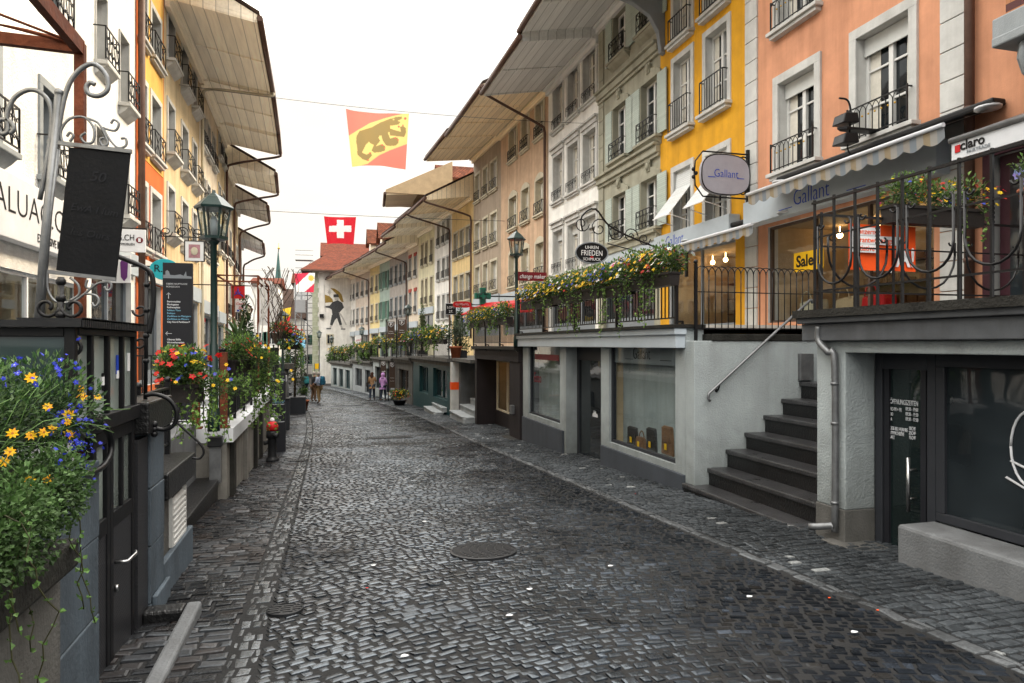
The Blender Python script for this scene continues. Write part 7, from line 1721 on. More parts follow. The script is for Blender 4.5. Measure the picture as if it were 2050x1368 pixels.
for k in range(16):
    q = aty(552, 690, 24); pts = [q]
    for i in range(7): pts.append(pts[-1]+Vector((r_.uniform(-.22, .22), r_.uniform(-.2, .2), .36)))
    m.tube(smoothpath(pts, 3), .011, 4)
m.build('twig', 'bark', t)
t = thing('wind_screen', 'pale canvas screen hanging behind the pergola plants', 'screen', aty(545, 690, 27)); c = [aty(u, v, 27) for u, v in ((515, 650), (566, 655), (564, 600), (545, 563), (515, 560))]; m = MB(); m.prism(c, (0, .02, 0)); m.build('canvas', 'white', t)
# hydrant
p = atroad(545, 925); t = thing('fire_hydrant', 'dark fire hydrant with bright red top beside the gutter', 'hydrant', p); k = .80/.81
m = MB(); m.lathe([(.13, 0), (.13, .06), (.10, .09), (.09, .12), (.09, .48), (.10, .50)], p, 16); m.build('barrel', 'darkmetal', t)
m = MB(); m.lathe([(.105, .50), (.125, .52), (.125, .64), (.10, .665)], p, 16); m.tube([p+Vector((.0, -.08, .58)), p+Vector((.13, -.14, .56))], .05, 10); m.tube([p+Vector((-.08, 0, .42)), p+Vector((-.17, -.03, .40))], .045, 10); m.build('valve_body', 'darkmetal', t)
m = MB(); m.lathe([(.105, .665), (.12, .67), (.12, .76), (.09, .83), (.05, .85)], p, 16); m.build('cap', 'red', t); m = MB(); m.lathe([(.045, .85), (.05, .88), (.03, .93)], p, 10); m.build('top_nut', 'white', t)
# tubs with trees on the left
p = atroad(590, 828); bush((p.x, p.y, p.z), .55, 2.6, 'thin olive tree in a dark square tub beside the walkers', 71, 1100, .11, 'potted_tree', 'potted tree', [(.06, .09, .05), (.09, .13, .07), (.12, .16, .10)], (.75, .55, 'box'))
p = atroad(585, 815); bush((p.x-.5, p.y+1, p.z), .6, 1.6, 'bushy shrub in a dark tub behind the olive tree', 72, 900, .12, 'shrub', 'potted shrub', GREENS, (.7, .5, 'box'))
p = atroad(609, 822); bush((p.x-.05, p.y, p.z), .28, .55, 'small box ball in a reddish wooden pot beside the walkers', 73, 500, .08, 'shrub', 'potted shrub', GREENS, (.5, .26, 'terracotta'))
p = aty(563, 668, 26); flowerbox(p, (1, 0, 0), .7, 'basket of red flowers on the black lamp', 321, [(RED, .85), (YEL, .15)], nl=900, ls=.08, nf=110, fr=.045, trail=5, tl=.5, h=.4, wide=.3, group=FG)
p = aty(582, 690, 28); flowerbox(p, (1, .4, 0), .8, 'basket of yellow and red flowers right of the black lamp', 322, [(YEL, .6), (RED, .3), (BLU, .1)], nl=900, ls=.09, nf=90, fr=.05, trail=8, tl=.9, h=.6, wide=.35, group=FG)
p = atroad(583, 840); t = thing('stone_post', 'short stone pillar with wide cap under the hanging baskets', 'pillar', (p.x-.3, p.y, p.z)); m = MB(); m.lathe([(.22, 0), (.2, 2.0)], (p.x-.3, p.y, p.z), 12); m.build('shaft', 'concrete_pale', t); m = MB(); m.box(p.x-.75, p.x+.1, p.y-.4, p.y+.4, p.z+2.0, p.z+2.2); m.build('cap', 'concrete', t)
# bicycle parked on the left terrace
p = aty(404, 665, 14.8); t = thing('bicycle', 'dark bicycle parked on the left terrace behind the street lamp', 'bicycle', (p.x, 15.2, .55)); zc = .55+.34
for s in (-.5, .5):
    m = MB(); m.tube([(p.x+s+.33*cos(2*pi*k/20), 15.2, zc+.33*sin(2*pi*k/20)) for k in range(20)], .018, 5, True)
    for k in range(8): m.tube([(p.x+s, 15.2, zc), (p.x+s+.32*cos(2*pi*k/8), 15.2, zc+.32*sin(2*pi*k/8))], .003, 3)
    m.build('wheel', 'black', t)
m = MB()
for a, b in (((-.5, 0), (-.1, .02)), ((-.1, .02), (-.2, .5)), ((-.5, 0), (-.2, .5)), ((-.18, .45), (.35, .5)), ((-.1, .02), (.37, .42)), ((.33, .62), (.5, 0))): m.tube([(p.x+a[0], 15.2, zc+a[1]), (p.x+b[0], 15.2, zc+b[1])], .016, 6)
m.build('frame', 'darkmetal', t); m = MB(); m.tube([(p.x+.33, 15.0, zc+.72), (p.x+.33, 15.15, zc+.66), (p.x+.33, 15.25, zc+.66), (p.x+.33, 15.4, zc+.72)], .014, 6); m.tube([(p.x+.33, 15.2, zc+.6), (p.x+.33, 15.2, zc+.67)], .014, 6); m.build('handlebar', 'black', t); m = MB(); m.ball((p.x-.22, 15.2, zc+.55), .1, 8, (1.2, .6, .35)); m.build('saddle', 'black', t)
# ------------------------------------------------------------------ the far end of the street
plaster('w_mural', (.78, .76, .71), .2, .35); plaster('w_far', (.60, .59, .57), .2, .3); basic('muraldark', (.06, .062, .065), .8, .4, 8, .05, 40); basic('muralgold', (.30, .20, .05), .8, .3, 6, .05, 40); basic('muralpale', (.45, .43, .40), .8, .2); basic('copperspire', (.045, .10, .09), .6, .3, 2)
ym = 74.0
t = thing('mural_house', 'tall pale house closing the street with a painted soldier on its wall', 'house', (aty(670, 690, ym).x, ym, rz(ym)))
xa, xb = aty(626, 690, ym).x, aty(626, 690, ym).x+13; ze_ = aty(670, 541, ym).z; zg = rz(ym)-.5
m = MB(); m.box(xa, xb, ym, ym+14, zg, ze_); m.build('wall', 'w_mural', t)
x1 = aty(638, 690, ym).x; basic('quoingreen', (.36, .38, .28), .8, .2); m = MB(); z = zg
while z < ze_-.3: m.box(xa-.04, x1-.1*(int(z*2) % 2), ym-.06, ym-.003, z, z+.48); z += .5
m.build('quoins', 'quoingreen', t)
m = MB(); zr = aty(690, 508, ym+6).z; m.add([(xa-1.2, ym-1.0, ze_-.1), (xb, ym-1.0, ze_-.1), (xb, ym+6, zr), (xa+1.6, ym+6, zr), (xa-1.2, ym+15, ze_-.1), (xb, ym+15, ze_-.1)], ((0, 1, 2, 3), (0, 3, 4), (4, 3, 2, 5), (0, 4, 5, 1)), mi=0); m.build('roof', 'rooftile', t)
m = MB(); m.box(xa-1.2, xb, ym-1.1, ym-.9, ze_-.25, ze_-.1); m.build('gutter', 'copperpipe', t)
cp = lambda a, b: aty(560+a/3.318, 560+b/3.318, ym-.004)
def mural(name, pts, mat, d=0.0):
    m = MB(); m.prism([cp(a, b)+Vector((0, -.006-d, 0)) for a, b in pts], (0, .008, 0)); m.build(name, mat, t)
mural('mural_flag', ((335, 55), (365, 60), (395, 80), (412, 100), (425, 150), (410, 148), (395, 125), (380, 100), (355, 75)), 'muralgold'); mural('mural_flag', ((300, 100), (330, 110), (350, 130), (355, 150), (300, 155)), 'muralgold'); mural('mural_pole', ((293, 35), (297, 35), (304, 215), (301, 215)), 'muralpale', .002)
mural('mural_star', [(330+(20 if k % 2 == 0 else 7)*sin(k*pi/8), 85-(22 if k % 2 == 0 else 7)*cos(k*pi/8)) for k in range(16)], 'muralpale', .001)
for nm, pts, mt in (('torso', ((350, 150), (385, 137), (415, 155), (427, 185), (400, 215), (395, 234), (350, 234), (345, 200), (330, 190), (304, 186), (304, 176), (332, 173)), 'muraldark'), ('trousers', ((346, 234), (398, 234), (414, 300), (398, 305), (380, 255), (366, 270), (350, 305), (334, 300)), 'muraldark'), ('stocking', ((335, 301), (348, 304), (341, 323), (329, 323)), 'muralpale'), ('stocking', ((399, 304), (412, 300), (420, 324), (409, 327)), 'muralpale'), ('shoe', ((310, 322), (342, 322), (340, 330), (310, 330)), 'muraldark'), ('shoe', ((406, 326), (436, 325), (436, 332), (406, 332)), 'muraldark'), ('sabre', ((392, 216), (412, 232), (446, 300), (438, 303), (412, 252), (396, 232)), 'muralpale'), ('cap', ((357, 99), (389, 97), (392, 112), (398, 117), (357, 118)), 'muraldark'), ('face', ((362, 118), (390, 118), (392, 130), (386, 138), (366, 137)), 'muralpale'), ('hand', ((296, 173), (308, 173), (308, 190), (296, 190)), 'muralpale')):
    mural('mural_'+nm, pts, mt, .003)
m = MB(); q0, q1 = aty(653, 690, ym), aty(668, 669, ym); m.box(q0.x, q1.x, ym-.05, ym-.01, q0.z, q1.z); w = m.build('window', 'stone_cream', t); m = MB(); m.box(q0.x+.12, (q0.x+q1.x)/2-.04, ym-.07, ym-.052, q0.z+.12, q1.z-.1); m.box((q0.x+q1.x)/2+.04, q1.x-.12, ym-.07, ym-.052, q0.z+.12, q1.z-.1); m.build('pane', 'glass', w)
m = MB(); q = aty(644, 633, ym); m.box(q.x-.2, q.x+.2, ym-.25, ym, q.z-.2, q.z+.2); m.build('vent_box', 'darkmetal', t)
# old lantern on the mural house corner, and yellow sign
q = aty(639, 690, ym-1); lamp(q.x, ym-1.0, rz(73), aty(639, 676, ym-1).z, 'black corner lantern at the left edge of the mural house', 1.1)
t2, c0, c1 = plate('yellow_sign', 'small yellow sign at the foot of the mural house', 71, 630, 728, 638, 739, 'yellow'); m = MB(); m.bar((c0.x, 71, rz(71)), (c0.x, 71, c1.z), .05); m.build('post', 'iron', t2)
# roofs behind
def backhouse(name, label, u0, u1, y, v_e, v_r, depth, wall, roof, zb=-4, wins=0):
    a, b = aty(u0, 690, y).x, aty(u1, 690, y).x; ze2, zr2 = aty(u0, v_e, y).z, aty(u0, v_r, y+depth/2).z; t = thing(name, label, 'house', ((a+b)/2, y, zb)); m = MB(); m.box(a, b, y, y+depth, zb, ze2); m.build('wall', wall, t)
    m = MB(); m.prism([(a-.4, y-.6, ze2-.1), (a-.4, y+depth/2, zr2), (a-.4, y+depth+.6, ze2-.1)], (b-a+.8, 0, 0)); m.build('roof', roof, t)
    for i in range(wins):
        for j in range(2):
            x = a+(b-a)*(i+.5)/wins; z = zb+3.2+j*3.0
            if z+1.5 < ze2:
                m = MB(); m.box(x-.55, x+.55, y-.06, y-.01, z, z+1.5); w = m.build('window', 'white', t); m = MB(); m.box(x-.43, x-.04, y-.08, y-.062, z+.1, z+1.4); m.box(x+.04, x+.43, y-.08, y-.062, z+.1, z+1.4); m.build('pane', 'glass', w)
                for s in (-1, 1): m = MB(); m.box(x+s*.85-.28, x+s*.85+.28, y-.07, y-.01, z, z+1.5); m.build('shutter', 'shutter_dark', w)
    return t
backhouse('tiled_roof_house', 'long red tiled roof rising behind the mural house', 647, 800, 96, 512, 486, 12, 'w_far', 'rooftile')
backhouse('gate_house', 'white house with dark shutters at the end beyond the scaffold', 548, 606, 98, 636, 600, 9, 'w_far', 'rooftile_dark', -4.5, 2)
backhouse('brown_roof_house', 'brown roofed house before the church spire', 536, 592, 125, 610, 578, 10, 'w_far', 'rooftile_dark', -4.5, 2)
backhouse('pale_gable_house', 'pale lilac grey house behind the scaffold', 588, 640, 110, 566, 548, 10, 'w_far', 'rooftile', -4.5, 3)
backhouse('left_end_house', 'white walled house ending the left row below the spire', 505, 556, 86, 566, 556, 10, 'w_white2', 'rooftile', -4.5, 2)
ysp = 175; q = aty(557, 590, ysp); tip = aty(558, 500, ysp)
t = thing('church_spire', 'slender green copper church spire far behind the roofs', 'church spire', q)
m = MB(); r0 = aty(568, 590, ysp).x-q.x; m.box(q.x-r0, q.x+r0, ysp-r0, ysp+r0, -5, q.z-1); m.build('tower', 'stone_grey', t)
m = MB(); m.lathe([(r0*1.35, -1.2), (r0*.8, 2.2), (r0*.5, (tip.z-q.z)*.42), (r0*.12, (tip.z-q.z)*.9), (.03, tip.z-q.z)], q, 8, smooth=False); m.build('spire', 'copperspire', t); m = MB(); m.tube([tip+Vector((0, 0, -.5)), tip+Vector((0, 0, 1.6))], .06, 5); m.ball(tip+Vector((0, 0, .3)), .3, 6); m.build('finial', 'gold', t)
# scaffold tower
ys_ = 77; t = thing('scaffold', 'grey metal scaffold tower with pale netting at the end of the street', 'scaffold', (aty(608, 690, ys_).x, ys_, rz(ys_)))
us = (591, 603, 615, 627); zt = aty(600, 548, ys_).z; zb = rz(ys_)
for u in us:
    for dy in (0, 1.2):
        x = aty(u, 690, ys_).x; m = MB(); m.tube([(x, ys_+dy, zb), (x, ys_+dy, zt if u > 600 else zt-1)], .045, 5); m.build('standard', 'galv', t)
lev = [zb+1.9*k for k in range(1, 8)]
xl, xr_ = aty(591, 690, ys_).x, aty(627, 690, ys_).x
for z in lev:
    m = MB(); m.box(xl, xr_, ys_+.05, ys_+1.15, z-.05, z); m.build('deck', 'galv', t)
    m = MB()
    for dz in (.5, 1.0): m.tube([(xl, ys_, z+dz), (xr_, ys_, z+dz)], .03, 4)
    m.build('guard_rail', 'galv', t)
m = MB()
for i, z in enumerate(lev[:-1]): m.tube([(xl if i % 2 else xr_, ys_-.03, z), (xr_ if i % 2 else xl, ys_-.03, z+1.9)], .03, 4)
m.build('brace', 'galv', t)
m_, nt, out = nodes('netting'); d = N(nt, 'ShaderNodeBsdfDiffuse'); d.inputs[0].default_value = (.45, .48, .50, 1); tp_ = N(nt, 'ShaderNodeBsdfTransparent'); mx = N(nt, 'ShaderNodeMixShader'); mx.inputs[0].default_value = .55; L(nt, tp_, 0, mx, 1); L(nt, d, 0, mx, 2); L(nt, mx, 0, out, 0); MATS['netting'] = m_
m = MB(); a, b = aty(592, 690, ys_).x, aty(612, 690, ys_).x; m.quad((a, ys_-.1, lev[3]), (b, ys_-.1, lev[3]), (b, ys_-.1, lev[5]), (a, ys_-.1, lev[5])); m.build('netting', 'netting', t); m = MB(); m.box(aty(592, 690, ys_).x, aty(611, 690, ys_).x, ys_-.12, ys_-.05, lev[1], lev[1]+1.3); m.build('site_panel', 'paleblue', t)

# ------------------------------------------------------------------ flags and wires
def flag(name, label, y, px, col, nu=70, nv=70, wave=.06, sag=0.0):
    c = [aty(u, v, y) for u, v in px]      # TL TR BR BL
    def P(s, t_):
        p = (c[0]*(1-s)+c[1]*s)*(1-t_)+(c[3]*(1-s)+c[2]*s)*t_
        return p+Vector((0, wave*sin(s*7+t_*2)+.5*wave*sin(s*15-t_*4), (-sag if t_ < .5 else sag)*4*s*(1-s)*abs(1-2*t_)))
    def fn(s, t_):
        x = (px[0][0]*(1-s)+px[1][0]*s)*(1-t_)+(px[3][0]*(1-s)+px[2][0]*s)*t_; yv = (px[0][1]*(1-s)+px[1][1]*s)*(1-t_)+(px[3][1]*(1-s)+px[2][1]*s)*t_
        return col(x, yv)
    t = thing(name, label, 'flag', (c[0]+c[2])/2); painted('cloth', 'flagcloth', P, nu, nv, fn, t); return t, c
K1 = lambda x, y: ((x-680)*2.9875, (y-200)*2.9875)
BAND = [(50, 218), (110, 175), (180, 132), (260, 103), (340, 86), (425, 70), (415, 258), (300, 305), (230, 345), (165, 395), (60, 415), (60, 300)]
BEAR = [[(100, 215), (118, 182), (190, 160), (240, 128), (275, 115), (300, 130), (300, 180), (280, 205), (235, 215), (232, 225), (190, 230), (165, 262), (140, 275), (108, 290), (98, 255)], [(265, 118), (300, 106), (318, 104), (330, 98), (370, 95), (372, 108), (345, 122), (362, 128), (350, 145), (315, 150), (290, 150)], [(290, 165), (330, 180), (366, 190), (360, 160), (378, 152), (395, 165), (398, 195), (385, 222), (350, 218), (300, 212)], [(240, 175), (285, 190), (300, 232), (320, 225), (345, 225), (352, 255), (335, 275), (300, 278), (275, 275), (255, 245)], [(104, 270), (160, 260), (132, 320), (160, 335), (185, 320), (192, 342), (165, 375), (135, 362), (105, 330)], [(165, 235), (225, 222), (240, 248), (212, 285), (250, 270), (268, 280), (268, 310), (240, 322), (205, 325), (188, 310), (203, 275), (180, 262)]]
CLAW = [(352, 158, 9), (378, 150, 7), (330, 228, 8), (348, 240, 7), (252, 275, 8), (266, 292, 7), (180, 325, 8), (168, 370, 8), (392, 108, 11)]
def bern(x, y):
    a, b = K1(x, y)
    for q in CLAW:
        if (a-q[0])**2+(b-q[1])**2 < q[2]**2*.5: return (.75, .16, .10)
    if abs(a-320) < 6 and abs(b-113) < 5: return (.8, .6, .2)
    if any(inpoly(a, b, p) for p in BEAR): return (.36, .26, .10)
    return (.92, .68, .24) if inpoly(a, b, BAND) else (.84, .24, .18)
t, c = flag('canton_flag', 'large red and yellow flag with a walking bear hung over the street', 22, ((692.4, 218), (819, 227), (812, 340), (705, 334)), bern, 150, 130, .03, .07)
def swiss(x, y):
    a, b = (x-640)*2.989, (y-400)*2.989
    return (.80, .80, .80) if (102 < a < 144 and 118 < b < 233) or (56 < a < 189 and 155 < b < 193) else (.62, .015, .03)
flag('swiss_flag', 'red flag with white cross hung over the street', 32, ((648.4, 433), (713, 434.5), (708, 490), (655, 488.5)), swiss, 100, 90, .03, .03)
def thun(x, y):
    a, b = (x-480)*2.24, (y-430)*2.24
    d = (a-320)**2+(b-285)**2
    if d < 210*(.45+.55*abs(cos(4*atan2(b-285, a-320)))): return (.70, .48, .10)
    k = (a-245)*.93+(b-262)
    return (.78, .78, .76) if 62 < k < 128 else (.55, .03, .07)
flag('town_flag', 'red and white diagonal flag with golden star beside the mural house', 52, ((589.4, 547.5), (630.5, 546.5), (628, 585.5), (594, 584)), thun, 60, 60, .08)
def bear2(x, y):
    a, b = (x-480)*2.24, (y-430)*2.24
    if abs((a-206)/16)**2+abs((b-450)/10)**2 < 1 and (int(a*.5)+int(b*.4)) % 3: return (.25, .3, .06)
    return (.80, .55, .05) if b < 466-(a-205)*.55 and a > 182 else (.65, .04, .05)
flag('small_yellow_flag', 'small yellow and red flag low above the left terrace', 48, ((560.5, 620), (583.5, 615.5), (579, 646.5), (571, 648)), bear2, 50, 50, .08)
WR_ = .011
def wire(label, a, b, sag=.15, drops=()):
    t = thing('overhead_wire', label, 'wire', a); m = MB(); n = 16; m.tube([a+(b-a)*(k/n)+Vector((0, 0, -sag*4*(k/n)*(1-k/n))) for k in range(n+1)], WR_, 4); m.build('cable', 'darkmetal', t)
    for q in drops: m = MB(); m.tube([q, q+Vector((0, 0, .12))], .008, 4); m.build('clip', 'darkmetal', t)
a = atb(440, 424, LX+.1); 
wire('thin wire across the street carrying the white cross flag', Vector((bx(LX, 32), 32, aty(680, 432, 32).z+.08)), Vector((bx(RX, 32), 32, aty(680, 432, 32).z+.12)), .06)
WR_ = .007
wire('thin wire across the street carrying the bear flag', Vector((bx(LX, 22), 22, aty(755, 222, 22).z+.25)), Vector((bx(RX, 22), 22, aty(755, 222, 22).z+.2)), .18)
wire('thin wire across the street carrying the star flag', Vector((bx(LX, 52), 52, aty(610, 546, 52).z+.1)), Vector((bx(RX, 52), 52, aty(610, 546, 52).z+.3)), .1)

# ------------------------------------------------------------------ people
for nm, cl in (('shirt_blue', (.36, .42, .55)), ('khaki', (.25, .165, .08)), ('jacket_dark', (.02, .022, .026)), ('brown_trousers', (.16, .09, .05)), ('coat_tan', (.28, .165, .085)), ('jeans_dark', (.025, .035, .055)), ('lilac', (.46, .25, .52)), ('hair_grey', (.36, .33, .30)), ('hair_brown', (.06, .025, .015)), ('hair_dark', (.015, .012, .01)), ('pack_blue', (.015, .10, .17)), ('pack_teal', (.04, .22, .24)), ('shoe', (.05, .035, .025))): basic(nm, cl, .8, .25, 12, .2, 60)
def skin(name, V, E, R, mat, parent, sub=1, T=None):
    me = bpy.data.meshes.new(name); im = INFO[parent].inverted()
    me.from_pydata([tuple(v) for v in V], E, []); me.materials.append(MATS[mat])
    o = bpy.data.objects.new(name, me); C.objects.link(o); o.parent = parent; INFO[o] = INFO[parent]
    sk = o.modifiers.new('skin', 'SKIN'); sk.use_smooth_shade = True
    if not me.skin_vertices: me.skin_vertices.new() if hasattr(me.skin_vertices, 'new') else None
    for i, r in enumerate(R):
        r = r if isinstance(r, tuple) else (r, r); me.skin_vertices[0].data[i].radius = r; me.skin_vertices[0].data[i].use_root = (i == 0)
    ss = o.modifiers.new('sub', 'SUBSURF'); ss.levels = sub; ss.render_levels = sub
    return o
def person(p, rot, label, top, legs, hair, s=1.0, stride=.0, arms=((.0, 0), (.0, 0)), hood=None, coat=0, longhair=False, headturn=0.0, lean=0.0):
    t = thing('person', label, 'person', p, rot, 'walkers in the street')
    J = dict(pel=(0, 0, .95), spi=(0, lean*.4, 1.14), che=(0, lean, 1.36), nec=(0, lean*1.2, 1.49), jaw=(0, lean*1.3+.02, 1.56), hea=(headturn, lean*1.4+.015, 1.65), crn=(headturn, lean*1.4, 1.73), nos=(headturn, lean*1.4+.115, 1.635))
    for i, sd in enumerate((-1, 1)):
        st = stride*sd; fw, up = arms[i]
        J['sh%d' % i] = (sd*.17, lean, 1.42); J['el%d' % i] = (sd*.235, lean-.03+fw*.4, 1.15+up*.15); J['wr%d' % i] = (sd*.21, lean+.05+fw, .93+up*.9); J['ha%d' % i] = (sd*.20, lean+.08+fw*1.2, .86+up*1.0)
        J['hi%d' % i] = (sd*.09, 0, .90); J['kn%d' % i] = (sd*.10, .03+st*.5, .50); J['an%d' % i] = (sd*.10, -.02+st, .09); J['to%d' % i] = (sd*.115, .13+st, .035)
    RR = dict(pel=.13, spi=(.14, .10), che=(.16, .11), nec=.055, jaw=.07, hea=(.082, .098), crn=(.06, .07), nos=.014)
    for i in (0, 1): RR.update({'sh%d' % i: .062, 'el%d' % i: .042, 'wr%d' % i: .028, 'ha%d' % i: (.04, .02), 'hi%d' % i: .09, 'kn%d' % i: .058, 'an%d' % i: .04, 'to%d' % i: .034})
    EE = [('pel', 'spi'), ('spi', 'che'), ('che', 'nec'), ('nec', 'jaw'), ('jaw', 'hea'), ('hea', 'crn'), ('hea', 'nos')]
    for i in '01': EE += [('che', 'sh'+i), ('sh'+i, 'el'+i), ('el'+i, 'wr'+i), ('wr'+i, 'ha'+i), ('pel', 'hi'+i), ('hi'+i, 'kn'+i), ('kn'+i, 'an'+i), ('an'+i, 'to'+i)]
    for i in (0, 1):
        h = Vector(J['ha%d' % i]); d = (h-Vector(J['wr%d' % i])).normalized()
        for k in range(5):
            nm = 'f%d%d' % (i, k); off = Vector((0, .032*(k-1.6)*.7, 0)) if k < 4 else Vector((0, .05, .02)); ln = (.075, .088, .092, .08, .05)[k]
            J[nm+'a'] = tuple(h+off*.8+d*.035); J[nm+'b'] = tuple(h+off+d*(.035+ln)+Vector(((-1, 1)[1-i]*.012, 0, 0))); RR[nm+'a'] = .010; RR[nm+'b'] = .008; EE += [('ha%d' % i, nm+'a'), (nm+'a', nm+'b')]
    def mk(name, keys, edges, mat, gr=1.0, add=0.0, sub=1, over={}):
        ks = list(keys); V = [Vector(over.get(k, (J.get(k),))[0] if k in over else J[k])*s for k in ks]; R = []
        for k in ks:
            r = over[k][1] if k in over else RR[k]; r = r if isinstance(r, tuple) else (r, r); R.append(((r[0]*gr+add)*s, (r[1]*gr+add)*s))
        return skin(name, V, [(ks.index(a), ks.index(b)) for a, b in edges], R, mat, t, sub)
    mk('body', J.keys(), EE, 'skin')
    jk = ['pel', 'spi', 'che', 'nec', 'sh0', 'sh1', 'el0', 'el1', 'wr0', 'wr1']; je = [('pel', 'spi'), ('spi', 'che'), ('che', 'nec')]+[(a+i, b+i) for i in '01' for a, b in (('sh', 'el'), ('el', 'wr'))]+[('che', 'sh0'), ('che', 'sh1')]
    ov = {'nec': ((0, lean*1.15, 1.47), .06), 'pel': ((0, 0, .88), (.155, .125))}
    if coat: ov['hem'] = ((0, -.01, .88-coat), (.19, .15)); jk.append('hem'); je.append(('pel', 'hem'))
    mk('jacket', jk, je, top, 1.0, .028, 1, ov)
    mk('trousers', ['pel', 'hi0', 'hi1', 'kn0', 'kn1', 'an0', 'an1'], [('pel', 'hi0'), ('pel', 'hi1'), ('hi0', 'kn0'), ('hi1', 'kn1'), ('kn0', 'an0'), ('kn1', 'an1')], legs, 1.0, .022)
    for i in '01': mk('shoe', ['an'+i, 'to'+i], [('an'+i, 'to'+i)], 'shoe', 1.0, .014)
    hd = Vector(J['hea'])
    m = MB()
    if hood: m.ball((hd+Vector((0, -.02, .01)))*s, .145*s, 12, (.95, .95, 1.15)); m.ball((hd+Vector((0, -.06, -.16)))*s, .12*s, 10, (1.1, .8, .7)); m.build('hood', hood, t, True)
    else:
        m.ball((hd+Vector((0, -.022, .028)))*s, .118*s, 12, (.92, .98, 1.0))
        if longhair: m.ball((hd+Vector((0, -.07, -.12)))*s, .11*s, 12, (1.0, .55, 2.0))
        m.build('hair', hair, t, True)
    m = MB()
    for sd in (-1, 1): m.ball((hd+Vector((sd*.034, .088, .012)))*s, .012*s, 6)
    m.build('eye', 'hair_dark', t, True)
    return t
R_ = radians
pA = atroad(639, 808); pB = atroad(627.5, 805); pC = atroad(611, 797); pD = atroad(745, 801); pE = atroad(767, 803)
for q in (pA, pB, pC, pD, pE): q.z += .015
person(pA, R_(60), 'grey haired man in pale blue shirt and khaki trousers with a blue backpack', 'shirt_blue', 'khaki', 'hair_grey', 1.0, .05, ((.1, .25), (.1, .3)), lean=.04)
person(pB, R_(-65), 'man in open dark jacket and brown trousers bending his head to the other', 'jacket_dark', 'brown_trousers', 'hair_grey', 1.0, .06, ((.1, .1), (.02, 0)), lean=.04)
person(pC, R_(25), 'dark dressed walker with a teal backpack by the plant tubs', 'jacket_dark', 'jeans_dark', 'hair_dark', .93, .16, ((.1, .1), (-.05, 0)))
person(pD, R_(-15), 'woman with long brown hair in a tan coat walking away', 'coat_tan', 'jeans_dark', 'hair_brown', .96, .17, ((.08, .15), (.1, .3)), coat=.14, longhair=True)
person(pE, R_(-35), 'person in a lilac hooded jacket beside the flower tub', 'lilac', 'jeans_dark', 'hair_dark', .93, .12, ((.1, .2), (.1, .2)), hood='lilac', coat=.05)
def pack(p, rot, z, mat, label, s=1.0):
    d = Vector((sin(rot), -cos(rot), 0)); c = p+d*.22+Vector((0, 0, z)); t = thing('backpack', label, 'backpack', c, rot)
    m = MB(); m.prism([(-.15, -.09, -.24), (.15, -.09, -.24), (.16, -.09, .1), (.10, -.09, .25), (-.10, -.09, .25), (-.16, -.09, .1)][::1], (0, .17, 0)); m.build('bag', mat, t, True, bevel=.04); m = MB(); m.prism([(-.11, -.14, -.2), (.11, -.14, -.2), (.11, -.14, .0), (-.11, -.14, .0)], (0, .06, 0)); m.build('pocket', mat, t, True, bevel=.02)
    for sx in (-1, 1): m = MB(); m.tube([(sx*.10, .07, .2), (sx*.11, .16, .25), (sx*.12, .30, .15), (sx*.13, .28, -.05), (sx*.12, .1, -.2)], .02, 5); m.build('strap', mat, t, True)
pack(pA, R_(60), 1.28, 'pack_blue', 'blue backpack worn by the grey haired man'); pack(pC, R_(25), 1.18, 'pack_teal', 'teal backpack worn by the dark dressed walker')
q = pD+Vector((-.30, .05, .95)); t = thing('shoulder_bag', 'black bag hanging at the side of the woman in the tan coat', 'bag', q); m = MB(); m.prism([(q.x-.06, q.y-.16, q.z-.14), (q.x-.06, q.y+.16, q.z-.14), (q.x-.06, q.y+.13, q.z+.12), (q.x-.06, q.y-.13, q.z+.12)], (.1, 0, 0)); m.build('body', 'hair_dark', t, bevel=.03); m = MB(); m.tube([q+Vector((0, -.1, .1)), q+Vector((.1, 0, .48)), q+Vector((0, .1, .1))], .012, 5); m.build('strap', 'hair_dark', t)
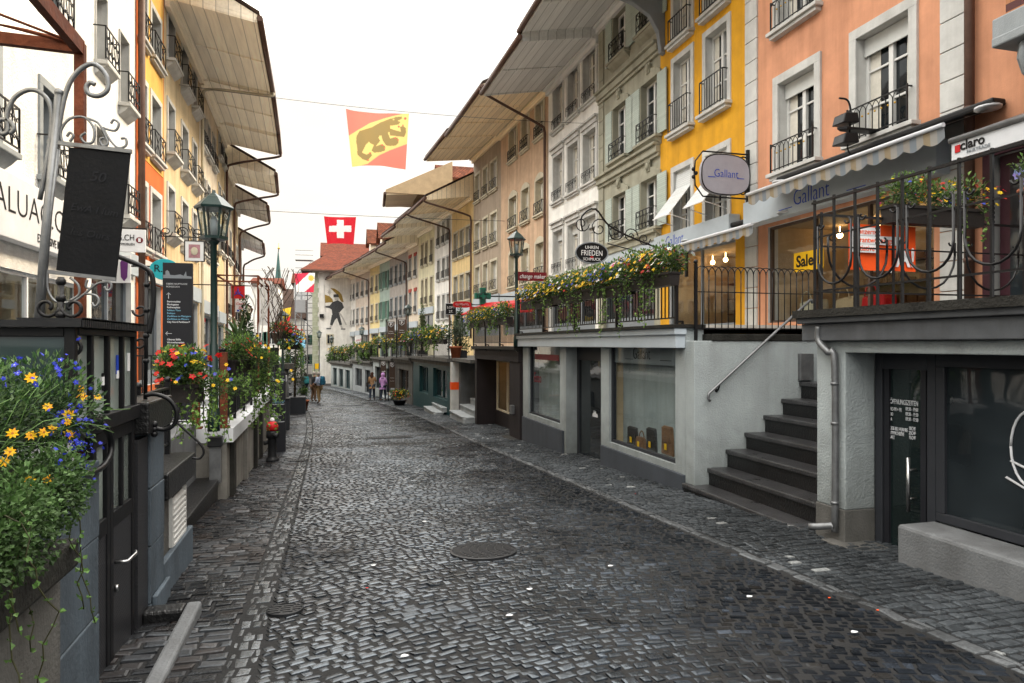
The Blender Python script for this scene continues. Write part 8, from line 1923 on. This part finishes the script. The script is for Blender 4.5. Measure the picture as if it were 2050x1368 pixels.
# ------------------------------------------------------------------ light, sky, camera
def world():
    w = bpy.data.worlds.new('World'); bpy.context.scene.world = w; w.use_nodes = True
    nt = w.node_tree; nt.nodes.clear()
    out = nt.nodes.new('ShaderNodeOutputWorld')
    sky = N(nt, 'ShaderNodeTexSky'); sky.sky_type = 'NISHITA'; sky.sun_disc = False
    sky.sun_elevation = SUN_EL; sky.sun_rotation = SUN_AZ
    b1 = N(nt, 'ShaderNodeBackground'); b1.inputs[1].default_value = .10; L(nt, sky, 0, b1, 0)
    tc = N(nt, 'ShaderNodeTexCoord'); mp = N(nt, 'ShaderNodeMapping'); mp.inputs['Scale'].default_value = (1, 1, 2.6); L(nt, tc, 'Generated', mp, 0)
    ns = N(nt, 'ShaderNodeTexNoise', Scale=2.6, Detail=7.0, Roughness=.55); L(nt, mp, 0, ns, 'Vector')
    r = N(nt, 'ShaderNodeMapRange'); r.inputs[1].default_value = .35; r.inputs[2].default_value = .65; L(nt, ns, 'Fac', r, 0)
    sz = N(nt, 'ShaderNodeSeparateXYZ'); L(nt, tc, 'Generated', sz, 0)
    el = N(nt, 'ShaderNodeMapRange'); el.inputs[1].default_value = .16; el.inputs[2].default_value = .45; L(nt, sz, 'Z', el, 0)
    mx = N(nt, 'ShaderNodeMath', operation='MAXIMUM'); L(nt, r, 0, mx, 0); L(nt, el, 0, mx, 1)
    c = mixc(nt, (.88, .92, .96), (1.5, 1.45, 1.34), (mx, 0))
    dp = N(nt, 'ShaderNodeVectorMath', operation='DOT_PRODUCT'); L(nt, tc, 'Generated', dp, 0); dp.inputs[1].default_value = (sin(radians(-9))*cos(radians(13)), cos(radians(-9))*cos(radians(13)), sin(radians(13)))
    gl = N(nt, 'ShaderNodeMapRange'); gl.inputs[1].default_value = .90; gl.inputs[2].default_value = 1.0; gl.inputs[4].default_value = .75; L(nt, dp, 'Value', gl, 0)
    c = mixc(nt, c, (1.32, 1.19, 1.0), (gl, 0))
    zen = N(nt, 'ShaderNodeMapRange'); zen.inputs[1].default_value = .36; zen.inputs[2].default_value = .62; L(nt, sz, 'Z', zen, 0)
    c = mixc(nt, c, (6.6, 6.4, 6.0), (zen, 0))
    b2 = N(nt, 'ShaderNodeBackground'); b2.inputs[1].default_value = 1.0; nt.links.new(c[0].outputs[2], b2.inputs[0])
    ms = N(nt, 'ShaderNodeMixShader'); ms.inputs[0].default_value = .9
    L(nt, b1, 0, ms, 1); L(nt, b2, 0, ms, 2); L(nt, ms, 0, out, 0)
SUN_EL = radians(42); SUN_AZ = radians(72)      # azimuth from +y, clockwise
world()
sd = bpy.data.lights.new('sun', 'SUN'); sd.energy = 5.0; sd.angle = radians(14); sd.color = (1, .80, .54)
so = bpy.data.objects.new('sun', sd); C.objects.link(so)
dv = Vector((sin(SUN_AZ)*cos(SUN_EL), cos(SUN_AZ)*cos(SUN_EL), sin(SUN_EL)))
so.rotation_euler = (-dv).to_track_quat('-Z', 'Y').to_euler(); so.location = (0, 60, 60)
cd = bpy.data.cameras.new('camera'); cd.sensor_width = 36; cd.lens = F/2050*36; cd.clip_end = 3000; cd.clip_start = .05
cd.shift_y = (HY-684)/2050
co = bpy.data.objects.new('camera', cd); C.objects.link(co); co.location = CAM
co.rotation_euler = (radians(90), 0, -YAW)
S = bpy.context.scene; S.camera = co
S.view_settings.view_transform = 'Standard'; S.view_settings.look = 'None'; S.view_settings.exposure = 0; S.view_settings.gamma = 1
S.render.resolution_x = 1024; S.render.resolution_y = 683
S.cycles.max_bounces = 7; S.cycles.transparent_max_bounces = 12; S.cycles.use_denoising = True; S.cycles.caustics_reflective = False; S.cycles.caustics_refractive = False
